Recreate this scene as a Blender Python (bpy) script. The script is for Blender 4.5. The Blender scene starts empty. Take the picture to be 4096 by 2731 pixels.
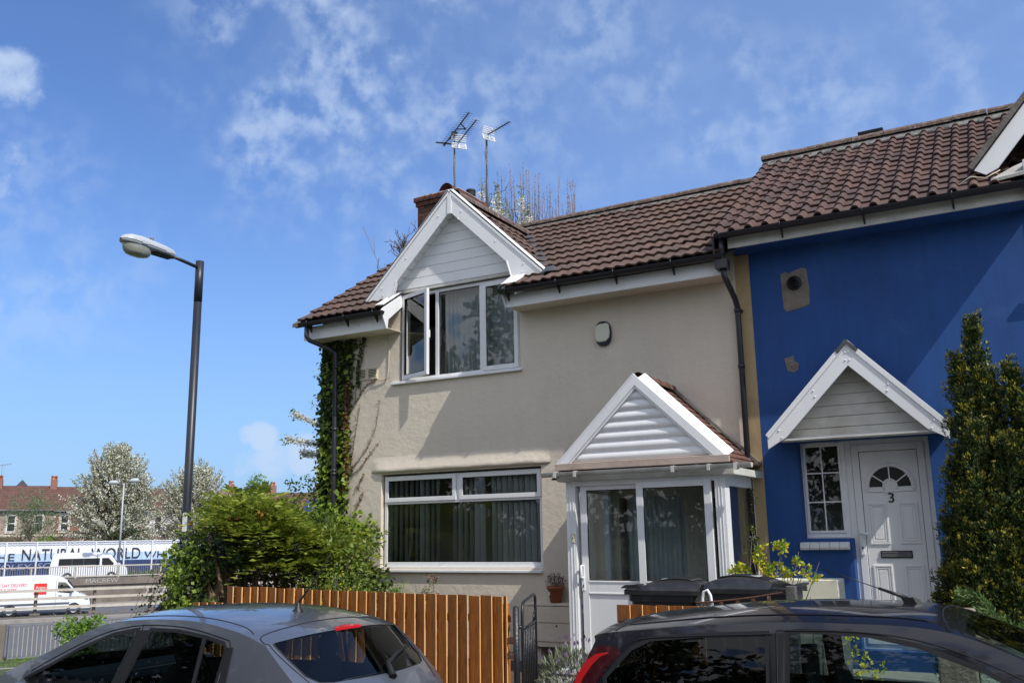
import bpy, math, random
import numpy as np
from mathutils import Vector, Matrix, geometry
R = math.radians
random.seed(7)
rng = np.random.default_rng(11)
sc = bpy.context.scene
col = sc.collection

# ------------------------------------------------------------ camera
CAMZ = 1.9
_p, _r, _y = 0.20546364, -0.01739697, 0.51295556
_f = Vector((-math.sin(_y)*math.cos(_p), math.cos(_y)*math.cos(_p), math.sin(_p)))
_rt = Vector((math.cos(_y), math.sin(_y), 0))
_up = _rt.cross(_f)
_r2 = math.cos(_r)*_rt + math.sin(_r)*_up
_u2 = -math.sin(_r)*_rt + math.cos(_r)*_up
cam = bpy.data.cameras.new('camera')
co = bpy.data.objects.new('camera', cam)
col.objects.link(co)
mw = Matrix(((_r2.x, _u2.x, -_f.x, 0), (_r2.y, _u2.y, -_f.y, 0), (_r2.z, _u2.z, -_f.z, CAMZ), (0, 0, 0, 1)))
co.matrix_world = mw
cam.sensor_width = 36
cam.lens = 3696.66/4096*36
cam.clip_start = 0.1
cam.clip_end = 8000
sc.camera = co

# ------------------------------------------------------------ light
SUNV = Vector((0.82, -0.264, 1.0)).normalized()
sun = bpy.data.lights.new('sun', 'SUN')
sun.energy = 4.4
sun.angle = R(0.53)
sun.color = (1.0, 0.95, 0.87)
so = bpy.data.objects.new('sun', sun)
col.objects.link(so)
so.rotation_euler = SUNV.to_track_quat('Z', 'Y').to_euler()
so.location = (10, -5, 20)

w = bpy.data.worlds.new('World')
sc.world = w
w.use_nodes = True
nt = w.node_tree
nt.nodes.clear()
def N(t, **k):
    n = nt.nodes.new(t)
    for a, b in k.items():
        setattr(n, a, b)
    return n
def Lk(a, b): nt.links.new(a, b)
def mth(op, a, b=None, c=None, clamp=False):
    n = N('ShaderNodeMath', operation=op)
    n.use_clamp = clamp
    for i, v in enumerate((a, b, c)):
        if v is None: continue
        if isinstance(v, (int, float)): n.inputs[i].default_value = v
        else: Lk(v, n.inputs[i])
    return n.outputs[0]
sky = N('ShaderNodeTexSky', sky_type='NISHITA')
sky.sun_disc = False
sky.sun_elevation = math.asin(SUNV.z)
sky.sun_rotation = math.atan2(SUNV.x, SUNV.y)
sky.altitude = 0
sky.air_density = 1.0
sky.dust_density = 1.0
sky.ozone_density = 2.2
tc = N('ShaderNodeTexCoord')
sep = N('ShaderNodeSeparateXYZ')
Lk(tc.outputs['Generated'], sep.inputs[0])
zz = mth('ADD', mth('MAXIMUM', sep.outputs[2], 0.0), 0.12)
cmb = N('ShaderNodeCombineXYZ')
Lk(mth('DIVIDE', sep.outputs[0], zz), cmb.inputs[0])
Lk(mth('DIVIDE', sep.outputs[1], zz), cmb.inputs[1])
def noise(vec, scale, det, rough, dist=0.0):
    n = N('ShaderNodeTexNoise')
    n.inputs['Scale'].default_value = scale
    n.inputs['Detail'].default_value = det
    n.inputs['Roughness'].default_value = rough
    n.inputs['Distortion'].default_value = dist
    Lk(vec, n.inputs['Vector'])
    return n.outputs[0]
def ramp(v, a, b):
    n = N('ShaderNodeMapRange')
    n.interpolation_type = 'SMOOTHSTEP'
    n.inputs[1].default_value = a
    n.inputs[2].default_value = b
    Lk(v, n.inputs[0])
    return n.outputs[0]
nz1 = noise(tc.outputs['Generated'], 36.0, 9, 0.52, 0.08)
nz2 = noise(tc.outputs['Generated'], 11.0, 5, 0.55)
nz3 = noise(tc.outputs['Generated'], 34.0, 8, 0.6, 0.2)
def pix(u, v):
    return (_r2*((u-2048)/3696.66) + _u2*(-(v-1365.5)/3696.66) + _f).normalized()
def blob(c, w1, w2):
    d = N('ShaderNodeVectorMath', operation='DOT_PRODUCT')
    Lk(tc.outputs['Generated'], d.inputs[0])
    d.inputs[1].default_value = c
    return ramp(d.outputs['Value'], math.cos(w1), math.cos(w2))
# thin cirrus veil (upper middle and a little to the right) shaped by noise
veil = None
for (u, v, a, b, s) in ((1350, 330, 0.22, 0.02, 1.0), (1080, 560, 0.11, 0.0, 0.9), (1750, 230, .16, 0, .9), (2000, 60, 0.20, 0.02, 0.7), (2850, 380, 0.10, 0.0, .8), (1300, 120, .14, 0, .8), (3300, 520, .12, 0.0, .6), (3900, 240, .12, 0, .5), (2420, 520, .1, 0, .5), (100,1000,.16,0,.45)):
    m = mth('MULTIPLY', blob(pix(u, v), a, b), s)
    veil = m if veil is None else mth('MAXIMUM', veil, m)
veil = mth('MULTIPLY', veil, ramp(nz1, 0.34, 0.66))
veil = mth('MULTIPLY', veil, mth('ADD', ramp(nz2, 0.38, 0.60), 0.12))
veil = mth('MULTIPLY', veil, 0.56)
# unseen bright cloud added behind the viewer as fill light on the shaded walls
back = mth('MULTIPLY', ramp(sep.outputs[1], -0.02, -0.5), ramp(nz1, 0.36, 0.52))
# small low cumulus
cum = None
for (u, v, a, s) in ((40, 300, 0.040, 1.0), (60, 320, .045, .8), (310, 830, 0.034, .55), (1050, 1745, 0.024, 1.25), (990, 1740, .016, 1.0), (1100, 1840, .035, .95), (1210, 1820, 0.034, 1.1), (1000, 1850, .03, .7), (1270, 1860, .03, .9), (10, 690, .05, .6), (430, 745, .02, .35), (640, 1790, .03, .45), (3260, 520, .03, .5), (3500, 520, .028, .4), (880, 1290, .012, .25), (0, 1110, .03, .35)):
    m = mth('MULTIPLY', blob(pix(u, v), a, a*0.15), s)
    cum = m if cum is None else mth('MAXIMUM', cum, m)
cum = ramp(mth('SUBTRACT', mth('MULTIPLY', cum, 1.5), mth('MULTIPLY', nz3, 2.0)), -0.35, 0.65)
cl = mth('MAXIMUM', veil, mth('MULTIPLY', cum, 0.8), clamp=True)
# faint haze towards the horizon
hz = mth('MULTIPLY', ramp(sep.outputs[2], 0.34, 0.0), 0.62)
tint = N('ShaderNodeMix', data_type='RGBA', blend_type='MULTIPLY')
tint.inputs[0].default_value = 1
Lk(sky.outputs[0], tint.inputs[6])
tint.inputs[7].default_value = (0.84, 1.07, 1.46, 1)
mx0 = N('ShaderNodeMix', data_type='RGBA')
Lk(hz, mx0.inputs[0])
Lk(tint.outputs[2], mx0.inputs[6])
mx0.inputs[7].default_value = (2.3, 3.95, 6.7, 1)
mx1 = N('ShaderNodeMix', data_type='RGBA')
Lk(mth('MULTIPLY', ramp(sep.outputs[0], -0.8, -0.25), 0.14), mx1.inputs[0])
Lk(mx0.outputs[2], mx1.inputs[6])
mx1.inputs[7].default_value = (5.2, 7.0, 10.0, 1)
mx = N('ShaderNodeMix', data_type='RGBA')
Lk(cl, mx.inputs[0])
Lk(mx1.outputs[2], mx.inputs[6])
mx.inputs[7].default_value = (4.6, 5.7, 7.5, 1)
bg = N('ShaderNodeBackground')
bg.inputs[1].default_value = 0.125
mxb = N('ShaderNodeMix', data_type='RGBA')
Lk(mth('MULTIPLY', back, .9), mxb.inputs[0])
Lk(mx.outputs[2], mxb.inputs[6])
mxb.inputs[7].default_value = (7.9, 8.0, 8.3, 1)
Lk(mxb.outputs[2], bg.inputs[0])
wo = N('ShaderNodeOutputWorld')
Lk(bg.outputs[0], wo.inputs[0])
sc.view_settings.view_transform = 'Standard'
sc.view_settings.look = 'None'
sc.view_settings.exposure = 0.0
sc.view_settings.gamma = 1
sc.render.film_transparent = False
try:
    sc.cycles.max_bounces = 8
    sc.cycles.transparent_max_bounces = 24
    sc.cycles.caustics_reflective = False
    sc.cycles.caustics_refractive = False
except Exception:
    pass

# ------------------------------------------------------------ materials
def mat(name, base, rough=0.6, metal=0.0, spec=0.5, var=0.0, vscale=3.0, bump=0.0, bscale=40.0, col2=None, island=0.0,
        stretch=None, bdist=0.01, coat=0.0, trans=0.0, streak=0.0, dirt=None, dscale=1.2, dlo=.5, dhi=.75):
    m = bpy.data.materials.new(name)
    m.use_nodes = True
    t = m.node_tree
    b = t.nodes['Principled BSDF']
    b.inputs['Roughness'].default_value = rough
    b.inputs['Metallic'].default_value = metal
    b.inputs['Specular IOR Level'].default_value = spec
    if coat:
        b.inputs['Coat Weight'].default_value = coat
        b.inputs['Coat Roughness'].default_value = 0.04
    b.inputs['Base Color'].default_value = (*base, 1)
    last = None
    tcn = t.nodes.new('ShaderNodeTexCoord')
    vec = tcn.outputs['Object']
    if stretch:
        mp = t.nodes.new('ShaderNodeMapping')
        mp.inputs['Scale'].default_value = stretch
        t.links.new(vec, mp.inputs[0])
        vec = mp.outputs[0]
    def nz(scale, det=5, rgh=.6):
        n = t.nodes.new('ShaderNodeTexNoise')
        n.inputs['Scale'].default_value = scale
        n.inputs['Detail'].default_value = det
        n.inputs['Roughness'].default_value = rgh
        t.links.new(vec, n.inputs['Vector'])
        return n.outputs[0]
    def rgb(c):
        n = t.nodes.new('ShaderNodeRGB')
        n.outputs[0].default_value = (*c, 1)
        return n.outputs[0]
    def mix(f, a, bb, bt='MIX'):
        n = t.nodes.new('ShaderNodeMix')
        n.data_type = 'RGBA'
        n.blend_type = bt
        if isinstance(f, (int, float)): n.inputs[0].default_value = f
        else: t.links.new(f, n.inputs[0])
        t.links.new(a, n.inputs[6])
        t.links.new(bb, n.inputs[7])
        return n.outputs[2]
    def rmp(v, a, b2):
        n = t.nodes.new('ShaderNodeMapRange')
        n.inputs[1].default_value = a
        n.inputs[2].default_value = b2
        t.links.new(v, n.inputs[0])
        return n.outputs[0]
    c = rgb(base)
    used = False
    if col2 is not None:
        if island:
            g = t.nodes.new('ShaderNodeNewGeometry')
            c = mix(rmp(g.outputs['Random Per Island'], 1-island, 1.0) if island < 1 else g.outputs['Random Per Island'], c, rgb(col2))
        else:
            c = mix(rmp(nz(vscale), .35, .65), c, rgb(col2))
        used = True
    if var:
        lo = rgb(tuple(x*(1-var) for x in (1, 1, 1)))
        hi = rgb(tuple(x*(1+var) for x in (1, 1, 1)))
        c = mix(1.0, c, mix(rmp(nz(vscale), .3, .7), lo, hi), 'MULTIPLY')
        used = True
    if dirt is not None:
        c = mix(rmp(nz(dscale, 7, .65), dlo, dhi), c, rgb(dirt))
        used = True
    if streak:
        mp2 = t.nodes.new('ShaderNodeMapping')
        mp2.inputs['Scale'].default_value = (5.5, 5.5, .45)
        t.links.new(tcn.outputs['Object'], mp2.inputs[0])
        n2 = t.nodes.new('ShaderNodeTexNoise')
        n2.inputs['Scale'].default_value = 1.6
        n2.inputs['Detail'].default_value = 8
        n2.inputs['Roughness'].default_value = .65
        t.links.new(mp2.outputs[0], n2.inputs['Vector'])
        k1, k2 = rgb((1-streak,)*3), rgb((1+streak*.25,)*3)
        c = mix(1.0, c, mix(rmp(n2.outputs[0], .62, .42), k1, k2), 'MULTIPLY')
        used = True
    if used: t.links.new(c, b.inputs['Base Color'])
    if bump:
        bn = t.nodes.new('ShaderNodeBump')
        bn.inputs['Strength'].default_value = bump
        bn.inputs['Distance'].default_value = bdist
        t.links.new(nz(bscale, 4), bn.inputs['Height'])
        t.links.new(bn.outputs[0], b.inputs['Normal'])
    if trans:
        tr = t.nodes.new('ShaderNodeBsdfTranslucent')
        if used: t.links.new(c, tr.inputs[0])
        else: tr.inputs[0].default_value = (*base, 1)
        ms = t.nodes.new('ShaderNodeMixShader')
        ms.inputs[0].default_value = trans
        t.links.new(b.outputs[0], ms.inputs[1])
        t.links.new(tr.outputs[0], ms.inputs[2])
        t.links.new(ms.outputs[0], t.nodes['Material Output'].inputs[0])
    return m

def glass_mat(name, tint, ior=1.5, boost=1.0, rough=0.0, wav=0.0):
    m = bpy.data.materials.new(name)
    m.use_nodes = True
    t = m.node_tree
    t.nodes.clear()
    o = t.nodes.new('ShaderNodeOutputMaterial')
    tr = t.nodes.new('ShaderNodeBsdfTransparent')
    tr.inputs[0].default_value = (*tint, 1)
    gl = t.nodes.new('ShaderNodeBsdfGlossy')
    gl.inputs['Roughness'].default_value = rough
    gl.inputs[0].default_value = (1, 1, 1, 1)
    fr = t.nodes.new('ShaderNodeFresnel')
    fr.inputs[0].default_value = ior
    mu = t.nodes.new('ShaderNodeMath')
    mu.operation = 'MULTIPLY'
    mu.inputs[1].default_value = boost
    mu.use_clamp = True
    t.links.new(fr.outputs[0], mu.inputs[0])
    if wav:
        tcn = t.nodes.new('ShaderNodeTexCoord')
        n = t.nodes.new('ShaderNodeTexNoise')
        n.inputs['Scale'].default_value = 1.6
        t.links.new(tcn.outputs['Object'], n.inputs['Vector'])
        b = t.nodes.new('ShaderNodeBump')
        b.inputs['Strength'].default_value = wav
        b.inputs['Distance'].default_value = 0.02
        t.links.new(n.outputs[0], b.inputs['Height'])
        t.links.new(b.outputs[0], gl.inputs['Normal'])
    mx_ = t.nodes.new('ShaderNodeMixShader')
    t.links.new(mu.outputs[0], mx_.inputs[0])
    t.links.new(tr.outputs[0], mx_.inputs[1])
    t.links.new(gl.outputs[0], mx_.inputs[2])
    t.links.new(mx_.outputs[0], o.inputs[0])
    return m

def brick_mat(name, c1, c2, mortar, bw=0.225, bh=0.075, ms=0.012, dark=None):
    m = bpy.data.materials.new(name)
    m.use_nodes = True
    t = m.node_tree
    b = t.nodes['Principled BSDF']
    b.inputs['Roughness'].default_value = .85
    tcn = t.nodes.new('ShaderNodeTexCoord')
    s = t.nodes.new('ShaderNodeSeparateXYZ')
    t.links.new(tcn.outputs['Object'], s.inputs[0])
    ad = t.nodes.new('ShaderNodeMath')
    ad.operation = 'ADD'
    t.links.new(s.outputs[0], ad.inputs[0])
    t.links.new(s.outputs[1], ad.inputs[1])
    cm = t.nodes.new('ShaderNodeCombineXYZ')
    t.links.new(ad.outputs[0], cm.inputs[0])
    t.links.new(s.outputs[2], cm.inputs[1])
    br = t.nodes.new('ShaderNodeTexBrick')
    br.inputs['Scale'].default_value = 1.0
    br.inputs['Brick Width'].default_value = bw
    br.inputs['Row Height'].default_value = bh
    br.inputs['Mortar Size'].default_value = ms
    br.inputs['Color1'].default_value = (*c1, 1)
    br.inputs['Color2'].default_value = (*c2, 1)
    br.inputs['Mortar'].default_value = (*mortar, 1)
    t.links.new(cm.outputs[0], br.inputs['Vector'])
    n = t.nodes.new('ShaderNodeTexNoise')
    n.inputs['Scale'].default_value = 9
    t.links.new(tcn.outputs['Object'], n.inputs['Vector'])
    mxn = t.nodes.new('ShaderNodeMix')
    mxn.data_type = 'RGBA'
    mr = t.nodes.new('ShaderNodeMapRange')
    mr.inputs[1].default_value = .5
    mr.inputs[2].default_value = .72
    t.links.new(n.outputs[0], mr.inputs[0])
    t.links.new(mr.outputs[0], mxn.inputs[0])
    t.links.new(br.outputs[0], mxn.inputs[6])
    mxn.inputs[7].default_value = (*(dark or mortar), 1)
    t.links.new(mxn.outputs[2], b.inputs['Base Color'])
    bp = t.nodes.new('ShaderNodeBump')
    bp.inputs['Strength'].default_value = .6
    bp.inputs['Distance'].default_value = .01
    bp.invert = True
    t.links.new(br.outputs['Fac'], bp.inputs['Height'])
    t.links.new(bp.outputs[0], b.inputs['Normal'])
    return m

M = {}
M['cream'] = mat('cream_render_paint', (.66, .59, .49), .85, var=.05, vscale=.8, bump=.5, bscale=9, bdist=.02, dirt=(.56, .50, .41), dscale=.9, dlo=.58, dhi=.86, streak=.02)
M['creamold'] = mat('old_ochre_paint', (.42, .31, .165), .85, var=.1, vscale=2, bump=.4, bscale=14, dirt=(.27, .2, .13), dscale=2.5, dlo=.5, dhi=.8)
M['blue'] = mat('blue_wall_paint', (.009, .064, .24), .75, var=.10, vscale=1.1, bump=.35, bscale=60, bdist=.006, dirt=(.035, .12, .33), dscale=.9, dlo=.55, dhi=.85, streak=.10)
M['upvc'] = mat('white_upvc', (.78, .79, .80), .35, var=.03, vscale=1.5, dirt=(.55, .53, .48), dscale=3, dlo=.58, dhi=.9, streak=.03)
M['upvcc'] = mat('clean_white_board', (.80, .81, .82), .4, var=.02, vscale=2, streak=.02)
M['upvcd'] = mat('grimy_white_board', (.62, .62, .58), .5, var=.08, vscale=2, dirt=(.36, .33, .27), dscale=2.2, dlo=.45, dhi=.8)
M['beam'] = mat('stained_beige_board', (.40, .32, .27), .6, var=.1, dirt=(.28, .2, .16), dscale=4)
M['gutw'] = mat('weathered_white_gutter', (.55, .54, .50), .5, var=.1, dirt=(.3, .28, .24), dscale=4, dlo=.5, dhi=.8)
M['gutb'] = mat('black_gutter_plastic', (.014, .014, .017), .38, var=.2)
M['pipe'] = mat('dark_pipe_plastic', (.022, .023, .03), .4, var=.25, dirt=(.09, .09, .09), dscale=6, dlo=.62, dhi=.9)
M['tile'] = mat('brown_concrete_tile', (.118, .068, .049), .85, col2=(.088, .056, .043), island=1.0, var=.28, vscale=6, bump=.6, bscale=90, bdist=.006, dirt=(.20, .165, .14), dscale=16, dlo=.62, dhi=.78)
M['tile2'] = mat('purple_brown_concrete_tile', (.108, .060, .046), .8, col2=(.075, .046, .039), island=1.0, var=.3, vscale=5, bump=.6, bscale=90, bdist=.006, dirt=(.16, .13, .12), dscale=9, dlo=.64, dhi=.85)
M['tiler'] = mat('red_clay_tile', (.15, .068, .048), .85, col2=(.10, .055, .043), island=1.0, var=.3, vscale=8, bump=.5, bscale=60)
M['ridge'] = mat('ridge_tile_lichen', (.115, .075, .06), .9, var=.3, vscale=6, bump=.8, bscale=30, dirt=(.27, .25, .21), dscale=14, dlo=.5, dhi=.7)
M['mortar'] = mat('roof_mortar', (.19, .185, .175), .95, var=.35, vscale=14, bump=.9, bscale=40, dirt=(.05, .05, .05), dscale=9, dlo=.45, dhi=.65)
M['lead'] = mat('lead_flashing', (.07, .075, .085), .6, var=.3, bump=.4, bscale=20)
M['verge'] = mat('verge_mortar', (.16, .145, .13), .95, var=.3, bump=.8, bscale=30)
M['brick'] = brick_mat('chimney_brick', (.20, .060, .034), (.085, .033, .025), (.035, .03, .028), bw=.235, bh=.082, ms=.011, dark=(.05, .025, .02))
M['cap'] = mat('chimney_cement', (.38, .37, .34), .95, var=.25, bump=.5)
M['clay'] = mat('dark_clay', (.13, .04, .028), .7, var=.2)
M['terra'] = mat('terracotta', (.33, .10, .045), .75, var=.12, vscale=9)
M['patch'] = mat('bare_mortar_patch', (.20, .17, .145), .95, var=.25, vscale=9, bump=.8, bscale=50)
M['glass'] = glass_mat('window_glass', (.94, .98, .98), 1.5, 1.8, wav=.05)
M['glassd'] = glass_mat('dark_window_glass', (.72, .80, .80), 1.5, 1.4, wav=.05)
M['carglass'] = glass_mat('car_glass', (.66, .76, .73), 1.45, .85)
M['carglassd'] = glass_mat('tinted_car_glass', (.22, .27, .30), 1.45, .85)
M['dark'] = mat('dark_interior', (.03, .03, .032), .9)
M['room'] = mat('dim_room', (.45, .44, .41), .9)
M['curtain'] = mat('pale_curtain', (.66, .72, .73), .9, var=.08, vscale=5, trans=.3)
M['blind'] = mat('grey_blind', (.84, .88, .87), .8, var=.05, trans=.15)
M['black'] = mat('black_rubber', (.010, .010, .011), .5)
M['iron'] = mat('black_iron', (.018, .019, .022), .35, var=.3, bump=.5, bscale=50, dirt=(.17, .17, .17), dscale=14, dlo=.66, dhi=.74)
M['rust'] = mat('rusty_iron', (.11, .045, .025), .8, var=.3, vscale=20, bump=.7, bscale=60, dirt=(.3, .28, .27), dscale=18, dlo=.6, dhi=.7)
M['chrome'] = mat('bright_metal', (.6, .61, .63), .25, metal=.9)
M['alu'] = mat('dull_aluminium', (.13, .13, .14), .55, metal=.3, var=.1)
M['wood'] = mat('orange_stained_wood', (.46, .155, .022), .62, col2=(.30, .105, .02), island=1.0, var=.38, vscale=6, stretch=(9, 9, 1.1), bump=.35, bscale=12, dirt=(.17, .07, .018), dscale=5, dlo=.56, dhi=.74)
M['woodend'] = mat('sunlit_wood_edge', (.72, .40, .15), .7, var=.12, vscale=9)  # board edge coloured lighter than the faces to paint the sun on it
M['oldwood'] = mat('weathered_post', (.10, .095, .09), .9, var=.45, vscale=14, stretch=(6, 6, 1), bump=.9, bscale=14)
M['bark'] = mat('bark', (.12, .09, .065), .9, var=.3, vscale=12, stretch=(5, 5, 1), bump=.8, bscale=20)
M['twig'] = mat('reddish_twig', (.20, .145, .13), .8, var=.2)
M['twigg'] = mat('grey_twig', (.11, .09, .085), .85, var=.2)
M['stem'] = mat('tan_stem', (.20, .13, .075), .85, var=.3, vscale=8, bump=.5)
M['asphalt'] = mat('asphalt', (.085, .083, .08), .9, var=.18, vscale=2.5, bump=.6, bscale=120, bdist=.01, dirt=(.08, .078, .075), dscale=1.5)
M['asphaltl'] = mat('pale_asphalt', (.115, .115, .12), .9, var=.1, vscale=.4, bump=.3, bscale=30)
M['pave'] = mat('pavement_concrete', (.30, .285, .26), .92, var=.18, vscale=2.5, bump=.4, bscale=60, dirt=(.12, .11, .1))
M['kerb'] = mat('kerb_stone', (.25, .235, .21), .9, var=.15, bump=.4, bscale=50)
M['concrete'] = mat('aged_concrete', (.20, .17, .14), .92, var=.18, vscale=1.1, bump=.5, bscale=20, dirt=(.12, .10, .085), dscale=.6, dlo=.45, dhi=.7)
M['soil'] = mat('garden_soil', (.075, .055, .04), .95, var=.3, vscale=5, bump=1, bscale=25, bdist=.03)
M['dirt'] = mat('brown_verge_earth', (.13, .10, .072), .95, var=.3, vscale=1.2, bump=1, bscale=6, bdist=.05, dirt=(.08, .1, .04), dscale=.8)
M['grass'] = mat('rough_grass', (.06, .09, .025), .95, var=.35, vscale=2, bump=1, bscale=20, bdist=.04, dirt=(.14, .12, .07), dscale=2)
M['white'] = mat('road_marking', (.62, .62, .60), .8, var=.1)
M['hoardw'] = mat('white_hoarding_paint', (.78, .80, .83), .6, var=.04, vscale=.6)
M['hoardb'] = mat('pale_blue_hoarding_paint', (.46, .60, .80), .6, var=.06, vscale=.6)
M['hoardn'] = mat('navy_hoarding_paint', (.025, .045, .13), .6, var=.12, vscale=.6)
M['letter'] = mat('black_lettering', (.018, .02, .025), .6)
M['graf'] = mat('pale_graffiti', (.26, .30, .42), .7)
M['grafw'] = mat('chalky_graffiti', (.40, .39, .38), .8)
M['railcream'] = mat('cream_railing_paint', (.50, .46, .38), .7, var=.15, vscale=4)
M['railgrey'] = mat('galvanised_railing', (.22, .23, .26), .5, metal=.2, var=.1)
M['railbar'] = mat('grey_railing_bars', (.20, .195, .185), .7)
M['vanw'] = mat('white_van_paint', (.80, .81, .83), .25, coat=.5)
M['vanlow'] = mat('grey_van_plastic', (.09, .10, .12), .6)
M['red'] = mat('bright_red_vinyl', (.72, .03, .02), .5)
M['wred'] = mat('red_lettering', (.68, .05, .05), .5)
M['purple'] = mat('purple_lettering', (.13, .03, .20), .5)
M['tyre'] = mat('tyre', (.02, .02, .02), .85)
M['rim'] = mat('wheel_rim', (.38, .39, .40), .35, metal=.7)
M['binb'] = mat('black_bin_plastic', (.018, .019, .021), .40, var=.25, vscale=4, bump=.12, bscale=90, dirt=(.05, .05, .05), dscale=5)
M['sticker'] = mat('paper_sticker', (.6, .6, .58), .6, var=.2, vscale=30)
M['grey'] = mat('grey_metallic_paint', (.112, .124, .152), .30, metal=.4, coat=1.0)
M['carblack'] = mat('blue_black_paint', (.007, .008, .014), .22, metal=.1, coat=.8, dirt=(.012, .013, .020), dscale=2)
M['trim'] = mat('black_car_trim', (.014, .015, .017), .7, spec=.25)
M['seat'] = mat('dark_seat_cloth', (.035, .038, .042), .9)
M['redlens'] = mat('red_lens', (.50, .010, .012), .2, coat=1)
M['darkred'] = mat('deep_red_lens', (.045, .004, .008), .12, coat=1)
M['sill'] = mat('painted_sill_brick', (.62, .63, .62), .7, var=.06, bump=.3, bscale=20)
M['planter'] = mat('ivory_paint', (.66, .65, .52), .7, var=.07, vscale=3, bump=.2)
M['pebble'] = mat('pebbledash', (.50, .56, .50), .9, var=.2, vscale=30, bump=1.0, bscale=45, bdist=.05)
M['stone'] = mat('rough_stone', (.23, .19, .155), .95, var=.3, vscale=10, bump=.9, bscale=30, bdist=.02)
M['alarm'] = mat('ivory_plastic', (.62, .63, .52), .5)
M['navy'] = mat('navy_plastic', (.012, .014, .030), .45)
M['ventc'] = mat('cream_vent_plastic', (.62, .56, .42), .6, var=.08)
M['lampgrey'] = mat('lamp_housing', (.42, .45, .47), .5, var=.06, vscale=5)
M['lampbowl'] = mat('lamp_bowl', (.26, .27, .22), .2, coat=.6, var=.15, vscale=8)
M['pole'] = mat('dark_painted_pole', (.020, .022, .030), .42, var=.2, vscale=3, dirt=(.06, .06, .07), dscale=7, dlo=.66, dhi=.9)
M['signblue'] = mat('sign_blue', (.012, .09, .33), .45)
M['signwhite'] = mat('sign_white', (.75, .77, .8), .5)
M['brickr'] = brick_mat('terrace_brick', (.36, .12, .075), (.26, .085, .055), (.30, .22, .18), dark=(.22, .08, .06))
M['stonew'] = mat('pale_stone_wall', (.36, .28, .235), .9, var=.15, vscale=1)
M['whitew'] = mat('white_render', (.75, .72, .72), .8)
M['rooft'] = mat('terrace_roof_tile', (.125, .062, .047), .85, var=.3, vscale=1.4, dirt=(.10, .06, .045), dscale=2)
M['dress'] = mat('cream_stone_dressing', (.60, .55, .44), .8)
M['potc'] = mat('orange_chimney_pot', (.42, .13, .065), .8)
M['potb'] = mat('buff_chimney_pot', (.55, .40, .24), .8)
def leaf(name, a, b, island=1.0, tr=.35, rough=.5):
    return mat(name, a, rough, col2=b, island=island, trans=tr, spec=.4)
M['l_mah'] = leaf('mahonia_leaf', (.14, .21, .028), (.38, .42, .06))
M['l_mahd'] = leaf('dark_hedge_leaf', (.05, .09, .018), (.13, .18, .03))  # darker tone paints the shade inside and behind the hedge
M['l_org'] = leaf('orange_leaf', (.45, .20, .02), (.30, .06, .03))
M['l_ivy'] = leaf('ivy_leaf', (.030, .060, .016), (.09, .14, .025))
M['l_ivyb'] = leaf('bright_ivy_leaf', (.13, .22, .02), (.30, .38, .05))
M['l_brown'] = leaf('dead_ivy_leaf', (.16, .065, .03), (.26, .13, .06), tr=.1)
M['l_con'] = leaf('conifer_leaf', (.018, .042, .010), (.070, .098, .018), tr=.15, rough=.7)
M['l_cony'] = leaf('conifer_tip', (.20, .21, .025), (.36, .30, .035), tr=.2)
M['l_yel'] = leaf('yellow_euonymus_leaf', (.78, .66, .03), (.52, .56, .05))
M['l_grn'] = leaf('fresh_leaf', (.12, .25, .03), (.24, .36, .06))
M['l_jun'] = leaf('juniper_leaf', (.07, .15, .05), (.17, .25, .07))
M['l_lav'] = leaf('lavender_leaf', (.13, .16, .10), (.24, .26, .18), tr=.15)
M['l_ros'] = leaf('rose_leaf', (.12, .21, .035), (.24, .30, .055))
M['l_chy'] = leaf('cherry_leaf', (.20, .26, .08), (.30, .30, .12))
M['l_far'] = leaf('far_leaf', (.13, .21, .09), (.22, .28, .15))
M['l_fard'] = leaf('far_dark_leaf', (.03, .055, .015), (.07, .10, .03))
M['blos'] = leaf('white_blossom', (.86, .86, .78), (.66, .63, .50), tr=.3, rough=.8)
M['berry'] = mat('blue_berry', (.07, .08, .14), .6)
M['l_dry'] = leaf('dried_flower', (.16, .09, .06), (.26, .16, .11), tr=.1)
M['backl'] = leaf('street_tree_leaf', (.07, .11, .035), (.15, .18, .07), tr=.2)
M['bank'] = mat('worn_forecourt', (.26, .25, .22), .95, var=.2, vscale=1.5, bump=.5)
M['palis'] = mat('galvanised_palisade', (.30, .32, .33), .5, metal=.3)
M['skin'] = mat('skin', (.45, .26, .19), .6)
M['cloth'] = mat('dark_red_top', (.16, .03, .04), .9)

# ------------------------------------------------------------ object helpers
def link(o, parent=None):
    col.objects.link(o)
    if parent is not None:
        o.parent = parent
        if parent.get('_w'):
            o.matrix_parent_inverse = Matrix.Translation(-Vector(parent.location))
    return o
def tag(o, label=None, cat=None, group=None, kind=None):
    if label: o['label'] = label
    if cat: o['category'] = cat
    if group: o['group'] = group
    if kind: o['kind'] = kind
    return o
def thing(name, label, cat, loc=(0, 0, 0), rotz=0.0, group=None, world=True):
    o = bpy.data.objects.new(name, None)
    o.empty_display_size = .1
    col.objects.link(o)
    o.location = loc
    o.rotation_euler = (0, 0, rotz)
    if world: o['_w'] = 1
    return tag(o, label, cat, group)
def V(*a): return np.array(a, float)

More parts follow.
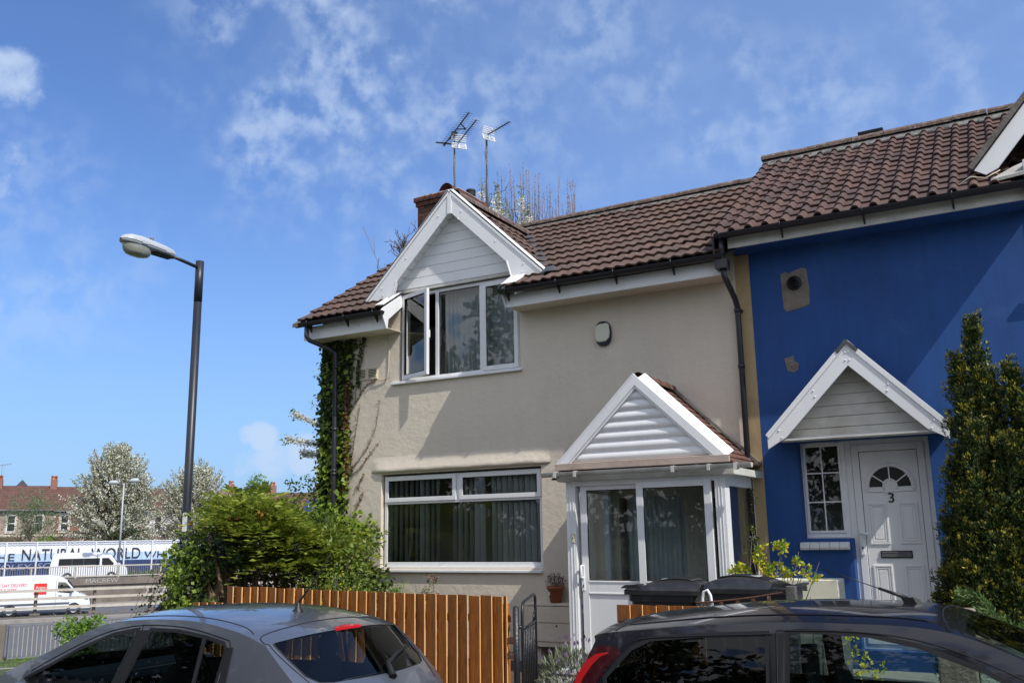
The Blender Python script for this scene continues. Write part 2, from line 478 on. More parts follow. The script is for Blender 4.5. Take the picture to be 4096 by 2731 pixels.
class MB:
    def __init__(s):
        s.v = []; s.f = []; s.m = []; s.s = []
    def add(s, vs, fs, m=0, smooth=False):
        o = len(s.v)
        s.v.extend([tuple(map(float, p)) for p in vs])
        for f in fs:
            s.f.append(tuple(o+i for i in f)); s.m.append(m); s.s.append(smooth)
    def box(s, x0, x1, y0, y1, z0, z1, m=0):
        if x0 > x1: x0, x1 = x1, x0
        if y0 > y1: y0, y1 = y1, y0
        if z0 > z1: z0, z1 = z1, z0
        s.add([(x0, y0, z0), (x1, y0, z0), (x1, y1, z0), (x0, y1, z0), (x0, y0, z1), (x1, y0, z1), (x1, y1, z1), (x0, y1, z1)],
              [(0, 3, 2, 1), (4, 5, 6, 7), (0, 1, 5, 4), (1, 2, 6, 5), (2, 3, 7, 6), (3, 0, 4, 7)], m)
    def beam(s, p0, p1, w, h, up=(0, 0, 1), m=0):
        p0, p1 = Vector(p0), Vector(p1)
        d = (p1-p0).normalized()
        u = Vector(up)
        sd = d.cross(u)
        if sd.length < 1e-5: sd = d.cross(Vector((1, 0, 0)))
        sd.normalize()
        u = sd.cross(d)
        vs = []
        for p in (p0, p1):
            for a, b in ((-1, -1), (1, -1), (1, 1), (-1, 1)):
                vs.append(p+sd*(a*w/2)+u*(b*h/2))
        s.add(vs, [(0, 1, 2, 3), (7, 6, 5, 4), (0, 4, 5, 1), (1, 5, 6, 2), (2, 6, 7, 3), (3, 7, 4, 0)], m)
    def tube(s, pts, r, n=8, m=0, cap=True, smooth=True):
        pts = [Vector(p) for p in pts]
        k = len(pts)
        rs = [r]*k if isinstance(r, (int, float)) else list(r)
        vs = []
        ref = None
        for i, p in enumerate(pts):
            d = (pts[min(i+1, k-1)]-pts[max(i-1, 0)])
            if d.length < 1e-9: d = Vector((0, 0, 1))
            d.normalize()
            if ref is None:
                ref = d.cross(Vector((0, 0, 1)) if abs(d.z) < .9 else Vector((1, 0, 0))).normalized()
            else:
                ref = (ref-d*ref.dot(d))
                if ref.length < 1e-6: ref = d.cross(Vector((0, 1, 0)))
                ref.normalize()
            q = d.cross(ref)
            for j in range(n):
                a = 2*math.pi*j/n
                vs.append(p+(ref*math.cos(a)+q*math.sin(a))*rs[i])
        fs = []
        for i in range(k-1):
            for j in range(n):
                a = i*n+j; b = i*n+(j+1) % n
                fs.append((a, b, b+n, a+n))
        s.add(vs, fs, m, smooth)
        if cap:
            o = len(s.v)-len(vs)
            s.f.append(tuple(o+j for j in reversed(range(n)))); s.m.append(m); s.s.append(False)
            s.f.append(tuple(o+(k-1)*n+j for j in range(n))); s.m.append(m); s.s.append(False)
    def prism(s, poly, ext, m=0):
        k = len(poly)
        e = Vector(ext)
        p = [Vector(q) for q in poly]
        vs = p+[q+e for q in p]
        nrm = Vector((0, 0, 0))
        for i in range(k):
            nrm += p[i].cross(p[(i+1) % k])
        fl = nrm.dot(e) > 0
        a = tuple(range(k)); b = tuple(range(k, 2*k))
        fs = [tuple(reversed(a)) if fl else a, b if fl else tuple(reversed(b))]
        for i in range(k):
            j = (i+1) % k
            fs.append((i, j, j+k, i+k) if fl else (j, i, i+k, j+k))
        s.add(vs, fs, m)
    def xz(s, pts, y0, y1, m=0):
        s.prism([(x, y0, z) for x, z in pts], (0, y1-y0, 0), m)
    def lathe(s, prof, c=(0, 0, 0), axis='Z', n=20, m=0, smooth=True):
        vs = []
        for r, h in prof:
            for j in range(n):
                a = 2*math.pi*j/n
                x, y = r*math.cos(a), r*math.sin(a)
                p = (x, y, h) if axis == 'Z' else ((x, h, y) if axis == 'Y' else (h, x, y))
                vs.append((c[0]+p[0], c[1]+p[1], c[2]+p[2]))
        fs = []
        for i in range(len(prof)-1):
            for j in range(n):
                a = i*n+j; b = i*n+(j+1) % n
                fs.append((a, b, b+n, a+n))
        s.add(vs, fs, m, smooth)
    def frame(s, x0, x1, z0, z1, y0, y1, t, tb=None, tt=None, m=0):
        tb = t if tb is None else tb
        tt = t if tt is None else tt
        s.box(x0, x0+t, y0, y1, z0, z1, m)
        s.box(x1-t, x1, y0, y1, z0, z1, m)
        s.box(x0+t, x1-t, y0, y1, z0, z0+tb, m)
        s.box(x0+t, x1-t, y0, y1, z1-tt, z1, m)
    def grid(s, P, m=0, smooth=True, flip=False):
        a, b = len(P), len(P[0])
        vs = [p for row in P for p in row]
        fs = []
        for i in range(a-1):
            for j in range(b-1):
                q = (i*b+j, i*b+j+1, (i+1)*b+j+1, (i+1)*b+j)
                fs.append(tuple(reversed(q)) if flip else q)
        s.add(vs, fs, m, smooth)
    def build(s, name, mats, parent=None, bevel=0.0, origin=True):
        me = bpy.data.meshes.new(name)
        vs = s.v
        loc = None
        if parent is None and origin and vs:
            a = np.array(vs)
            lo, hi = a.min(0), a.max(0)
            loc = ((lo[0]+hi[0])/2, (lo[1]+hi[1])/2, lo[2])
            vs = [tuple(p) for p in (a-np.array(loc))]
        me.from_pydata(vs, [], s.f)
        ms = mats if isinstance(mats, (list, tuple)) else [mats]
        for q in ms: me.materials.append(q)
        me.polygons.foreach_set('material_index', s.m)
        me.polygons.foreach_set('use_smooth', s.s)
        me.update()
        o = bpy.data.objects.new(name, me)
        if loc: o.location = loc
        link(o, parent)
        if bevel:
            b = o.modifiers.new('b', 'BEVEL')
            b.width = bevel; b.segments = 2; b.limit_method = 'ANGLE'; b.angle_limit = R(50)
        return o

def npmesh(name, Vs, nper, mats, parent=None, mi=None, smooth=False):
    """Vs (K*nper,3) consecutive polygons with nper verts each."""
    K = len(Vs)//nper
    me = bpy.data.meshes.new(name)
    loc = None
    if parent is None:
        lo, hi = Vs.min(0), Vs.max(0)
        loc = np.array([(lo[0]+hi[0])/2, (lo[1]+hi[1])/2, lo[2]])
        Vs = Vs-loc
    me.vertices.add(len(Vs)); me.vertices.foreach_set('co', Vs.astype(np.float32).ravel())
    me.loops.add(len(Vs)); me.loops.foreach_set('vertex_index', np.arange(len(Vs), dtype=np.int32))
    me.polygons.add(K)
    me.polygons.foreach_set('loop_start', np.arange(0, len(Vs), nper, dtype=np.int32))
    me.polygons.foreach_set('loop_total', np.full(K, nper, dtype=np.int32))
    ms = mats if isinstance(mats, (list, tuple)) else [mats]
    for q in ms: me.materials.append(q)
    if mi is not None: me.polygons.foreach_set('material_index', np.asarray(mi, dtype=np.int32))
    me.update(calc_edges=True)
    me.validate()
    o = bpy.data.objects.new(name, me)
    if loc is not None: o.location = loc
    return link(o, parent)

def unit(a): return a/np.maximum(np.linalg.norm(a, axis=-1, keepdims=True), 1e-9)
def leafv(P, size, aspect=.5, D=None, Nn=None, jit=1.0, fold=.15):
    """leaf quads at P; D preferred direction; Nn preferred leaf normal"""
    K = len(P)
    d = rng.normal(size=(K, 3))*jit
    if D is not None: d = d+D
    d = unit(d)
    nn = rng.normal(size=(K, 3))*(.6 if Nn is not None else 1)
    if Nn is not None: nn = nn+Nn
    s = unit(np.cross(d, nn))
    n2 = np.cross(s, d)
    L = (size*rng.uniform(.65, 1.25, K))[:, None] if np.isscalar(size) else size[:, None]
    w_ = L*aspect*.5
    a = P
    b = P+d*L*.45+s*w_+n2*L*fold
    c = P+d*L
    e = P+d*L*.45-s*w_+n2*L*fold
    return np.stack([a, b, c, e], 1).reshape(-1, 3)
def shell(c, r, K, inner=.55):
    """points in ellipsoid shell"""
    d = unit(rng.normal(size=(K, 3)))
    t = rng.uniform(inner**3, 1, K)**(1/3)
    return np.array(c)+d*t[:, None]*np.array(r), d
def clumps(blobs, K, cr, per, inner=.5):
    """leaf points: clump centres inside blob ellipsoids (weighted), per leaves each"""
    wts = np.array([b[1][0]*b[1][1]*b[1][2] for b in blobs])**.67
    wts = wts/wts.sum()
    out = []; dirs = []
    for b, wt in zip(blobs, wts):
        k = max(1, int(K*wt))
        C, d = shell(b[0], b[1], k, inner)
        rr = cr*rng.uniform(.6, 1.3, k)
        off = unit(rng.normal(size=(k, per, 3)))*(rng.uniform(.3, 1, (k, per, 1))*rr[:, None, None])
        out.append((C[:, None, :]+off).reshape(-1, 3))
        dd = unit(off+d[:, None, :]*.4*cr)
        dirs.append(dd.reshape(-1, 3))
    return np.concatenate(out), np.concatenate(dirs)

def textmesh(name, body, x0, x1, h, org, ux, uz, mat_, parent, thick=.004, kerning=1.0):
    """text filling width x0..x1 (along ux from org), cap height h, lying in plane ux,uz"""
    cu = bpy.data.curves.new('t', 'FONT')
    cu.body = body
    cu.space_character = kerning
    cu.extrude = .5
    t = bpy.data.objects.new('t', cu)
    col.objects.link(t)
    dg = bpy.context.evaluated_depsgraph_get()
    me = bpy.data.meshes.new_from_object(t.evaluated_get(dg))
    bpy.data.objects.remove(t)
    k = len(me.vertices)
    a = np.empty(k*3); me.vertices.foreach_get('co', a); a = a.reshape(-1, 3)
    lo, hi = a.min(0), a.max(0)
    ux, uz = Vector(ux).normalized(), Vector(uz).normalized()
    un = ux.cross(uz)
    A = (a-lo)/(hi-lo)
    pts = np.array(org)+np.outer(x0+A[:, 0]*(x1-x0), ux)+np.outer(A[:, 1]*h, uz)+np.outer((A[:, 2]-.5)*thick, un)
    me.vertices.foreach_set('co', pts.ravel())
    me.materials.clear(); me.materials.append(mat_)
    for p in me.polygons: p.material_index = 0; p.use_smooth = False
    me.update()
    o = bpy.data.objects.new(name, me)
    return link(o, parent)

# background frame: s metres along the view towards the dual carriageway, a metres to the right
BN = Vector((-math.sin(R(54)), math.cos(R(54)), 0))
BT = Vector((BN.y, -BN.x, 0))
def bgp(a, s, z): return BN*s+BT*a+Vector((0, 0, z))
def gz(x, y):
    s = x*BN.x+y*BN.y
    return -0.0625*min(max(0.0, s-6), 27)
# ------------------------------------------------------------ ground, roads
def sheet(name, xs, ys, zf, m, dz=0.0):
    b = MB()
    P = [[(x, y, zf(x, y)+dz) for x in xs] for y in ys]
    b.grid(P, smooth=False)
    return tag(b.build(name, m), kind='structure')
def bsheet(name, a0, a1, ss, m, n=2):
    b = MB()
    P = [[bgp(a0+(a1-a0)*i/n, s, z) for i in range(n+1)] for s, z in ss]
    b.grid(P, smooth=False)
    return tag(b.build(name, m), kind='structure')
xs = list(np.arange(-34, 14.1, 1.5))
b = MB(); b.box(-3000, 3000, -3000, 3000, -3.4, -3.3); tag(b.build('ground', M['grass']), kind='structure')
def skirt(name, x0, x1, y0, y1, zt, m):
    b = MB()
    xx = list(np.arange(x0, x1, 1.5))+[x1]
    P = [[(x, y0, -3.3) for x in xx], [(x, y0, zt(x, y0)) for x in xx], [(x, y1, zt(x, y1)) for x in xx], [(x, y1, -3.3) for x in xx]]
    b.grid(P, smooth=False)
    P = [[(x0, y, -3.3), (x0, y, zt(x0, y))] for y in (y0, y1)]
    b.grid(P, smooth=False)
    P = [[(x1, y, -3.3), (x1, y, zt(x1, y))] for y in (y0, y1)]
    b.grid(P, smooth=False)
    return tag(b.build(name, m), kind='structure')
skirt('road', -34, 14, -1.2, 7.35, lambda x, y: gz(x, y), M['asphalt'])
skirt('far_pavement', -34, 14, -3.4, -1.2, lambda x, y: gz(x, y)+.1, M['pave'])
skirt('bank_ground', -34, 14, -14, -3.4, lambda x, y: gz(x, y)+.15, M['bank'])
skirt('pavement', -34, 14, 7.47, 8.24, lambda x, y: gz(x, y)+.11, M['pave'])
b = MB()
for x in np.arange(-34, 14, .9):
    zc = gz(x+.45, 7.4)
    b.box(x, x+.89, 7.35, 7.47, zc-.3, zc+.125)
tag(b.build('kerb', M['kerb'], bevel=.01), kind='structure')
b = MB(); b.box(-12.6, -3.0, 8.24, 17.5, -1.5, .22); tag(b.build('garden_soil', M['soil']), kind='structure')
b = MB(); b.box(-5.25, -3.03, 8.3, 11.4, .18, .26); tag(b.build('garden_path', M['pave']), kind='structure')
b = MB(); b.box(-3.0, 6.0, 8.24, 17.5, -1.2, .34); tag(b.build('terrace_ground', M['pave']), kind='structure')
skirt('side_ground', -34, -12.6, 8.24, 22, lambda x, y: gz(x, y)+.02, M['grass'])
bsheet('side_lane', -30, 40, [(20, -3.3), (20.01, -1.3), (30, -1.62)], M['asphaltl'])
bsheet('lane_kerb', -30, 40, [(30, -1.62), (30.01, -1.48), (30.25, -1.47), (30.26, -1.5)], M['kerb'])
bsheet('lane_verge', -30, 40, [(30.26, -1.5), (33.6, -1.62), (33.61, -1.7)], M['grass'])
bsheet('slip_road', -30, 40, [(33.61, -1.55), (40, -1.54), (46.8, -1.52)], M['asphaltl'])
bsheet('slip_kerb', -30, 40, [(46.8, -1.52), (46.82, -1.36), (47.3, -1.35)], M['kerb'])
bsheet('road_verge', -30, 40, [(47.3, -1.37), (49.5, -1.45), (52.4, -1.62), (53.2, -2.9)], M['dirt'])
bsheet('dual_carriageway', -60, 80, [(53.2, -2.88), (66, -2.86), (79.2, -2.84)], M['asphaltl'])
for s_, w_ in ((77.4, .35), (66.2, .15), (55.2, .3)):
    bsheet('road_line', -60, 80, [(s_, -2.832), (s_+w_, -2.831)], M['white'])
bsheet('wall_foot_verge', -60, 80, [(79.2, -2.84), (79.21, -2.70), (80.1, -2.68)], M['kerb'])
bsheet('upper_road', -60, 80, [(80.3, -.95), (80.6, -1.3), (94.6, -1.3), (94.61, -1.25), (700, -1.2)], M['asphaltl'])
# retaining wall
t = thing('retaining_wall', 'long stained concrete retaining wall with graffiti below the upper road', 'retaining wall', bgp(0, 80, -2.9))
b = MB()
for k in range(-10, 14):
    a0 = k*5.2+1.0
    q = [bgp(a0, 80.1, -3), bgp(a0+5.17, 80.1, -3), bgp(a0+5.17, 80.1, -1.35), bgp(a0, 80.1, -1.35)]
    b.prism(q, BN*.3)
b.build('wall_panel', M['concrete'], t)
b = MB(); q = [bgp(-52, 79.98, -1.34), bgp(74, 79.98, -1.34), bgp(74, 79.98, -.82), bgp(-52, 79.98, -.82)]
b.prism(q, BN*.55); b.build('coping', M['concrete'], t)
textmesh('graffiti', 'MACREW', 0, 2.3, .32, bgp(.4, 79.96, -1.2), BT, (0, 0, 1), M['grafw'], t, thick=.01)
textmesh('graffiti', 'KB6', 0, 1.6, .8, bgp(4.7, 80.08, -2.3), BT, (0.15, 0.2, 1), M['grafw'], t, thick=.01)
# parapet railing on it
t = thing('parapet_railing', 'cream painted parapet railing with thin bars on the concrete wall', 'railing', bgp(0, 80.2, -.82))
b = MB(); c = MB()
for k in range(-12, 20):
    a0 = k*3.05-.35
    b.beam(bgp(a0, 80.25, -.83), bgp(a0, 80.25, .1), .10, .10)
b.beam(bgp(-38, 80.25, .06), bgp(60, 80.25, .06), .09, .09)
b.beam(bgp(-38, 80.25, -.70), bgp(60, 80.25, -.70), .07, .07)
b.build('rail_frame', M['railcream'], t)
for k in range(-60, 190):
    c.beam(bgp(k*.16, 80.25, -.68), bgp(k*.16, 80.25, .04), .035, .035)
o = c.build('baluster', M['railbar'], t); o['kind'] = 'stuff'
# three rail barrier
t = thing('road_barrier', 'weathered cream three rail barrier on posts along the dirt verge', 'barrier', bgp(0, 51.5, -1.5))
b = MB()
for z in (-.37, -.75, -1.17):
    b.beam(bgp(-20, 51.42, z), bgp(25, 51.42, z), .10, .115)
b.build('rail', M['railcream'], t)
for k in range(-6, 9):
    a0 = .70+k*2.58
    b = MB(); b.beam(bgp(a0, 51.56, -1.55), bgp(a0, 51.56, -.3), .10, .13)
    b.beam(bgp(a0-.22, 51.56, -1.47), bgp(a0+.22, 51.56, -1.47), .3, .08)
    b.build('post', M['concrete'], t)
# grey panel railing
t = thing('pedestrian_railing', 'grey galvanised pedestrian railing beside the lane beyond the grey car', 'railing', bgp(0, 33, -1.6))
b = MB(); c = MB()
def rz(a): return -.575+(a+1.85)*.028
for a0, a1 in ((-1.85, .2), (.3, 2.35), (2.45, 4.5)):
    b.beam(bgp(a0, 33, rz(a0)), bgp(a1, 33, rz(a1)), .06, .05)
    b.beam(bgp(a0, 33, rz(a0)-.94), bgp(a1, 33, rz(a1)-.94), .05, .05)
    for a in (a0, a1): b.beam(bgp(a, 33, rz(a)-1.12), bgp(a, 33, rz(a)+.01), .05, .05)
    n = int((a1-a0)/.125)
    for i in range(1, n):
        a = a0+(a1-a0)*i/n
        c.beam(bgp(a, 33, rz(a)-.93), bgp(a, 33, rz(a)-.02), .016, .02)
b.build('rail_frame', M['railgrey'], t); c.build('baluster', M['railcream'], t)
b = MB(); b.prism([bgp(-2.55, 32.8, -1.9), bgp(-1.97, 32.8, -1.9), bgp(-1.93, 32.8, -.50), bgp(-2.5, 32.8, -.47)], BN*.35)
tag(b.build('concrete_post', M['concrete'], bevel=.03), 'rough concrete gate pier at the left end of the grey railing', 'concrete post')
# hoarding
t = thing('hoarding', 'corrugated mural hoarding in white, pale blue and navy painted with big black words', 'hoarding', bgp(0, 95, -1.3))
for nm, z0, z1, mm in (('white_band', .93, 1.95, 'hoardw'), ('blue_band', .22, .93, 'hoardb'), ('navy_band', -1.3, .22, 'hoardn')):
    b = MB(); P = [[], []]
    n = 720
    for i in range(n+1):
        a = -32+70*i/n
        s_ = 95+(.035 if i % 4 in (0, 1) else 0)
        dz = -.004*a
        P[0].append(bgp(a, s_, z0+dz if z0 > -1 else z0)); P[1].append(bgp(a, s_, z1+dz))
    b.grid(P, smooth=False)
    b.build(nm, M[mm], t)
b = MB()
for k in range(-14, 18):
    b.beam(bgp(k*2.42-1.3, 94.93, -1.3), bgp(k*2.42-1.3, 94.93, 1.97-.01*k), .10, .10)
b.beam(bgp(-32, 94.95, 2.06), bgp(38, 94.95, 1.78), .1, .07)
b.beam(bgp(-32, 94.95, 1.86), bgp(38, 94.95, 1.58), .05, .03)
b.build('frame', M['hoardw'], t)
for body, a0, a1, h, z in (('THE', -7.6, -5.45, .62, .36), ('NATURAL', -4.87, .1, .98, .36), ('WORLD', .75, 4.95, .98, .33), ('WHI', 5.3, 7.3, .60, .35)):
    textmesh('lettering', body, a0, a1, h, bgp(0, 94.96, z), BT, (0, 0, 1), M['letter'], t, thick=.02)
textmesh('graffiti', 'SOLEX', -6.9, -4.1, .5, bgp(0, 94.96, -.45), BT, (0.12, .16, 1), M['graf'], t, thick=.02)
textmesh('graffiti', 'SOT', -3.6, -1.9, .5, bgp(0, 94.96, -.4), BT, (.12, .16, 1), M['graf'], t, thick=.02)

# twin street lamp by the upper road
t = thing('twin_street_lamp', 'tall grey twin headed street lamp behind the parapet', 'street lamp', bgp(2.72, 82.4, -1.3))
b = MB(); b.tube([bgp(2.72, 82.4, -1.3), bgp(2.72, 82.4, .2)], .13, 10); b.tube([bgp(2.72, 82.4, .2), bgp(2.72, 82.4, 6.5)], [.085, .05], 10)
b.build('pole', M['lampgrey'], t)
for sg in (-1, 1):
    b = MB(); b.tube([bgp(2.72, 82.4, 6.35), bgp(2.72+sg*.5, 82.4, 6.55+.06*sg)], .035, 6); b.build('arm', M['alu'], t)
    b = MB()
    for i in range(6):
        pass
    b.tube([bgp(2.72+sg*.35, 82.4, 6.6+.08*sg), bgp(2.72+sg*.6, 82.4, 6.66+.08*sg), bgp(2.72+sg*1.0, 82.4, 6.66+.1*sg), bgp(2.72+sg*1.15, 82.4, 6.62+.1*sg)], [.06, .17, .19, .09], 10)
    b.build('lamp_head', M['lampgrey'], t)

# the near street lamp
LX, LY = -13.65, 12.0
lz = gz(LX, LY)
t = thing('street_lamp', 'tall dark street lamp with a grey lantern reaching over the road', 'street lamp', (LX, LY, lz))
b = MB(); b.tube([(LX, LY, lz), (LX, LY, 2.3)], .095, 20); b.tube([(LX, LY, 2.3), (LX, LY, 2.42), (LX, LY, 6.34)], [.095, .078, .076], 20)
b.tube([(LX, LY, 6.36), (LX, LY, 7.16)], .078, 20)
b.tube([(LX, LY, 6.32), (LX, LY, 6.38)], .068, 20)
b.build('pole', M['pole'], t)
b = MB(); b.tube([(LX, LY-.05, 7.03), (LX, LY-.68, 7.10)], .033, 12); b.build('arm', M['pole'], t)
def lantern():
    y0 = LY-.62; z0 = 7.10
    ups = [(0, .05, .07, .05), (.06, .10, .11, .045), (.25, .15, .13, .05), (.5, .165, .14, .06), (.8, .175, .15, .075), (1.0, .16, .13, .07), (1.12, .11, .08, .05), (1.17, .02, .01, .01)]
    up = MB(); lo = MB(); P = []; Q = []
    for (d, hw, h, l) in ups:
        y = y0-d; z = z0+d*.035
        P.append([(LX+hw*math.cos(a), y, z+h*max(0, math.sin(a))**.8) for a in np.linspace(0, math.pi, 13)])
        Q.append([(LX+hw*.97*math.cos(a), y, z-.012-l*.8*max(0, math.sin(a))**.5) for a in np.linspace(0, math.pi, 13)])
    up.grid(P); up.grid([[p[0] for p in P], [p[-1] for p in P]])
    up.build('housing', M['lampgrey'], t)
    lo.grid(Q, flip=True)
    for sx in (-1, 1):
        lo.box(LX+sx*.17, LX+sx*.185, y0-.85, y0-.72, z0+.005, z0+.05); lo.box(LX+sx*.14, LX+sx*.15, y0-.3, y0-.2, z0-.01, z0+.035)
    lo.build('lower_housing', M['lampgrey'], t)
    bw = MB(); P = []
    for k, (f, dd) in enumerate(((1, 0), (.98, .05), (.9, .12), (.72, .165), (.4, .185), (.02, .19))):
        P.append([(LX+.155*f*math.cos(a), y0-.82+.30*f*math.sin(a)*(1.0), z0-.03-dd) for a in np.linspace(0, 2*math.pi, 25)])
    bw.grid(P, flip=True); bw.build('bowl', M['lampbowl'], t)
    c = MB(); c.lathe([(0, .075), (.03, .075), (.036, .06), (.036, 0)], (LX, y0-.52, z0+.145), n=12); c.build('photocell', M['alu'], t)
    g = MB(); g.box(LX-.1, LX+.1, y0-.5, y0-.06, z0-.062, z0-.05); g.build('gear_cover', M['trim'], t)
lantern()
b = MB(); b.prism([(LX+.02, LY-.1, 2.05), (LX+.09, LY-.055, 2.05), (LX+.09, LY-.055, 2.38), (LX+.02, LY-.1, 2.38)], (.004, -.004, 0))
b.build('number_sticker', M['sticker'], t)

# blue cycle and pedestrian sign
sx, sy = -21.2, 23.95
sz = gz(sx, sy)
t = thing('cycle_path_sign', 'round blue sign with white bicycle and walking figures beside the house corner', 'road sign', (sx, sy, sz))
b = MB(); b.tube([(sx, sy+.06, sz), (sx, sy+.06, 3.1)], .038, 8); b.build('post', M['railgrey'], t)
sn = Vector((-sx, -sy, 0)).normalized(); su = Vector((-sn.y, sn.x, 0))
def sp(a, c, off=0): return Vector((sx, sy, 2.86))+su*a+Vector((0, 0, c))+sn*off
b = MB(); b.add([sp(.3*math.cos(k*math.pi/18), .3*math.sin(k*math.pi/18), .01) for k in range(36)]+[sp(.3*math.cos(k*math.pi/18), .3*math.sin(k*math.pi/18), -.01) for k in range(36)], [tuple(range(36)), tuple(range(71, 35, -1))]+[(i, i+36, (i+1) % 36+36, (i+1) % 36) for i in range(36)])
b.build('disc', M['signblue'], t)
b = MB()
def ring(c, r, r2=.011): b.tube([sp(c[0]+r*math.cos(k*math.pi/9), c[1]+r*math.sin(k*math.pi/9), .016) for k in range(19)], r2, 5, cap=False)
ring((-.11, .09), .058); ring((.09, .09), .058)
for p, q in (((-.11, .09), (-.04, .17)), ((-.04, .17), (.06, .17)), ((.06, .17), (0, .09)), ((0, .09), (-.04, .17)), ((.09, .09), (.05, .19)), ((0, .09), (-.11, .09)), ((.05, .19), (.09, .2)), ((-.07, .19), (-.02, .19))):
    b.tube([sp(*p, .016), sp(*q, .016)], .010, 5)
for cx, cz, k in ((-.02, -.06, 1.0), (.10, -.1, .62)):
    b.tube([sp(cx, cz+.04*k, .016), sp(cx, cz+.07*k, .016)], .028*k, 8)
    b.tube([sp(cx, cz, .016), sp(cx, cz-.09*k, .016)], .035*k, 6)
    for q in (-1, 1):
        b.tube([sp(cx+q*.01, cz-.08*k, .016), sp(cx+q*.03*k, cz-.17*k, .016)], .014*k, 5)
        b.tube([sp(cx+q*.02, cz-.0*k, .016), sp(cx+q*.05*k, cz-.08*k, .016)], .010*k, 5)
b.build('symbols', M['signwhite'], t)
# ------------------------------------------------------------ roof tiles
def tiles(b, O, U, Vv, W_, H_, gauge, period=.21, two=2, wave='s', clip=None, m=0, lift=.03, seed=1):
    """tiled slope: origin O, unit U along the eave, unit Vv up the slope. Each tile is an island."""
    rg = random.Random(seed)
    O, U, Vv = Vector(O), Vector(U).normalized(), Vector(Vv).normalized()
    Nn = U.cross(Vv).normalized()
    if Nn.z < 0: Nn = -Nn
    tw = period*two
    rows = int(math.ceil(H_/gauge)); cols = int(math.ceil(W_/tw))
    def hgt(u):
        f = (u/period) % 1.0
        if wave == 's': return .0115*(1+math.sin(2*math.pi*f+.35*math.sin(2*math.pi*f)))
        if f < .5: return .048*math.sin(math.pi*f/.5)**.55
        return 0.0
    ns = 8 if wave == 's' else 10
    for r in range(rows):
        for c in range(cols):
            u0, u1 = c*tw, min((c+1)*tw, W_)
            if u1-u0 < .02: continue
            v0 = r*gauge; v1 = min(v0+gauge+.06, H_+.055)
            if v1-v0 < .04: continue
            if clip and not clip(O+U*((u0+u1)/2)+Vv*((v0+v1)/2)): continue
            j = rg.uniform(-.004, .006); tl = rg.uniform(-.006, .006); l2 = lift+j
            n = max(2, int(round(ns*two*(u1-u0)/tw)))
            lo, hi, un = [], [], []
            for i in range(n+1):
                u = u0+(u1-u0)*i/n
                h = hgt(u)
                e = tl*(i/n-.5)
                lo.append(O+U*u+Vv*(v0+e)+Nn*(h+l2)); hi.append(O+U*u+Vv*v1+Nn*(h+.002+j)); un.append(O+U*u+Vv*(v0+e+.004)+Nn*(h+l2-.026))
            b.grid([un, lo, hi], m, smooth=False)

def mainz(y): return 5.30+(y-10.98)*.637
SL = Vector((0, 1, .637)).normalized(); SLn = math.hypot(1, .637)
def cren(name, pts, r, m, parent=None, seg=.45):
    pass
def ridge_run(b, x0, x1, y, z, r=.11, seg=.45, m=0):
    n = int(abs(x1-x0)/seg)
    for i in range(n):
        a = x0+(x1-x0)*i/n; c = x0+(x1-x0)*(i+1)/n
        dz = random.uniform(-.006, .006)
        P = []
        for x, k in ((a, 1.0), (c-.008, 1.02)):
            P.append([(x, y+r*1.25*k*math.cos(t_), z+dz+r*.85*k*math.sin(t_)) for t_ in np.linspace(math.pi+.15, -.15, 9)])
        b.grid(P, m, smooth=False)
        b.add(P[0], [tuple(range(9))], m); b.add(P[1], [tuple(range(8, -1, -1))], m)

def gutter(b, x0, x1, y, z, r=.062, m=0):
    """half round gutter along X, z = rim height"""
    P = [];
    for x in (x0, x1):
        o_ = [(x, y+r*math.cos(t_), z+r*1.05*math.sin(t_)) for t_ in np.linspace(math.pi, 2*math.pi, 11)]
        i_ = [(x, y+(r-.006)*math.cos(t_), z+(r-.006)*1.05*math.sin(t_)) for t_ in np.linspace(2*math.pi, math.pi, 11)]
        P.append(o_+i_+[o_[0]])
    b.grid(P, m)
    for p, fl in ((P[0], 1), (P[1], 0)):
        c = p[:11]
        b.add(c, [tuple(range(11)) if fl else tuple(range(10, -1, -1))], m)
def brackets(b, xs_, y, z, r=.062):
    for x in xs_:
        b.tube([(x, y+r*1.12*math.cos(t_), z+r*1.12*1.05*math.sin(t_)) for t_ in np.linspace(math.pi-.2, 2*math.pi+.2, 9)], .010, 5)
        b.prism([(x-.012, y+.07, z-.02), (x-.012, y+.075, z-.16), (x-.012, y, z-.07)], (.024, 0, 0))

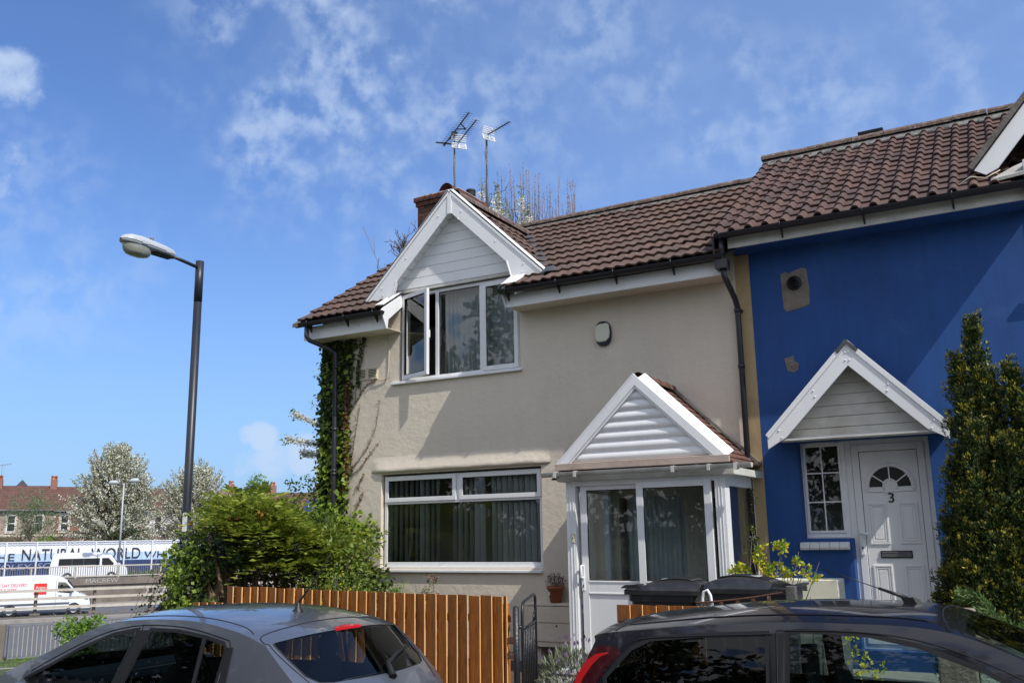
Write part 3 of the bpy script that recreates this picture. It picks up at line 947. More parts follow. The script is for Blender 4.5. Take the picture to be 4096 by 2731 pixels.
def wallface(b, x0, x1, z0, z1, ops, y, thick, m=0, step=1.2):
    """wall in XZ with rectangular openings (xa,xb,za,zb) and reveals"""
    X = sorted(set([x0, x1]+[o[0] for o in ops]+[o[1] for o in ops]+[x for x in np.arange(x0, x1, step)]))
    Z = sorted(set([z0, z1]+[o[2] for o in ops]+[o[3] for o in ops]))
    for i in range(len(X)-1):
        for j in range(len(Z)-1):
            cx, cz = (X[i]+X[i+1])/2, (Z[j]+Z[j+1])/2
            if any(o[0] < cx < o[1] and o[2] < cz < o[3] for o in ops): continue
            a, c, d, e = X[i], X[i+1], Z[j], Z[j+1]
            b.add([(a, y, d), (c, y, d), (c, y, e), (a, y, e)], [(0, 1, 2, 3)], m)
            b.add([(a, y+thick, d), (c, y+thick, d), (c, y+thick, e), (a, y+thick, e)], [(3, 2, 1, 0)], m)
    for xa, xb, za, zb in ops:
        zl = min([zb]+[o[2] for o in ops if o[1] == xa])
        b.add([(xa, y, za), (xa, y+thick, za), (xa, y+thick, zl), (xa, y, zl)], [(0, 1, 2, 3)], m)
        if not any(o[0] == xb for o in ops): b.add([(xb, y, za), (xb, y+thick, za), (xb, y+thick, zb), (xb, y, zb)], [(3, 2, 1, 0)], m)
        b.add([(xa, y, za), (xb, y, za), (xb, y+thick, za), (xa, y+thick, za)], [(0, 1, 2, 3)], m)
        b.add([(xa, y, zb), (xb, y, zb), (xb, y+thick, zb), (xa, y+thick, zb)], [(3, 2, 1, 0)], m)

def boards(b, x0, x1, z0, z1, y, apex, board, t=.012, gap=.008, m=0, curve=False):
    """horizontal cladding clipped to a triangle with apex (xa,za): half width shrinks linearly"""
    xa, za = apex
    z = z0
    def xr(zq):
        f = (zq-z0)/(za-z0)
        return x0+(xa-x0)*f, x1+(xa-x1)*f
    while z < za-.03:
        zt = min(z+board, za-.005)
        l0, r0 = xr(z); l1, r1 = xr(zt-gap)
        if curve:
            n = 5
            P = [[], []]
            P = []
            for i in range(n+1):
                f = i/n; zc = z+(zt-z)*f
                l, r = xr(min(zc, za-.001))
                yy = y-.028*math.sin(math.pi*min(1, f*1.08))**.7*(1-.35*f)
                P.append([(l, yy, zc), (r, yy, zc)])
            b.grid(P, m)
        else:
            b.prism([(l0, y, z), (r0, y, z), (r1, y, zt-gap), (l1, y, zt-gap)], (0, t*-1, 0), m)
            b.prism([(l1, y+.002, zt-gap), (r1, y+.002, zt-gap), (r1, y+.002, zt), (l1, y+.002, zt)], (0, .01, 0), m)
        z = zt

# ================================================================= CREAM HOUSE
WX0, WX1, WY = -10.08, -2.955, 11.5
t = thing('cream_house', 'cream rendered end house with brown tiled roof, gabled dormer and white glazed porch', 'house', (-6.5, 11.5, .2))
LW = (-8.83, -6.045, 1.44, 2.83); UW = (-8.50, -6.345, 4.235, 5.66)
b = MB()
wallface(b, WX0, -3.145, -.9, 5.62, [LW, UW, (-4.9, -4.0, .34, 2.35)], WY, .28)
# gable end and back
gy = [(WY, -.9), (WY, mainz(WY)), (14.2, mainz(14.2)), (16.9, mainz(WY)), (16.9, -.9)]
b.prism([(WX0+.001, y, z) for y, z in gy], (.2, 0, 0))
b.box(WX0+.2, -3.2, 16.7, 16.9, -.9, 5.6)
wall = b.build('wall', M['cream'], t)
b = MB(); b.box(-3.145, -2.955, WY+.001, WY+.2, -.9, 5.40)
b.build('party_strip', M['creamold'], t)['label'] = 'peeling ochre strip beside the blue wall'
b = MB(); b.box(-3.3, -3.2, 11.8, 16.7, -.5, 5.3); b.box(-9.9, -3.2, 13.3, 13.4, 0, 5.3); b.box(-9.9, -3.2, 11.79, 13.3, 3.3, 3.4); b.box(-9.9, -3.2, 11.79, 13.3, .2, .3)
b.build('room', M['room'], t)
# uneven hood over the lower window
b = MB(); P = []
n = 44
for i in range(n+1):
    f = i/n; x = -9.02+(-5.9+9.02)*f
    e = min(1, min(f, 1-f)*14)**.5
    wv = .005*math.sin(i*.7)+.003*math.sin(i*1.9+1)
    P.append([(x, WY+.004, 3.13+wv), (x, WY-.006*e, 3.05+wv), (x, WY-.018*e, 2.985+wv), (x, WY-.036*e, 2.925+wv*.6), (x, WY-.044*e, 2.89+wv), (x, WY-.036*e, 2.858+wv*.5), (x, WY+.01, 2.858)])
b.grid(P, flip=True); b.build('window_hood', M['cream'], t)

def casement(parent, x0, x1, z0, z1, y, t_=.045, glass='glass', pn='sash', d=.05, gl=True, m='upvc'):
    b = MB(); b.frame(x0, x1, z0, z1, y, y+d, t_)
    i_ = t_-.001
    b.frame(x0+i_, x1-i_, z0+i_, z1-i_, y+.012, y+.03, .008, m=1)
    o = b.build(pn, [M[m], M['black']], parent, bevel=.004)
    if gl:
        g = MB(); g.add([(x0+t_*.6, y+.024, z0+t_*.6), (x1-t_*.6, y+.024, z0+t_*.6), (x1-t_*.6, y+.024, z1-t_*.6), (x0+t_*.6, y+.024, z1-t_*.6)], [(0, 1, 2, 3)])
        g.build('pane', M[glass], o)
    return o
# lower window
b = MB(); yw = WY+.06
b.frame(-8.80, -6.065, 1.465, 2.80, yw, yw+.07, .05, tb=.055)
b.box(-8.75, -6.115, yw, yw+.07, 2.375, 2.44); b.box(-7.49, -7.445, yw, yw+.07, 2.44, 2.75)
win = b.build('window', M['upvc'], t, bevel=.004)
def lsash(x0, x1, z0, z1):
    b = MB(); b.frame(x0, x1, z0, z1, yw-.018, yw+.02, .062); b.frame(x0+.06, x1-.06, z0+.06, z1-.06, yw-.004, yw+.012, .008, m=1)
    o = b.build('sash', [M['upvc'], M['black']], win, bevel=.005)
    return o
lsash(-8.785, -7.495, 2.41, 2.79); lsash(-7.44, -6.08, 2.41, 2.79)
g = MB()
for q in ((-8.74, -7.54, 2.45, 2.75), (-7.4, -6.12, 2.45, 2.75), (-8.75, -6.115, 1.52, 2.375)):
    g = MB(); yy = yw+.03
    g.add([(q[0], yy, q[2]), (q[1], yy, q[2]), (q[1], yy, q[3]), (q[0], yy, q[3])], [(0, 1, 2, 3)]); g.build('pane', M['glass'], win)
b = MB()
b.frame(-8.75, -6.115, 1.52, 2.375, yw+.02, yw+.034, .009); b.build('gasket', M['black'], win)
b = MB(); rr = random.Random(5)
x = -8.76
while x < -6.1:
    f = (x+8.76)/2.66
    ang = R(rr.uniform(74, 98)) if f < .56 else R(rr.uniform(58, 73))
    if .36 < f < .42 or .64 < f < .665: x += .10; continue
    wv = .089
    c = Vector((x, WY+.17, 0)); d = Vector((math.cos(ang), math.sin(ang), 0))
    bend = .06 if abs(f-.155) < .02 else 0
    P = []
    for z in (1.5, 1.6, 1.75, 2.0, 2.8):
        k = bend*max(0, (1.8-z)/.3)
        P.append([c-d*wv/2+Vector((k*-1, 0, z)), c+Vector((-k+.009, -.004, z)), c+d*wv/2+Vector((-k, 0, z))])
    b.grid(P)
    x += .092 if f > .62 else .097
b.build('vertical_blind', M['blind'], win)
b = MB(); b.box(-8.87, -6.05, WY-.045, WY+.06, 1.378, 1.415); b.box(-8.83, -6.06, WY+.02, WY+.06, 1.415, 1.465)
b.build('window_sill', M['upvcc'], t, bevel=.006)
# upper window
b = MB(); yu = WY+.03
b.frame(-8.47, -6.37, 4.245, 5.64, yu, yu+.07, .05)
b.box(-7.845, -7.785, yu, yu+.07, 4.295, 5.59); b.box(-7.045, -6.98, yu, yu+.07, 4.295, 5.59)
win = b.build('window', M['upvc'], t, bevel=.004)
g = MB(); g.add([(-7.79, yu+.03, 4.29), (-7.04, yu+.03, 4.29), (-7.04, yu+.03, 5.6), (-7.79, yu+.03, 5.6)], [(0, 1, 2, 3)]); g.build('pane', M['glass'], win)
b = MB(); b.frame(-7.787, -7.043, 4.293, 5.592, yu+.018, yu+.034, .009); b.build('gasket', M['black'], win)
s2 = MB(); s2.frame(-6.99, -6.385, 4.27, 5.61, yu-.02, yu+.02, .065); s2.frame(-6.927, -6.448, 4.333, 5.547, yu-.006, yu+.012, .009, m=1)
s2.build('sash', [M['upvc'], M['black']], win, bevel=.005)
g = MB(); g.add([(-6.94, yu+.0, 4.32), (-6.44, yu+.0, 4.32), (-6.44, yu+.0, 5.56), (-6.94, yu+.0, 5.56)], [(0, 1, 2, 3)]); g.build('pane', M['glass'], win)
# opened casement, hinged left
def rotp(b, piv, ang):
    ca, sa = math.cos(ang), math.sin(ang)
    b.v = [(piv[0]+(x-piv[0])*ca-(y-piv[1])*sa, piv[1]+(x-piv[0])*sa+(y-piv[1])*ca, z) for x, y, z in b.v]
piv = (-8.45, yu-.01); ang = R(-19)
b = MB(); b.frame(-8.45, -7.80, 4.275, 5.615, yu-.03, yu+.02, .065); b.frame(-8.387, -7.863, 4.338, 5.552, yu-.034, yu+.01, .009, m=1)
b.box(-7.83, -7.815, yu+.02, yu+.05, 4.85, 4.97, 0)
rotp(b, piv, ang); osh = b.build('opened_sash', [M['upvc'], M['black']], win, bevel=.004)
g = MB(); g.add([(-8.4, yu-.005, 4.33), (-7.85, yu-.005, 4.33), (-7.85, yu-.005, 5.56), (-8.4, yu-.005, 5.56)], [(0, 1, 2, 3)]); rotp(g, piv, ang); g.build('pane', M['glass'], osh)
b = MB(); b.box(-8.635, -6.31, WY-.05, WY+.03, 4.205, 4.245); b.build('window_sill', M['upvcc'], t, bevel=.005)
# curtains upstairs: gathered folds
b = MB()
def curtain(x0, x1, z0, z1, y, amp=.03, fr=9, tw=0):
    P = []
    for z in np.linspace(z0, z1, 9):
        f = (z-z0)/(z1-z0)
        P.append([(x0+(x1-x0)*i/70+tw*(1-f)*(1-f)*.25, y+amp*math.sin(i*fr*2*math.pi/70+.6*math.sin(i*.2))*(.7+.3*(1-f)), z) for i in range(71)])
    b.grid(P)
curtain(-7.55, -6.4, 4.25, 5.6, WY+.26, .03, 12)
curtain(-7.84, -7.55, 4.25, 5.6, WY+.30, .02, 4, .2)
b.build('curtain', M['curtain'], win)

# dormer gable (front at 11.28, cladding at the wall)
DY = 11.28; kx = 1.0301; DC = -7.415
def dz(z): return 1.9+(z-1.9)*kx
apex = (DC, 7.09)
outR = (-5.765, 5.52); outL = (-9.0, 5.545)
def bargepoly(sg):
    # right side coordinates mirrored for left
    pts = [(0, 7.09), (1.62, 5.53), (1.42, 5.45), (1.09, 5.46), (.985, 5.80), (0, 6.76)]
    return [(DC+sg*x, z) for x, z in pts]
bw = None
for sg in (1, -1):
    b = MB(); b.xz(bargepoly(sg), DY, DY+.022)
    # capping strip along the top, proud of the tiles
    d = Vector((1.62*sg, 0, -1.56)).normalized(); nn = Vector((1.56*sg, 0, 1.62)).normalized()
    a = Vector((DC, DY-.012, 7.09)); e = a+d*2.25
    b.prism([a+nn*.006, e+nn*.006, e+nn*.03, a+nn*.03+Vector((0, 0, .008))], (0, .15, 0))
    b.prism([a-nn*.03, e-nn*.03, e+nn*.03, a+nn*.03], (0, .011, 0))
    if sg > 0: b.prism([a+nn*.0, a+Vector((0, .06, 0))+nn*.055, a+Vector((0, .07, 0))], d*2.25)
    # small foot return
    b.prism([(DC+sg*1.09, DY-.01, 5.46), (DC+sg*1.105, DY-.01, 5.46), (DC+sg*1.0, DY-.01, 5.82), (DC+sg*.985, DY-.01, 5.80)], (0, .05, 0))
    for fx, off in ((.18, .12), (.55, .12), (.83, .10), (.86, .2), (.2, .24), (.95, .2)):
        p = Vector((DC, DY-.004, 7.09))+d*2.25*fx-nn*off
        b.lathe([(.0, -.008), (.010, -.006), (.012, 0)], p, axis='Y', n=8)
    b.build('bargeboard', M['upvcc'], t, bevel=.003)
    # soffit
    s0 = Vector((DC, DY+.02, 6.80)); s = MB()
    for k in range(12):
        q0 = s0+d*(2.0*k/12); q1 = s0+d*(2.0*(k+1)/12-.022)
        s.prism([q0, q1, q1+Vector((0, .22, 0)), q0+Vector((0, .22, 0))], nn*.012)
    s.prism([s0+nn*.014, s0+d*2.0+nn*.014, s0+d*2.0+nn*.014+Vector((0, .22, 0)), s0+nn*.014+Vector((0, .22, 0))], nn*.02)
    s.build('soffit', M['upvcc'], t)
b = MB(); b.box(DC-.035, DC+.035, DY-.012, DY, 6.72, 7.03); b.build('apex_cover', M['upvcc'], t, bevel=.003)
b = MB(); boards(b, DC-1.14, DC+1.14, 5.705, 7.2, WY-.02, (DC, 6.83), .158, t=.012, gap=.007)
b.build('gable_cladding', M['upvcc'], t)
b = MB(); b.box(DC-1.09, DC+1.09, WY-.028, WY+.03, 5.655, 5.70); b.build('cladding_base_trim', M['upvcd'], t)
b = MB(); b.xz([(DC-1.15, 5.69), (DC+1.15, 5.69), (DC, 6.85)], WY+.03, WY+.1); b.build('gable_wall', M['cream'], t)

# main roof
rb = MB()
Yt = 14.2
H = (Yt-10.99)*SLn
g_ = H/11.0
O = (0, 10.93, mainz(10.93))
yc = 11.55; vs_cut = (yc-10.93)*SLn
tiles(rb, (-10.15, 10.99, mainz(10.99)), (1, 0, 0), SL, 1.68, g_*2, g_, period=.158, clip=None, seed=1, lift=.042)
tiles(rb, (-6.33, 10.99, mainz(10.99)), (1, 0, 0), SL, 3.20, g_*2, g_, period=.158, seed=2, lift=.042)
o2 = Vector((-10.15, 10.99, mainz(10.99)))+SL*(g_*2)
def cl_(p):
    dx = abs(p.x-DC)
    return p.z > 7.05-dx*.963-.28 or dx > 1.55
tiles(rb, o2, (1, 0, 0), SL, 7.02, H-g_*2, g_, period=.158, seed=3, clip=cl_, lift=.042)
# dormer roof slopes
for sg in (1, -1):
    d = Vector((1.62*sg, 0, -1.56)).normalized(); nn = Vector((1.56*sg, 0, 1.62)).normalized()
    e = Vector((DC, DY+.02, 7.09))+d*2.22-nn*.035
    tiles(rb, e if sg > 0 else e, (0, 1, 0), -d, 2.6, 2.2, .30, seed=5+sg, clip=lambda p: p.z > mainz(p.y)+.0)
roof = rb.build('roof', M['tile'], t)
# under-slope sheet so no light leaks, back slope
b = MB()
def slab(x0, x1, y0, y1):
    b.add([(x0, y0, mainz(y0)-.02), (x1, y0, mainz(y0)-.02), (x1, y1, mainz(y1)-.02), (x0, y1, mainz(y1)-.02)], [(0, 1, 2, 3)])
slab(-10.1, -8.47, 10.98, 14.2); slab(-6.34, -3.0, 10.98, 14.2); slab(-8.47, -6.34, 11.56, 14.2)
b.add([(-10.15, 14.2, mainz(14.2)), (-3.0, 14.2, mainz(14.2)), (-3.0, 17.4, 5.3), (-10.15, 17.4, 5.3)], [(0, 1, 2, 3)])
b.add([(DC, DY+.1, 7.06), (DC, 13.7, 7.06), (DC+1.6, 13.7, 5.5), (DC+1.6, DY+.1, 5.5)], [(0, 1, 2, 3)]); b.add([(DC, DY+.1, 7.06), (DC, 13.7, 7.06), (DC-1.6, 13.7, 5.5), (DC-1.6, DY+.1, 5.5)], [(3, 2, 1, 0)])
b.build('roof_felt', M['black'], roof)
b = MB(); ridge_run(b, -10.15, -3.2, 14.2, mainz(14.2)+.03, r=.10)
P = []
b.build('ridge_tiles', M['ridge'], roof)
b = MB()
for x in np.arange(-10.1, -3.3, .11):
    b.prism([(x, 14.02, mainz(14.02)+.02), (x+.11, 14.02+random.uniform(-.03, .03), mainz(14.02)+.02), (x+.11, 14.15, mainz(14.15)+.05), (x, 14.15, mainz(14.15)+.05)], (0, 0, .02))
b.build('ridge_mortar', M['mortar'], roof)
b = MB()
for k in range(6):
    y0 = DY+.1+k*.42
    if y0 > 13.5: break
    P = []
    for y in (y0, y0+.41):
        P.append([(DC+.14*math.cos(a), y, 7.02+.13*math.sin(a)) for a in np.linspace(math.pi+.1, -.1, 9)])
    b.grid(P, smooth=False)
b.build('dormer_ridge_tiles', M['ridge'], roof)
# verge of the left end
b = MB(); b.prism([(-10.19, 10.9, mainz(10.9)-.04), (-10.19, 10.9, mainz(10.9)+.02), (-10.19, 14.2, mainz(14.2)+.03), (-10.19, 14.2, mainz(14.2)-.04)], (.10, 0, 0)); b.build('verge_mortar', M['verge'], roof)
# lead valleys of the dormer
b = MB()
for sg in (1, -1):
    q = []
    for y in np.linspace(11.3, 13.75, 14):
        x = DC+sg*(7.09-mainz(y))/.963
        q.append((x+sg*.02, y, mainz(y)+.035)); 
    P = [[(x-.07, y, z+(.02 if sg > 0 else -.0)) for x, y, z in q], [(x, y, z-.0) for x, y, z in q], [(x+.07, y, z+.01) for x, y, z in q]]
    b.grid(P)
b.build('valley_lead', M['lead'], roof)
b = MB()
b.prism([(-5.85, 11.22, mainz(11.22)+.05), (-5.70, 11.18, mainz(11.18)+.09), (-5.58, 11.24, mainz(11.24)+.06), (-5.68, 11.34, mainz(11.34)+.10), (-5.8, 11.32, mainz(11.32)+.10)], (0, 0, .012)); b.build('lead_flashing', M['lead'], roof)

# fascias, verge returns, gutters
b = MB(); b.box(-10.12, -8.462, 11.10, 11.125, 5.02, 5.24)
b.box(-10.12, -8.47, 11.126, 11.5, 5.03, 5.04, 1)
b.prism([(-8.478, 11.10, 5.02), (-8.478, 10.96, 5.28), (-8.478, 11.02, 5.335), (-8.478, 11.5, 5.64), (-8.478, 11.5, 5.44), (-8.478, 11.15, 5.17), (-8.478, 11.13, 5.02)], (.022, 0, 0))
b.prism([(-8.60, 11.0, mainz(11.0)+.05), (-8.45, 11.0, mainz(11.0)+.05), (-8.45, 11.5, mainz(11.5)+.05), (-8.60, 11.5, mainz(11.5)+.05)], (0, -.01, .02))
b.build('fascia', [M['upvcc'], M['cream']], t, bevel=.003)
b = MB(); b.box(-6.335, -3.16, 11.10, 11.125, 5.055, 5.24); b.box(-6.335, -3.16, 11.126, 11.5, 5.065, 5.075, 1)
b.prism([(-6.335, 11.10, 5.055), (-6.335, 10.96, 5.28), (-6.335, 11.02, 5.335), (-6.335, 11.5, 5.64), (-6.335, 11.5, 5.44), (-6.335, 11.15, 5.17), (-6.335, 11.13, 5.055)], (-.022, 0, 0))
b.prism([(-6.36, 11.0, mainz(11.0)+.05), (-6.12, 11.0, mainz(11.0)+.05), (-6.12, 11.35, mainz(11.35)+.05), (-6.36, 11.5, mainz(11.5)+.05)], (0, -.01, .02))
b.build('fascia', [M['upvcc'], M['cream']], t, bevel=.003)
b = MB(); gutter(b, -10.17, -8.44, 10.965, 5.275); brackets(b, (-9.9, -9.15, -8.58), 10.965, 5.275); b.build('gutter', M['gutb'], t)
b = MB(); gutter(b, -6.36, -3.14, 10.965, 5.285); brackets(b, (-6.25, -5.45, -4.6, -3.8), 10.965, 5.285); b.build('gutter', M['gutb'], t)
b = MB(); b.tube([(-9.95, 10.97, 5.22), (-9.95, 10.97, 5.06), (-9.92, 11.0, 4.99), (-9.75, 11.27, 4.88), (-9.66, 11.34, 4.80), (-9.645, 11.35, 2.9), (-9.65, 11.35, .3)], .037, 12)
for z in (4.55, 3.55, 2.9, 2.85): b.tube([(-9.647, 11.35, z), (-9.647, 11.35, z+.05)], .046, 12)
b.build('downpipe', M['pipe'], t)
b = MB(); b.tube([(-9.0, 11.08, 5.15), (-8.97, 11.15, 5.04), (-8.85, 11.45, 4.99), (-8.72, 11.47, 5.0), (-8.69, 11.485, 4.9), (-8.70, 11.485, 4.45), (-8.72, 11.48, 4.33), (-8.85, 11.475, 4.30), (-8.93, 11.46, 4.35), (-8.91, 11.455, 4.41)], .008, 6)
b.build('cable', M['ventc'], t)
# wall vents
for x in (-9.335, -9.12):
    b = MB(); b.frame(x, x+.205, 4.34, 4.53, WY-.022, WY, .02, tb=.02)
    b.box(x+.02, x+.185, WY-.006, WY-.001, 4.36, 4.51, 1)
    for k in range(6):
        z = 4.372+k*.0245
        b.box(x+.02, x+.185, WY-.020, WY-.012, z, z+.0085)
    b.build('air_vent', [M['ventc'], M['black']], t)
# chimney
b = MB(); b.box(-9.97, -9.03, 14.04, 14.96, 6.4, 8.17); b.box(-10.0, -9.0, 14.01, 14.99, 8.17, 8.26); b.box(-10.03, -8.97, 13.98, 15.02, 8.26, 8.35)
ch = b.build('chimney', M['brick'], t, bevel=.008)
b = MB(); b.prism([(-9.98, 14.03, 8.35), (-9.02, 14.03, 8.35), (-9.02, 14.97, 8.35), (-9.98, 14.97, 8.35)], (0, 0, .05)); b.build('cement_cap', M['cap'], ch, bevel=.02)
b = MB(); P = []
for y in (14.25, 14.75):
    P.append([(-9.45+.17*math.cos(a), y, 8.42+.22*math.sin(a)) for a in np.linspace(math.pi, 0, 13)]+[(-9.45+.145*math.cos(a), y, 8.42+.195*math.sin(a)) for a in np.linspace(0, math.pi, 13)]+[(-9.62, y, 8.42)])
b.grid(P)
b.build('hooded_cowl', M['clay'], ch)
b = MB(); b.lathe([(.0, .16), (.085, .16), (.10, .14), (.10, .12), (.085, .11), (.10, .09), (.085, .07), (.10, .05), (.085, .03), (.085, -.06)], (-9.17, 14.72, 8.43), n=16); b.build('vent_cowl', M['black'], ch)

# aerials ------------------------------------------------------
def yagi(parent, P0, th, L, n, el=.2, refl=None, plate=True, r=.013):
    D = Vector((math.cos(th), -math.sin(th), 0)); S = Vector((D.y, -D.x, 0))
    P0 = Vector(P0)
    b = MB(); b.beam(P0, P0+D*L, .017, .017)
    b.build('boom', M['gutb'], parent)
    b = MB()
    for i in range(n):
        p = P0+D*(L*(i+.6)/n)
        l = el*(1-.25*i/n)
        b.tube([p-S*l/2, p+S*l/2], .0038, 4)
    b.build('directors', M['gutb'], parent)
    if plate:
        b = MB()
        c = P0+D*.0
        for sg in (1, -1):
            # corner plates: slotted grid
            up = Vector((0, 0, 1))*sg-D*.35*1
            up = (Vector((0, 0, sg*.9))+D*.35).normalized()
            for k in range(4):
                q = c+up*(.03+k*.038)
                b.beam(q-S*.15, q+S*.15, .014, .016, up=D)
            for q in (-.14, -.01, .01, .14):
                b.beam(c+up*.02+S*q, c+up*.155+S*q, .014, .02, up=D)
        b.build('reflector', M['hoardw'], parent)
t1 = thing('tv_aerial', 'left hand mast with two stacked black aerials and one white reflector on the chimney', 'aerial', (-9.05, 13.96, 8.2), group='aerials on the chimney')
b = MB(); b.tube([(-9.05, 13.95, 7.6), (-9.05, 13.95, 9.5)], .017, 8)
b.tube([(-9.04, 13.97, 7.7), (-9.03, 13.93, 8.2), (-9.065, 13.93, 8.7), (-9.035, 13.93, 9.1), (-9.0, 13.9, 9.35)], .005, 4)
b.build('mast', M['alu'], t1)
D39 = Vector((math.cos(R(39)), -math.sin(R(39)), 0))
b = MB(); b.tube([(-9.05, 13.95, 9.46), Vector((-9.05, 13.95, 9.5))+D39*.12, Vector((-9.15, 14, 9.33))+D39*.85+Vector((0, 0, -.10)), Vector((-9.294, 14, 9.33))+D39*.95], .013, 6)
b.tube([Vector((-9.05, 13.95, 9.42)), Vector((-9.294, 14, 9.33))+D39*.18], .013, 6)
b.box(-9.09, -9.0, 13.9, 13.99, 9.4, 9.49); b.build('cradle_arm', M['gutb'], t1)
yagi(t1, (-9.294, 14.0, 9.33), R(39), 1.44, 17, plate=False, el=.20)
b = MB(); S_ = Vector((D39.y, -D39.x, 0)); c0 = Vector((-9.294, 14, 9.33)); b.beam(c0-S_*.19+Vector((0, 0, .01)), c0+S_*.19, .05, .012); b.beam(c0-D39*.1, c0+D39*.05, .03, .03); b.build('rear_reflector', M['gutb'], t1)
yagi(t1, (-8.98, 13.98, 9.27), R(39), 1.06, 12, el=.19)
t2 = thing('tv_aerial', 'right hand mast with a single short aerial and white reflector beside the chimney', 'aerial', (-9.0, 15.05, 7.6), group='aerials on the chimney')
b = MB(); b.tube([(-9.0, 15.07, 7.6), (-9.0, 15.07, 9.8)], .022, 8)
b.tube([(-9.0, 15.04, 7.7)]+[(-9.0+.03*math.sin(k*1.1), 15.04, 7.9+k*.16) for k in range(11)], .006, 4)
b.tube([(-8.97, 15.05, 8.25), (-8.85, 15.0, 8.5), (-8.55, 15.0, 8.55), (-8.4, 15, 8.75)], .006, 4)
b.beam((-9.15, 15.07, 7.75), (-8.98, 15.07, 7.75), .03, .03)
b.build('mast', M['alu'], t2)
yagi(t2, (-8.96, 15.05, 9.84), R(23), .74, 9, el=.17)

# alarm box ------------------------------------------------------
t3 = thing('alarm_box', 'ivory oval alarm box with navy ends fixed high on the cream wall', 'alarm box', (-5.015, 11.45, 4.585))
def oval(w_, h_, n=28, p=2.6): return [(-5.015+w_*abs(math.cos(a))**(2/p)*(1 if math.cos(a) > 0 else -1), 4.585+h_*abs(math.sin(a))**(2/p)*(1 if math.sin(a) > 0 else -1)) for a in np.linspace(0, 2*math.pi, n, endpoint=False)]
b = MB(); b.xz(oval(.118, .172), WY-.055, WY); b.build('base', M['navy'], t3, bevel=.012)
b = MB(); b.xz([(-5.015+x, 4.585+z) for x, z in ((-.10, -.10), (-.05, -.125), (.05, -.12), (.10, -.075), (.112, 0), (.10, .115), (.06, .135), (-.05, .13), (-.10, .10), (-.112, 0))], WY-.078, WY-.05)
b.build('cover', M['alarm'], t3, bevel=.015)

# ------------------------------------------------------------ porch
PY = 10.30; PX0, PX1 = -5.08, -3.092
b = MB()
b.box(PX0, PX0+.12, PY, PY+.12, .34, 2.52); b.box(PX1-.12, PX1, PY, PY+.12, .34, 2.52)
b.box(PX0+.12, PX1-.12, PY, PY+.10, 2.46, 2.52); b.box(PX0+.12, PX1-.12, PY, PY+.1, .34, .40)
for xx in (PX0+.045, PX0+.085): b.box(xx, xx+.012, PY-.006, PY, .36, 2.5)
for xx in (PX1-.085, PX1-.05): b.box(xx, xx+.012, PY-.006, PY, .36, 2.5)
for X_ in (PX0, PX1):
    x0, x1 = (X_, X_+.07) if X_ == PX0 else (X_-.07, X_)
    b.box(x0, x1, PY+.12, WY, 2.40, 2.52); b.box(x0, x1, PY+.12, WY, .34, .95)
    b.box(x0, x1, WY-.08, WY, .95, 2.40); b.box(x0, x1, PY+.12, PY+.17, .95, 2.40); b.box(x0, x1, PY+.17, WY-.08, 1.0, 1.05)
porch = b.build('porch', M['upvc'], t, bevel=.004)
for X_ in (PX0+.035, PX1-.035):
    g = MB(); g.add([(X_, PY+.17, 1.0), (X_, WY-.08, 1.0), (X_, WY-.08, 2.4), (X_, PY+.17, 2.4)], [(0, 1, 2, 3)]); g.build('side_pane', M['glass'], porch)
def slider(x0, x1, y, hand):
    b = MB(); b.frame(x0, x1, .40, 2.475, y, y+.045, .085, tb=.09, tt=.07)
    b.box(x0+.085, x1-.085, y+.004, y+.042, 1.19, 1.345)
    b.box(x0+.085, x1-.085, y-.004, y+.004, 1.325, 1.345); b.box(x0+.085, x1-.085, y-.004, y+.004, 1.19, 1.21)
    b.box(x0+.085, x1-.085, y+.012, y+.035, .49, 1.19)
    b.frame(x0+.085, x1-.085, 1.345, 2.405, y+.008, y+.025, .008, m=1)
    o = b.build('sliding_door', [M['upvc'], M['black']], porch, bevel=.004)
    g = MB(); g.add([(x0+.08, y+.018, 1.34), (x1-.08, y+.018, 1.34), (x1-.08, y+.018, 2.41), (x0+.08, y+.018, 2.41)], [(0, 1, 2, 3)]); g.build('pane', M['glassd'], porch)
slider(-4.91, -4.07, PY+.035, True)
slider(-4.16, -3.255, PY-.012, False)
b = MB(); b.tube([(-4.895, PY+.02, 1.52), (-4.895, PY-.03, 1.515), (-4.89, PY-.035, 1.45), (-4.895, PY-.03, 1.385), (-4.895, PY+.02, 1.375)], .014, 8); b.box(-4.915, -4.875, PY+.02, PY+.035, 1.23, 1.52)
b.build('door_handle', M['upvcc'], porch, bevel=.003)
b = MB(); b.box(-4.893, -4.885, PY+.012, PY+.03, 1.27, 1.3); b.build('keyhole', M['black'], porch)
b = MB(); b.box(-5.005, -4.975, PY-.03, PY-.006, 1.79, 1.90); b.lathe([(0, -.036), (.007, -.034), (.008, -.03)], (-4.99, PY, 1.845), axis='Y', n=10, m=1); b.build('bell_push', [M['ventc'], M['trim']], porch, bevel=.003)
b = MB(); b.box(-5.22, -2.98, PY-.1, PY+.2, .29, .335); b.box(-5.15, -3.0, PY-.04, WY, .05, .29, 1); b.build('threshold', [M['upvc'], M['brick']], porch)
# inside: back wall, inner door, curtain, tall pale panel
b = MB(); curtain(-4.8, -3.75, .4, 2.35, WY+.05, .02, 16); b.build('inner_curtain', M['curtain'], porch)
b = MB(); b.box(-3.7, -3.2, WY-.16, WY-.06, .3, 2.4, 0); b.box(-3.55, -3.35, WY-.17, WY-.16, 1.3, 2.3, 1); b.build('inner_panel', [M['room'], M['dark']], porch)
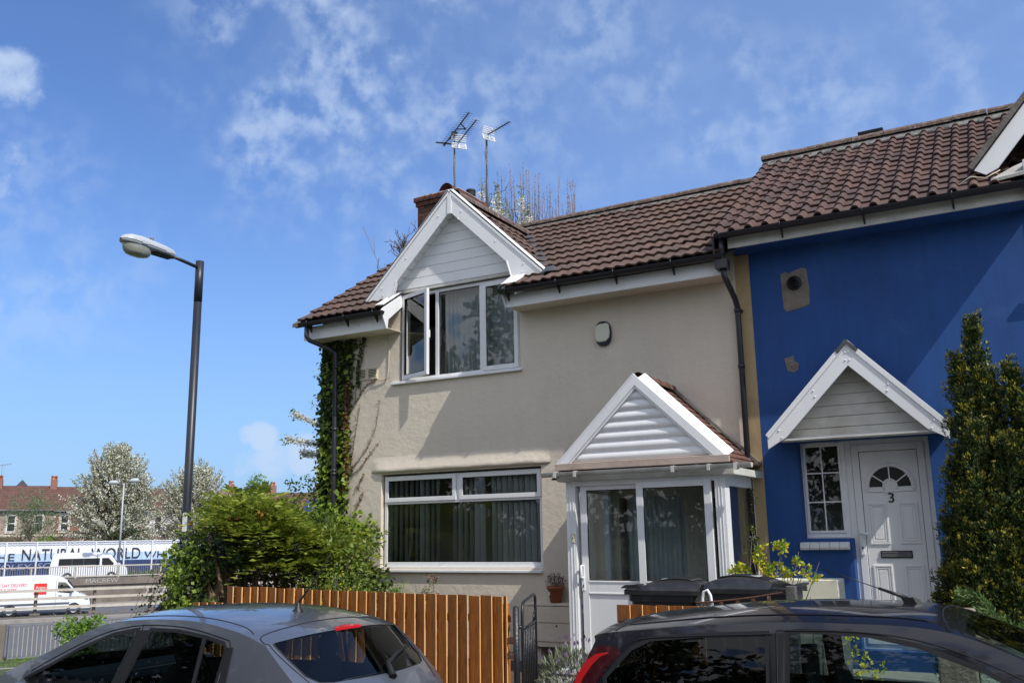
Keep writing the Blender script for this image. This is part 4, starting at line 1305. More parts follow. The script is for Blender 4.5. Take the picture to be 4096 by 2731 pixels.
# roof of the porch
GY = 10.225; PC = -4.085; PA = 3.745; PE = 2.70; HW = 1.06
b = MB(); b.box(PX0-.10, PX1+.12, PY-.04, WY, 2.52, 2.60); b.build('porch_fascia', M['upvcd'], porch)
b = MB(); b.box(PC-HW-.03, PC+HW+.03, GY-.03, GY+.02, 2.652, 2.722); b.prism([(PC-HW-.03, GY-.03, 2.722), (PC+HW+.03, GY-.03, 2.722), (PC+HW+.03, GY+.05, 2.735), (PC-HW-.03, GY+.05, 2.735)], (0, 0, .01)); b.build('base_board', M['beam'], porch, bevel=.004)
for sg in (1, -1):
    b = MB(); sl = (PA-PE-.02)/HW
    d = Vector((sg, 0, -sl)).normalized(); nn = Vector((sg*sl, 0, 1)).normalized()
    A = Vector((PC, GY-.02, PA)); L_ = HW/d.x*sg if sg > 0 else HW/abs(d.x)
    ln = math.hypot(HW, PA-PE-.02)
    Bq = A+d*ln
    b.prism([A, Bq, Bq-nn*.095, A-Vector((0, 0, .132))], (0, .025, 0))
    if sg > 0:
        q0 = A+d*.06-nn*.012; b.prism([q0, q0+Vector((0, .10, 0))+nn*.10, q0+Vector((0, .11, 0))], d*(ln-.06))
    else: b.prism([A+nn*.002, Bq+nn*.002, Bq+nn*.022, A+nn*.022], (0, .05, 0))
    b.build('bargeboard', M['upvcc'] if sg > 0 else M['upvc'], porch, bevel=.003)
    b = MB(); b.prism([A+Vector((0, .012, -.13)), Bq+Vector((0, .012, 0))-nn*.095-d*.09, Bq+Vector((0, .012, 0))-nn*.12-d*.08, A+Vector((0, .012, -.168))], (0, .03, 0)); b.build('gable_trim', M['upvc'], porch)
b = MB(); boards(b, PC-.93, PC+.93, 2.735, 3.6, GY+.035, (PC, 3.62), .118, curve=True)
b.build('gable_cladding', M['upvc'], porch)
b = MB(); b.xz([(PC-.98, 2.7), (PC+.98, 2.7), (PC, 3.68)], GY+.04, GY+.06); b.build('gable_back', M['upvcd'], porch)
rf = None
for sg in (1, -1):
    rb = MB()
    d = Vector((sg, 0, -sl)).normalized(); nn = Vector((sg*sl, 0, 1)).normalized()
    ex = .06 if sg > 0 else .2
    e = Vector((PC, GY+.09, PA-.02))+d*(ln+ex)-nn*.02
    # plain clay tiles
    rg = random.Random(9+sg); gg = .105
    for r in range(int((ln+ex)/gg)):
        for c in range(8):
            y0 = GY+.1+c*.165+(r % 2)*.08-.08
            y0_, y1_ = max(GY+.09, y0), min(WY-.01, y0+.16)
            if y1_-y0_ < .03: continue
            j = rg.uniform(-.003, .004)
            p = e-d*(r*gg)+nn*(.018+j); q = e-d*(r*gg+gg+.03)+nn*(.002)
            p = Vector((p.x, 0, p.z)); q = Vector((q.x, 0, q.z))
            rb.prism([p+Vector((0, y0_, 0)), p+Vector((0, y1_, 0)), q+Vector((0, y1_, 0)), q+Vector((0, y0_, 0))], -nn*.014)
    rb.build('porch_roof_slope', M['tiler'], porch)
b = MB()
for k in range(4):
    y0 = GY+.1+k*.3
    P = []
    for y, r in ((y0, .075), (min(y0+.3, WY), .07)):
        P.append([(PC+r*math.cos(a), y, PA-.03+r*math.sin(a)) for a in np.linspace(math.pi+.2, -.2, 9)])
    b.grid(P, smooth=False)
b.build('porch_ridge_tiles', M['tiler'], porch)
b = MB()
for sg in (1, -1):
    d = Vector((sg, 0, -sl)).normalized(); nn = Vector((sg*sl, 0, 1)).normalized()
    A = Vector((PC, WY-.05, PA-.02)); b.beam(A+nn*.03, A+d*(ln+.05)+nn*.03, .07, .03, up=nn)
b.build('flashing', M['verge'], porch)
b = MB(); gutter(b, PC-HW-.16, PC+HW+.30, GY-.10, 2.625, r=.052)
for x in (-5.12, -4.85, -3.62, -3.2, -2.9): b.box(x-.016, x+.016, GY-.16, GY-.04, 2.56, 2.632)
b.build('porch_gutter', M['gutw'], porch)

# low meter cupboard
t4 = thing('meter_cupboard', 'low cream painted cupboard against the wall left of the porch', 'cupboard', (-5.7, 11.38, .3))
b = MB(); b.box(-6.16, -5.12, 11.22, WY, .45, .97); b.box(-6.18, -5.12, 11.2, WY, .97, 1.0)
b.build('cabinet', M['cream'], t4, bevel=.006)
b = MB(); b.box(-6.13, -5.12, 11.205, 11.222, .76, .96); b.box(-6.13, -5.12, 11.205, 11.222, .52, .745); b.lathe([(0, -.012), (.012, -.01), (.014, 0)], (-5.72, 11.205, .72), axis='Y', n=10, m=1); b.build('door_panel', [M['cream'], M['trim']], t4, bevel=.004)
b = MB(); b.box(-6.1, -6.0, 11.3, WY, .2, .45); b.box(-5.2, -5.12, 11.3, WY, .2, .45); b.build('foot', M['cream'], t4)
b = MB(); b.tube([(-5.45, 11.35, .22), (-5.45, 11.35, .36), (-5.43, 11.35, .4), (-5.3, 11.35, .4)], .022, 8); b.build('drain_pipe', M['gutw'], t4)

# ================================================================= BLUE HOUSE
t = thing('blue_house', 'deep blue rendered terraced house with white gabled door canopy and brown tiled roof', 'house', (0, 11.5, .4))
BX1 = 4.2
DW = (-2.53, -1.05, .55, 2.93)
b = MB(); wallface(b, -2.955, BX1, -.9, 5.78, [(-2.53, -1.985, 1.79, 2.93), (-1.985, -1.066, .55, 2.93)], WY, .25)
b.build('wall', M['blue'], t)
b = MB(); b.box(-2.9, 2, 12.6, 12.7, .3, 5.5); b.box(-2.95, 2, 11.76, 12.6, 3.3, 3.4); b.box(-2.95, 2, 11.76, 12.6, .3, .4); b.box(-2.95, -2.9, 11.76, 12.6, .3, 3.3); b.box(-1.0, -.95, 11.76, 12.6, .3, 3.3); b.build('room', M['room'], t)
def bz(y): return 5.53+(y-10.98)*.655
SB = Vector((0, 1, .655)).normalized(); SBn = math.hypot(1, .655)
rb = MB(); Hb = (14.2-10.99)*SBn; gb = Hb/14
tiles(rb, (-3.27, 10.99, bz(10.99)), (1, 0, 0), SB, 7.4, Hb, gb, wave='r', seed=21, lift=.032, clip=lambda p: not (.22 < p.x < 2.42 and p.y < 11.6))
roof = rb.build('roof', M['tile2'], t)
b = MB()
for xa, xb, ya in ((-3.25, .24, 11.0), (.24, 2.4, 11.58), (2.4, 4.1, 11.0)): b.add([(xa, ya, bz(ya)-.02), (xb, ya, bz(ya)-.02), (xb, 14.2, bz(14.2)-.02), (xa, 14.2, bz(14.2)-.02), (xb, 17.4, 5.4), (xa, 17.4, 5.4)], [(0, 1, 2, 3), (3, 2, 4, 5)])
b.prism([(-3.25, 10.95, bz(10.95)-.02), (-3.25, 14.2, bz(14.2)-.02), (-3.25, 14.2, bz(14.2)-.35), (-3.25, 10.95, bz(10.95)-.3)], (.02, 0, 0))
b.build('roof_felt', M['black'], roof)
b = MB(); ridge_run(b, -3.3, 4.1, 14.2, bz(14.2)+.045, r=.115); b.build('ridge_tiles', M['ridge'], roof)
b = MB()
for x in np.arange(-3.28, 4.0, .10):
    e0 = random.uniform(-.03, .03)
    b.prism([(x, 13.98+e0, bz(13.98+e0)+.03), (x+.10, 13.98+e0, bz(13.98+e0)+.03), (x+.10, 14.12, bz(14.12)+.07), (x, 14.12, bz(14.12)+.07)], (0, 0, .02))
b.build('ridge_mortar', M['mortar'], roof)
b = MB(); b.box(-1.83, -1.47, 14.13, 14.27, bz(14.2)+.1, bz(14.2)+.185)
for k in range(16): b.box(-1.825+k*.0225, -1.815+k*.0225, 14.12, 14.13, bz(14.2)+.11, bz(14.2)+.175)
b.build('ridge_vent', M['trim'], roof, bevel=.004)
b = MB(); b.box(-3.1, .22, 11.09, 11.115, 5.375, 5.56); b.box(-3.1, .22, 11.116, WY, 5.385, 5.395, 1); b.box(.222, .242, 11.0, 11.5, 5.34, 5.8)
b.build('fascia', [M['upvcd'], M['blue']], t, bevel=.003)
b = MB(); gutter(b, -3.22, .30, 10.965, 5.54); brackets(b, (-3.15, -2.4, -1.45, -.5, .22), 10.965, 5.54)
b.build('gutter', M['gutb'], t)
b = MB(); b.tube([(-3.16, 11.0, 5.5), (-3.155, 11.02, 5.2)], .036, 12)
b.box(-3.24, -3.09, 10.95, 11.10, 5.10, 5.22)
b.tube([(-3.16, 11.02, 5.12), (-3.155, 11.05, 5.02), (-3.135, 11.1, 4.94), (-3.12, 11.34, 4.78), (-3.12, 11.42, 4.70), (-3.12, 11.43, 4.6), (-3.12, 11.43, .4)], .037, 12)
for z in (4.62, 3.9, 2.72, 1.78): b.tube([(-3.12, 11.43, z), (-3.12, 11.43, z+.05)], .046, 12)
for z in (4.62, 1.78): b.box(-3.17, -3.07, 11.45, WY, z+.01, z+.04)
b.build('downpipe', M['pipe'], t)
# dormer of the blue house at the right edge
D2 = 1.32; d2y = 11.28; az2 = 7.72; s_ = .95
for sg in (1, -1):
    b = MB(); hw2 = 1.58; kk = 1.17
    d = Vector((sg*hw2, 0, -hw2*kk)).normalized(); nn = Vector((sg*kk, 0, 1)).normalized()
    A = Vector((D2, d2y, az2)); ln2 = hw2*math.hypot(1, kk)
    b.prism([A, A+d*ln2, A+d*(ln2-.02)-nn*.14, A+d*(ln2-.14)-nn*.20, A-Vector((0, 0, .3))], (0, .025, 0))
    b.build('bargeboard', M['upvcc'], t, bevel=.003)
    r2 = MB(); tiles(r2, A+d*(ln2)+Vector((0, .03, 0))+nn*.005, (0, 1, 0), -d, 2.9, ln2, .32, wave='r', seed=31+sg, clip=lambda p: p.z > bz(p.y)-.02)
    dr = r2.build('dormer_roof', M['tile2'], t)
    b = MB(); b.beam(A+nn*.045+Vector((0, .02, 0)), A+d*ln2+nn*.045+Vector((0, .02, 0)), .10, .06, up=nn); b.build('verge_mortar', M['verge'], dr)
b = MB()
for k in range(7): b.tube([(D2, d2y+k*.4, az2+.05), (D2, d2y+k*.4+.39, az2+.05)], .1, 10)
b.build('dormer_ridge_tiles', M['ridge'], t)
b = MB(); b.xz([(D2-1.1, 5.85), (D2+1.1, 5.85), (D2, az2-.35)], WY-.03, WY); b.build('gable_cladding', M['upvc'], t)
b = MB(); b.frame(D2-1.07, D2+1.07, 4.46, 5.85, WY-.035, WY+.02, .07); b.box(D2-.03, D2+.03, WY-.03, WY, 4.53, 5.78); b.box(D2-1.2, D2+1.2, WY-.08, WY-.036, 4.42, 4.46)
wq = b.build('window', M['upvc'], t, bevel=.004)
g = MB(); g.box(D2-1.0, D2+1.0, WY-.012, WY-.008, 4.53, 5.78); g.build('pane', M['glassd'], wq)
b = MB(); b.prism([(-.1, 11.0, bz(11.0)+.06), (.3, 10.98, bz(10.98)+.10), (.36, 11.1, bz(11.1)+.10), (.28, 11.35, bz(11.35)+.1), (.12, 11.25, bz(11.25)+.08)], (0, 0, .035))
b.build('mortar_repair', M['cap'], t)
b = MB(); b.tube([(-.42, 11.05, bz(11.05)+.08), (-.3, 11.15, bz(11.15)+.12), (-.15, 11.1, bz(11.1)+.09), (.0, 11.2, bz(11.2)+.12)], .006, 5); b.build('loose_cable', M['ventc'], t)

# flue and patches
b = MB(); pts = [(-2.565, 5.06), (-2.50, 5.075), (-2.46, 5.05), (-2.42, 5.07), (-2.30, 5.10), (-2.245, 5.08), (-2.235, 4.95), (-2.225, 4.8), (-2.24, 4.62), (-2.30, 4.60), (-2.36, 4.585), (-2.46, 4.575), (-2.52, 4.56), (-2.555, 4.60), (-2.56, 4.75)]
b.xz(pts, WY-.006, WY); b.build('mortar_patch', M['patch'], t)
b = MB(); b.xz([(-2.60, 3.98), (-2.52, 3.99), (-2.49, 4.01), (-2.475, 3.93), (-2.43, 3.90), (-2.44, 3.82), (-2.50, 3.79), (-2.57, 3.82)], WY-.006, WY); b.build('mortar_patch', M['patch'], t)
b = MB(); b.lathe([(0, -.002), (.05, -.002), (.052, -.01)], (-2.515, WY, 3.87), axis='Y', n=6); b.tube([(-2.515, WY, 3.88), (-2.505, WY-.04, 3.86)], .008, 6); b.build('screw_hook', M['alu'], t)
t5 = thing('boiler_flue', 'round black boiler flue outlet in the mortar patch high on the blue wall', 'flue', (-2.405, 11.45, 4.915))
b = MB(); b.lathe([(.092, 0), (.092, -.012), (.075, -.02), (.062, -.02)], (-2.405, WY-.006, 4.915), axis='Y', n=24); b.build('collar', M['black'], t5)
b = MB(); b.lathe([(.062, 0), (.062, -.10), (.05, -.105), (.048, -.02), (0, -.02)], (-2.405, WY-.006, 4.915), axis='Y', n=24)
for k in range(4): b.beam((-2.45, WY-.10, 4.895+k*.016), (-2.36, WY-.10, 4.895+k*.016), .006, .004)
b.build('terminal', M['trim'], t5)

# door, side window
yd = WY+.02
b = MB(); b.frame(-1.985, -1.055, .56, 2.925, yd, yd+.07, .065, tb=.06)
fr = b.build('front_door', M['upvc'], t, bevel=.004)
b = MB(); x0, x1, z0, z1 = -1.915, -1.12, .62, 2.86
b.frame(x0, x1, z0, z1, yd-.012, yd+.03, .078)
b.box(x0+.085, x1-.085, yd+.0, yd+.03, z0+.085, z1-.085)
b.frame(x0+.0785, x1-.0785, z0+.0785, z1-.0785, yd+.006, yd+.028, .006, m=1)
def rp(xa, xb, za, zb):
    b.frame(xa, xb, za, zb, yd-.012, yd+.002, .022); b.frame(xa+.03, xb-.03, za+.03, zb-.03, yd-.008, yd+.002, .015)
    b.box(xa+.06, xb-.06, yd-.007, yd+.001, za+.06, zb-.06)
rp(-1.79, -1.575, 1.715, 2.185); rp(-1.46, -1.248, 1.72, 2.185); rp(-1.785, -1.58, 1.03, 1.487); rp(-1.455, -1.245, 1.03, 1.487)
leafd = b.build('door_leaf', [M['upvc'], M['black']], fr, bevel=.003)
def arc(r, c, n=24, a0=0, a1=math.pi): return [(c[0]+r*math.cos(a), c[1]+r*math.sin(a)) for a in np.linspace(a0, a1, n)]
fc = (-1.52, 2.365)
b = MB(); P = arc(.23, fc)+[(fc[0]-.23, 2.355)]+[(fc[0]-.075, 2.355)]+[(x, z) for x, z in reversed(arc(.075, (fc[0], 2.36)))]+[(fc[0]+.23, 2.355)]
b.xz(arc(.225, fc), yd-.004, yd-.001); b.build('fanlight_pane', M['black'], fr)
b = MB()
for r, tr in ((.245, .018), (.262, .012)):
    b.tube([(x, yd-.006, z) for x, z in [(fc[0]+r, 2.325)]+arc(r, fc)+[(fc[0]-r, 2.325)]], tr, 6)
for r, tr in ((.07, .014),):
    b.tube([(x, yd-.008, z) for x, z in [(fc[0]+r, 2.33)]+arc(r, (fc[0], 2.375))+[(fc[0]-r, 2.33)]], tr, 6)
b.xz(arc(.075, (fc[0], 2.375))+[(fc[0]-.075, 2.30), (fc[0]+.075, 2.30)], yd-.010, yd-.002)
b.box(fc[0]-.27, fc[0]-.06, yd-.016, yd-.002, 2.31, 2.35); b.box(fc[0]+.06, fc[0]+.27, yd-.016, yd-.002, 2.31, 2.35)
for a in (math.pi/2, math.pi*.8, math.pi*.2):
    b.beam((fc[0]+.07*math.cos(a), yd-.006, fc[1]+.07*math.sin(a)), (fc[0]+.23*math.cos(a), yd-.006, fc[1]+.23*math.sin(a)), .014, .006, up=(0, -1, 0))
b.build('fanlight_frame', M['upvc'], fr)
textmesh('door_number', '3', -1.552, -1.49, .108, (0, yd-.006, 2.185), (1, 0, 0), (0, 0, 1), M['trim'], fr, thick=.01)
b = MB(); b.box(-1.692, -1.352, yd-.012, yd, 1.563, 1.645); b.box(-1.68, -1.364, yd-.02, yd-.012, 1.575, 1.633, 1); b.box(-1.68, -1.364, yd-.024, yd-.02, 1.622, 1.629, 1); b.build('letterbox', [M['black'], M['alu']], fr, bevel=.002)
b = MB(); b.box(-1.895, -1.86, yd-.024, yd-.012, 1.60, 1.90); b.tube([(-1.878, yd-.02, 1.84), (-1.878, yd-.06, 1.84), (-1.79, yd-.065, 1.835)], .014, 8); b.lathe([(0, -.03), (.012, -.026)], (-1.878, yd, 1.68), axis='Y', n=8, m=1); b.build('door_handle', [M['upvcc'], M['black']], fr)
b = MB(); b.frame(-2.52, -1.99, 1.80, 2.92, yd, yd+.07, .055); b.frame(-2.475, -2.04, 1.85, 2.905, yd-.012, yd+.02, .03)
wn = b.build('window', M['upvc'], t, bevel=.004)
g = MB(); g.add([(-2.45, yd+.012, 1.87), (-2.06, yd+.012, 1.87), (-2.06, yd+.012, 2.89), (-2.45, yd+.012, 2.89)], [(0, 1, 2, 3)]); g.build('pane', M['glassd'], wn)
b = MB(); b.box(-2.272, -2.258, yd+.002, yd+.011, 1.88, 2.88)
for z in (2.212, 2.552): b.box(-2.45, -2.06, yd+.0015, yd+.0115, z-.007, z+.007)
b.build('glazing_bars', M['upvcc'], wn)
b = MB(); b.box(-2.54, -1.975, WY-.03, WY+.03, 1.755, 1.795)
b.build('sill_board', M['upvc'], wn, bevel=.004)
b = MB()
for k in range(5):
    x = -2.575+k*.112
    b.prism([(x, WY+.02, 1.752), (x, WY-.045, 1.745), (x, WY-.07, 1.69), (x, WY-.06, 1.66), (x, WY+.02, 1.66)], (.110, 0, 0))
b.build('window_sill', M['sill'], t, bevel=.008)
for o_ in (fr, wn):      # both frames sit back in the thickness of the wall
    o_.scale = (1.013, 1, 1.013); o_.location = (0, .15, 1.9*(1-1.013))
# canopy
CY = 11.08; CC = -1.79
for sg in (1, -1):
    b = MB(); A = Vector((CC, CY, 4.02)); B_ = Vector((CC+sg*.985, CY, 2.985))
    d = (B_-A).normalized(); nn = Vector((-d.z*sg, 0, d.x*sg)); nn = nn if nn.z > 0 else -nn
    ln3 = (B_-A).length
    b.prism([A, B_, B_-Vector((0, 0, .15)), B_-d*.13-nn*.175, A-Vector((0, 0, .275))], (0, .022, 0))
    b.prism([A+nn*.004, B_+nn*.004, B_+nn*.028, A+nn*.028], (0, .10, 0))
    b.prism([A+nn*.028-Vector((0, .012, 0)), B_+nn*.028-Vector((0, .012, 0)), B_-nn*.03-Vector((0, .012, 0)), A-nn*.03-Vector((0, .012, 0))], (0, .011, 0))
    for fx, off in ((.07, .07), (.12, .13), (.47, .07), (.5, .13), (.9, .06), (.93, .14)):
        p = A+d*ln3*fx-nn*off; b.lathe([(0, -.008), (.009, -.006), (.011, 0)], p-Vector((0, .002, 0)), axis='Y', n=8)
    cb = b.build('canopy_bargeboard', M['upvcc'], t, bevel=.003)
    b = MB(); b.prism([A-nn*.004+Vector((0, .1, 0)), B_-nn*.004+Vector((0, .1, 0)), B_-nn*.03+Vector((0, .1, 0)), A-nn*.03+Vector((0, .1, 0))], (0, WY-CY-.1, 0))
    b.build('canopy_roof', M['lead'], t)
b = MB(); b.prism([(CC, CY-.018, 4.055), (CC+.13, CY-.018, 3.925), (CC+.10, CY-.018, 3.89), (CC, CY-.018, 3.99), (CC-.10, CY-.018, 3.89), (CC-.13, CY-.018, 3.925)], (0, .12, 0)); b.build('lead_cap', M['lead'], t)
b = MB(); boards(b, CC-.87, CC+.87, 2.945, 3.8, CY+.27, (CC, 3.84), .128, gap=.009)
b.box(CC-.86, CC+.86, CY+.02, CY+.27, 2.925, 2.944); b.build('canopy_cladding', M['upvcd'], t)
b = MB(); b.box(CC-.85, CC+.85, CY+.24, CY+.262, 2.935, 2.975); 
for k in range(13): b.box(CC-.6+k*.11, CC-.58+k*.11, CY+.238, CY+.24, 2.932, 2.94, 1)
b.build('canopy_trim', [M['upvc'], M['black']], t)
b = MB(); b.box(-2.03, -1.99, yd+.16, yd+.21, 1.79, 2.93); b.build('frame_mullion', M['upvc'], t)
b = MB(); b.box(-2.45, -2.15, yd+.138, yd+.15, 2.915, 2.928); b.build('trickle_vent', M['upvc'], t)
# low wall and planter box
b = MB(); b.box(-2.95, -1.985, 10.42, 10.78, .3, 1.372); b.box(-2.95, -1.975, 10.40, 10.79, .3, 1.165)
tag(b.build('planter_wall', M['planter'], bevel=.008), 'low ivory painted wall in front of the blue wall behind the bins', 'low wall')
# ------------------------------------------------------------ cars
def crom(P, n):
    P = np.array(P, float)
    out = []
    k = len(P)
    for i in range(k-1):
        p0, p1, p2, p3 = P[max(i-1, 0)], P[i], P[i+1], P[min(i+2, k-1)]
        for j in range(n):
            t_ = j/n
            out.append(.5*((2*p1)+(-p0+p2)*t_+(2*p0-5*p1+4*p2-p3)*t_*t_+(-p0+3*p1-3*p2+p3)*t_**3))
    out.append(P[-1])
    return np.array(out)
def inpoly(x, y, poly):
    c = False; n = len(poly); j = n-1
    for i in range(n):
        xi, yi = poly[i]; xj, yj = poly[j]
        if (yi > y) != (yj > y) and x < (xj-xi)*(y-yi)/(yj-yi)+xi: c = not c
        j = i
    return c
def offpoly(poly, d):
    """grow a roughly convex polygon outward by d"""
    P = np.array(poly); n = len(P)
    A = .5*sum(P[i][0]*P[(i+1) % n][1]-P[(i+1) % n][0]*P[i][1] for i in range(n))
    sg = 1 if A > 0 else -1
    out = []
    for i in range(n):
        a = P[i]-P[i-1]; b_ = P[(i+1) % n]-P[i]
        a = a/(np.linalg.norm(a)+1e-9); b_ = b_/(np.linalg.norm(b_)+1e-9)
        n1 = np.array([a[1], -a[0]])*sg; n2 = np.array([b_[1], -b_[0]])*sg
        m_ = n1+n2; l = np.linalg.norm(m_)
        m_ = m_/l if l > 1e-6 else n1
        out.append(tuple(P[i]+m_*d/max(.5, m_.dot(n1))))
    return out
def cdt(outline, polys, holes, step, mp, offs):
    """triangulate outline with inner polygons; returns {key: (verts, tris)}; key -1 = rest"""
    pts = []; edges = []
    def addp(poly):
        o = len(pts); n = len(poly)
        for p in poly: pts.append(Vector((float(p[0]), float(p[1]))))
        for i in range(n): edges.append((o+i, o+(i+1) % n))
    addp(outline)
    for p in polys: addp(p)
    for p in holes: addp(p)
    X = [p.x for p in pts]; Z = [p.y for p in pts]
    allp = [outline]+polys+holes
    dense = []
    for pl in allp: dense += [(float(a), float(b_)) for a, b_ in pl]
    D = np.array(dense)
    for x in np.arange(min(X)+step/2, max(X), step):
        for z in np.arange(min(Z)+step/2, max(Z), step):
            q = (x+.13*step*math.sin(z*91), z+.13*step*math.cos(x*83))
            if not inpoly(q[0], q[1], outline): continue
            if np.min((D[:, 0]-q[0])**2+(D[:, 1]-q[1])**2) < (step*.3)**2: continue
            pts.append(Vector(q))
    vo, _, fo, *_ = geometry.delaunay_2d_cdt(pts, edges, [], 0, 1e-6)
    res = {}
    for f in fo:
        cx = sum(vo[i].x for i in f)/3; cz = sum(vo[i].y for i in f)/3
        if not inpoly(cx, cz, outline): continue
        if any(inpoly(cx, cz, h) for h in holes): continue
        k = -1
        for i, p in enumerate(polys):
            if inpoly(cx, cz, p): k = i      # later polygons win
        res.setdefault(k, []).append(f)
    out = {}
    for k, fs in res.items():
        used = sorted({i for f in fs for i in f}); ix = {u: i for i, u in enumerate(used)}
        out[k] = ([mp(vo[u].x, vo[u].y, offs.get(k, 0)) for u in used], [tuple(ix[i] for i in f) for f in fs], [(vo[u].x, vo[u].y) for u in used])
    return out
def fixnormals(o, ps, fn, ref):
    ns = []
    for (a, b_), v in zip(ps, o.data.vertices):
        e = .004
        p0 = Vector(fn(a-e, b_)); p1 = Vector(fn(a+e, b_)); q0 = Vector(fn(a, b_-e)); q1 = Vector(fn(a, b_+e))
        n_ = (p1-p0).cross(q1-q0)
        if n_.length < 1e-12: n_ = Vector(ref)
        n_.normalize()
        if n_.dot(Vector(ref)) < 0: n_ = -n_
        ns.append(n_)
    for p in o.data.polygons:
        if p.normal.dot(Vector(ref)) < 0: p.flip()
    o.data.update()
    o.data.normals_split_custom_set_from_vertices(ns)

def make_car(name, label, cat, spec, loc, rotz, paint, gmat):
    t = thing(name, label, cat, loc, rotz, group=None, world=False)
    Lc, zb, tumble = spec['L'], spec['belt'], spec['tumble']
    Wm = spec['W']/2
    ctr = crom(spec['center'], 8); rail = crom(spec['rail'], 8)
    def plan(x):
        w_ = Wm
        if x < spec['rt'][0]: w_ -= spec['rt'][1]*((spec['rt'][0]-x)/spec['rt'][0])**2
        if x > Lc-spec['ft'][0]: w_ -= spec['ft'][1]*((x-Lc+spec['ft'][0])/spec['ft'][0])**2
        return w_
    def sy(x, z):
        w_ = plan(x)
        if z < .35: w_ -= .10*((.35-z)/.2)**2
        elif z < zb: w_ -= .02*((z-.62)/(.3))**2
        else:
            e = z-zb
            w_ -= .02+tumble*e+.14*e*e
        return w_
    rail3 = [(x, sy(x, z), z) for x, z in rail]
    outline = [(x, z) for x, z in rail]
    xr, xf = spec['wheels']
    rw = .33
    def arch(xc): return [(xc+.37*math.cos(a), .32+.37*math.sin(a)) for a in np.linspace(math.pi*1.13, -math.pi*.13, 20)]
    # lower edge closes the outline with wheel arches cut as holes
    zs = .2
    outline = outline+[(Lc-.25, zs), (.25, zs)] if False else outline
    holes = [[(xc+.36*math.cos(a), .33+.36*math.sin(a)) for a in np.linspace(0, 2*math.pi, 28, endpoint=False)] for xc in (xr, xf)]
    wins = spec['wins']           # list of (kind, poly)
    polys = []; kinds = []
    for kd, pl in wins:
        polys.append(offpoly(pl, .026)); kinds.append('trim')
    for kd, pl in spec.get('trims', []):
        polys.append(pl); kinds.append(kd)
    for kd, pl in wins:
        polys.append(pl); kinds.append(kd)
    body = MB(); 
    offs = {i: (-.006 if k in ('glass', 'glassf') else (.0 if k == 'trim' else .004)) for i, k in enumerate(kinds)}
    for sg in (-1, 1):
        mp = lambda x, z, o: (x, sg*(sy(x, z)+o), z)
        res = cdt(outline, polys, holes, .05, mp, offs)
        for k, (vs, fs, ps) in res.items():
            kind = 'body' if k < 0 else kinds[k]
            if kind == 'body': body.add(vs, fs, 0, True)
            elif kind == 'trim': body.add(vs, fs, 1, True)
            elif kind in ('glass', 'glassf'):
                g = MB(); g.add(vs, fs, 0, True); o_ = g.build('side_window', M['carglass'] if kind == 'glassf' else gmat, t); fixnormals(o_, ps, lambda a, b_: (a, sg*sy(a, b_), b_), (0, sg, .2))
            else:
                g = MB(); g.add(vs, fs, 0, True); g.build('tail_light', M['darkred'], t)
    # top surface: param (u index along the line, v across)
    n = len(ctr)
    def top(u, v, o):
        u = max(0, min(n-1-1e-6, u)); i = int(u); f = u-i
        c = ctr[i]*(1-f)+ctr[i+1]*f
        r_ = np.array(rail3[i])*(1-f)+np.array(rail3[i+1])*f
        a = abs(v)
        e = a**spec.get('crown', 2.4)
        y = r_[1]*v
        x = c[0]+(r_[0]-c[0])*a**2.2; z = c[1]+(r_[2]-c[1])*e
        # outward offset approx
        j0, j1 = max(i-1, 0), min(i+2, n-1)
        tx = ctr[j1]-ctr[j0]; tn = np.array([-tx[1], tx[0]]); tn = tn/(np.linalg.norm(tn)+1e-9)
        if tn[1] < 0 and abs(tn[1]) > .2: tn = -tn
        if spec_flip(u): tn = -tn
        return (x+tn[0]*o, y, z+tn[1]*o)
    def spec_flip(u): return False
    S = 1/8.0   # u scale: one control point = 1 unit
    def U(k): return k
    oc = [(0.0, -1), (n-1, -1), (n-1, 1), (0.0, 1)]
    # dense boundary along rails
    bd = [(u, -1.0) for u in range(0, n)]+[(n-1, v) for v in np.linspace(-1, 1, 15)[1:-1]]+[(u, 1.0) for u in range(n-1, -1, -1)]+[(0, v) for v in np.linspace(1, -1, 15)[1:-1]]
    sc_ = spec.get('us', .16)
    bds = [(u*sc_, v) for u, v in bd]
    tp = []; tk = []
    for kd, pl in spec['top']:
        q = [(u*8*sc_, v) for u, v in pl]
        if kd in ('rear', 'front'):
            q2 = offpoly(q, .02); tp.append(q2); tk.append('trim')
        tp.append(q); tk.append(kd)
    offs = {i: (-.004 if k in ('rear', 'front') else 0) for i, k in enumerate(tk)}
    res = cdt(bds, tp, [], .13, lambda a, b_, o: top(a/sc_, b_, o), offs)
    for k, (vs, fs, ps) in res.items():
        kind = 'body' if k < 0 else tk[k]
        if kind == 'body': body.add(vs, fs, 0, True)
        elif kind == 'trim': body.add(vs, fs, 1, True)
        elif kind == 'dark': body.add(vs, fs, 1, True)
        elif kind in ('rear', 'front'):
            g = MB(); g.add(vs, fs, 0, True); o_ = g.build('rear_window' if kind == 'rear' else 'windscreen', gmat if kind == 'rear' else M['carglass'], t); fixnormals(o_, ps, lambda a, b_: top(a/sc_, b_, 0), (0, 0, 1))
        elif kind == 'brake':
            pass
    # seams as thin dark lines
    for pl in spec.get('seams', []):
        for sg in (-1, 1):
            body.tube([(x, sg*(sy(x, z)+.0005), z) for x, z in crom(pl, 6)], .0042, 5, m=1, cap=False)
    for pl in spec.get('topseams', []):
        body.tube([top(u*8, v, .0005) for u, v in crom(pl, 8)], .0042, 5, m=1, cap=False)
    bo = body.build('body', [paint, M['trim']], t)
    # weld for smooth shading
    md = bo.modifiers.new('w', 'WELD'); md.merge_threshold = .0008
    md = bo.modifiers.new('e', 'EDGE_SPLIT'); md.split_angle = R(33)
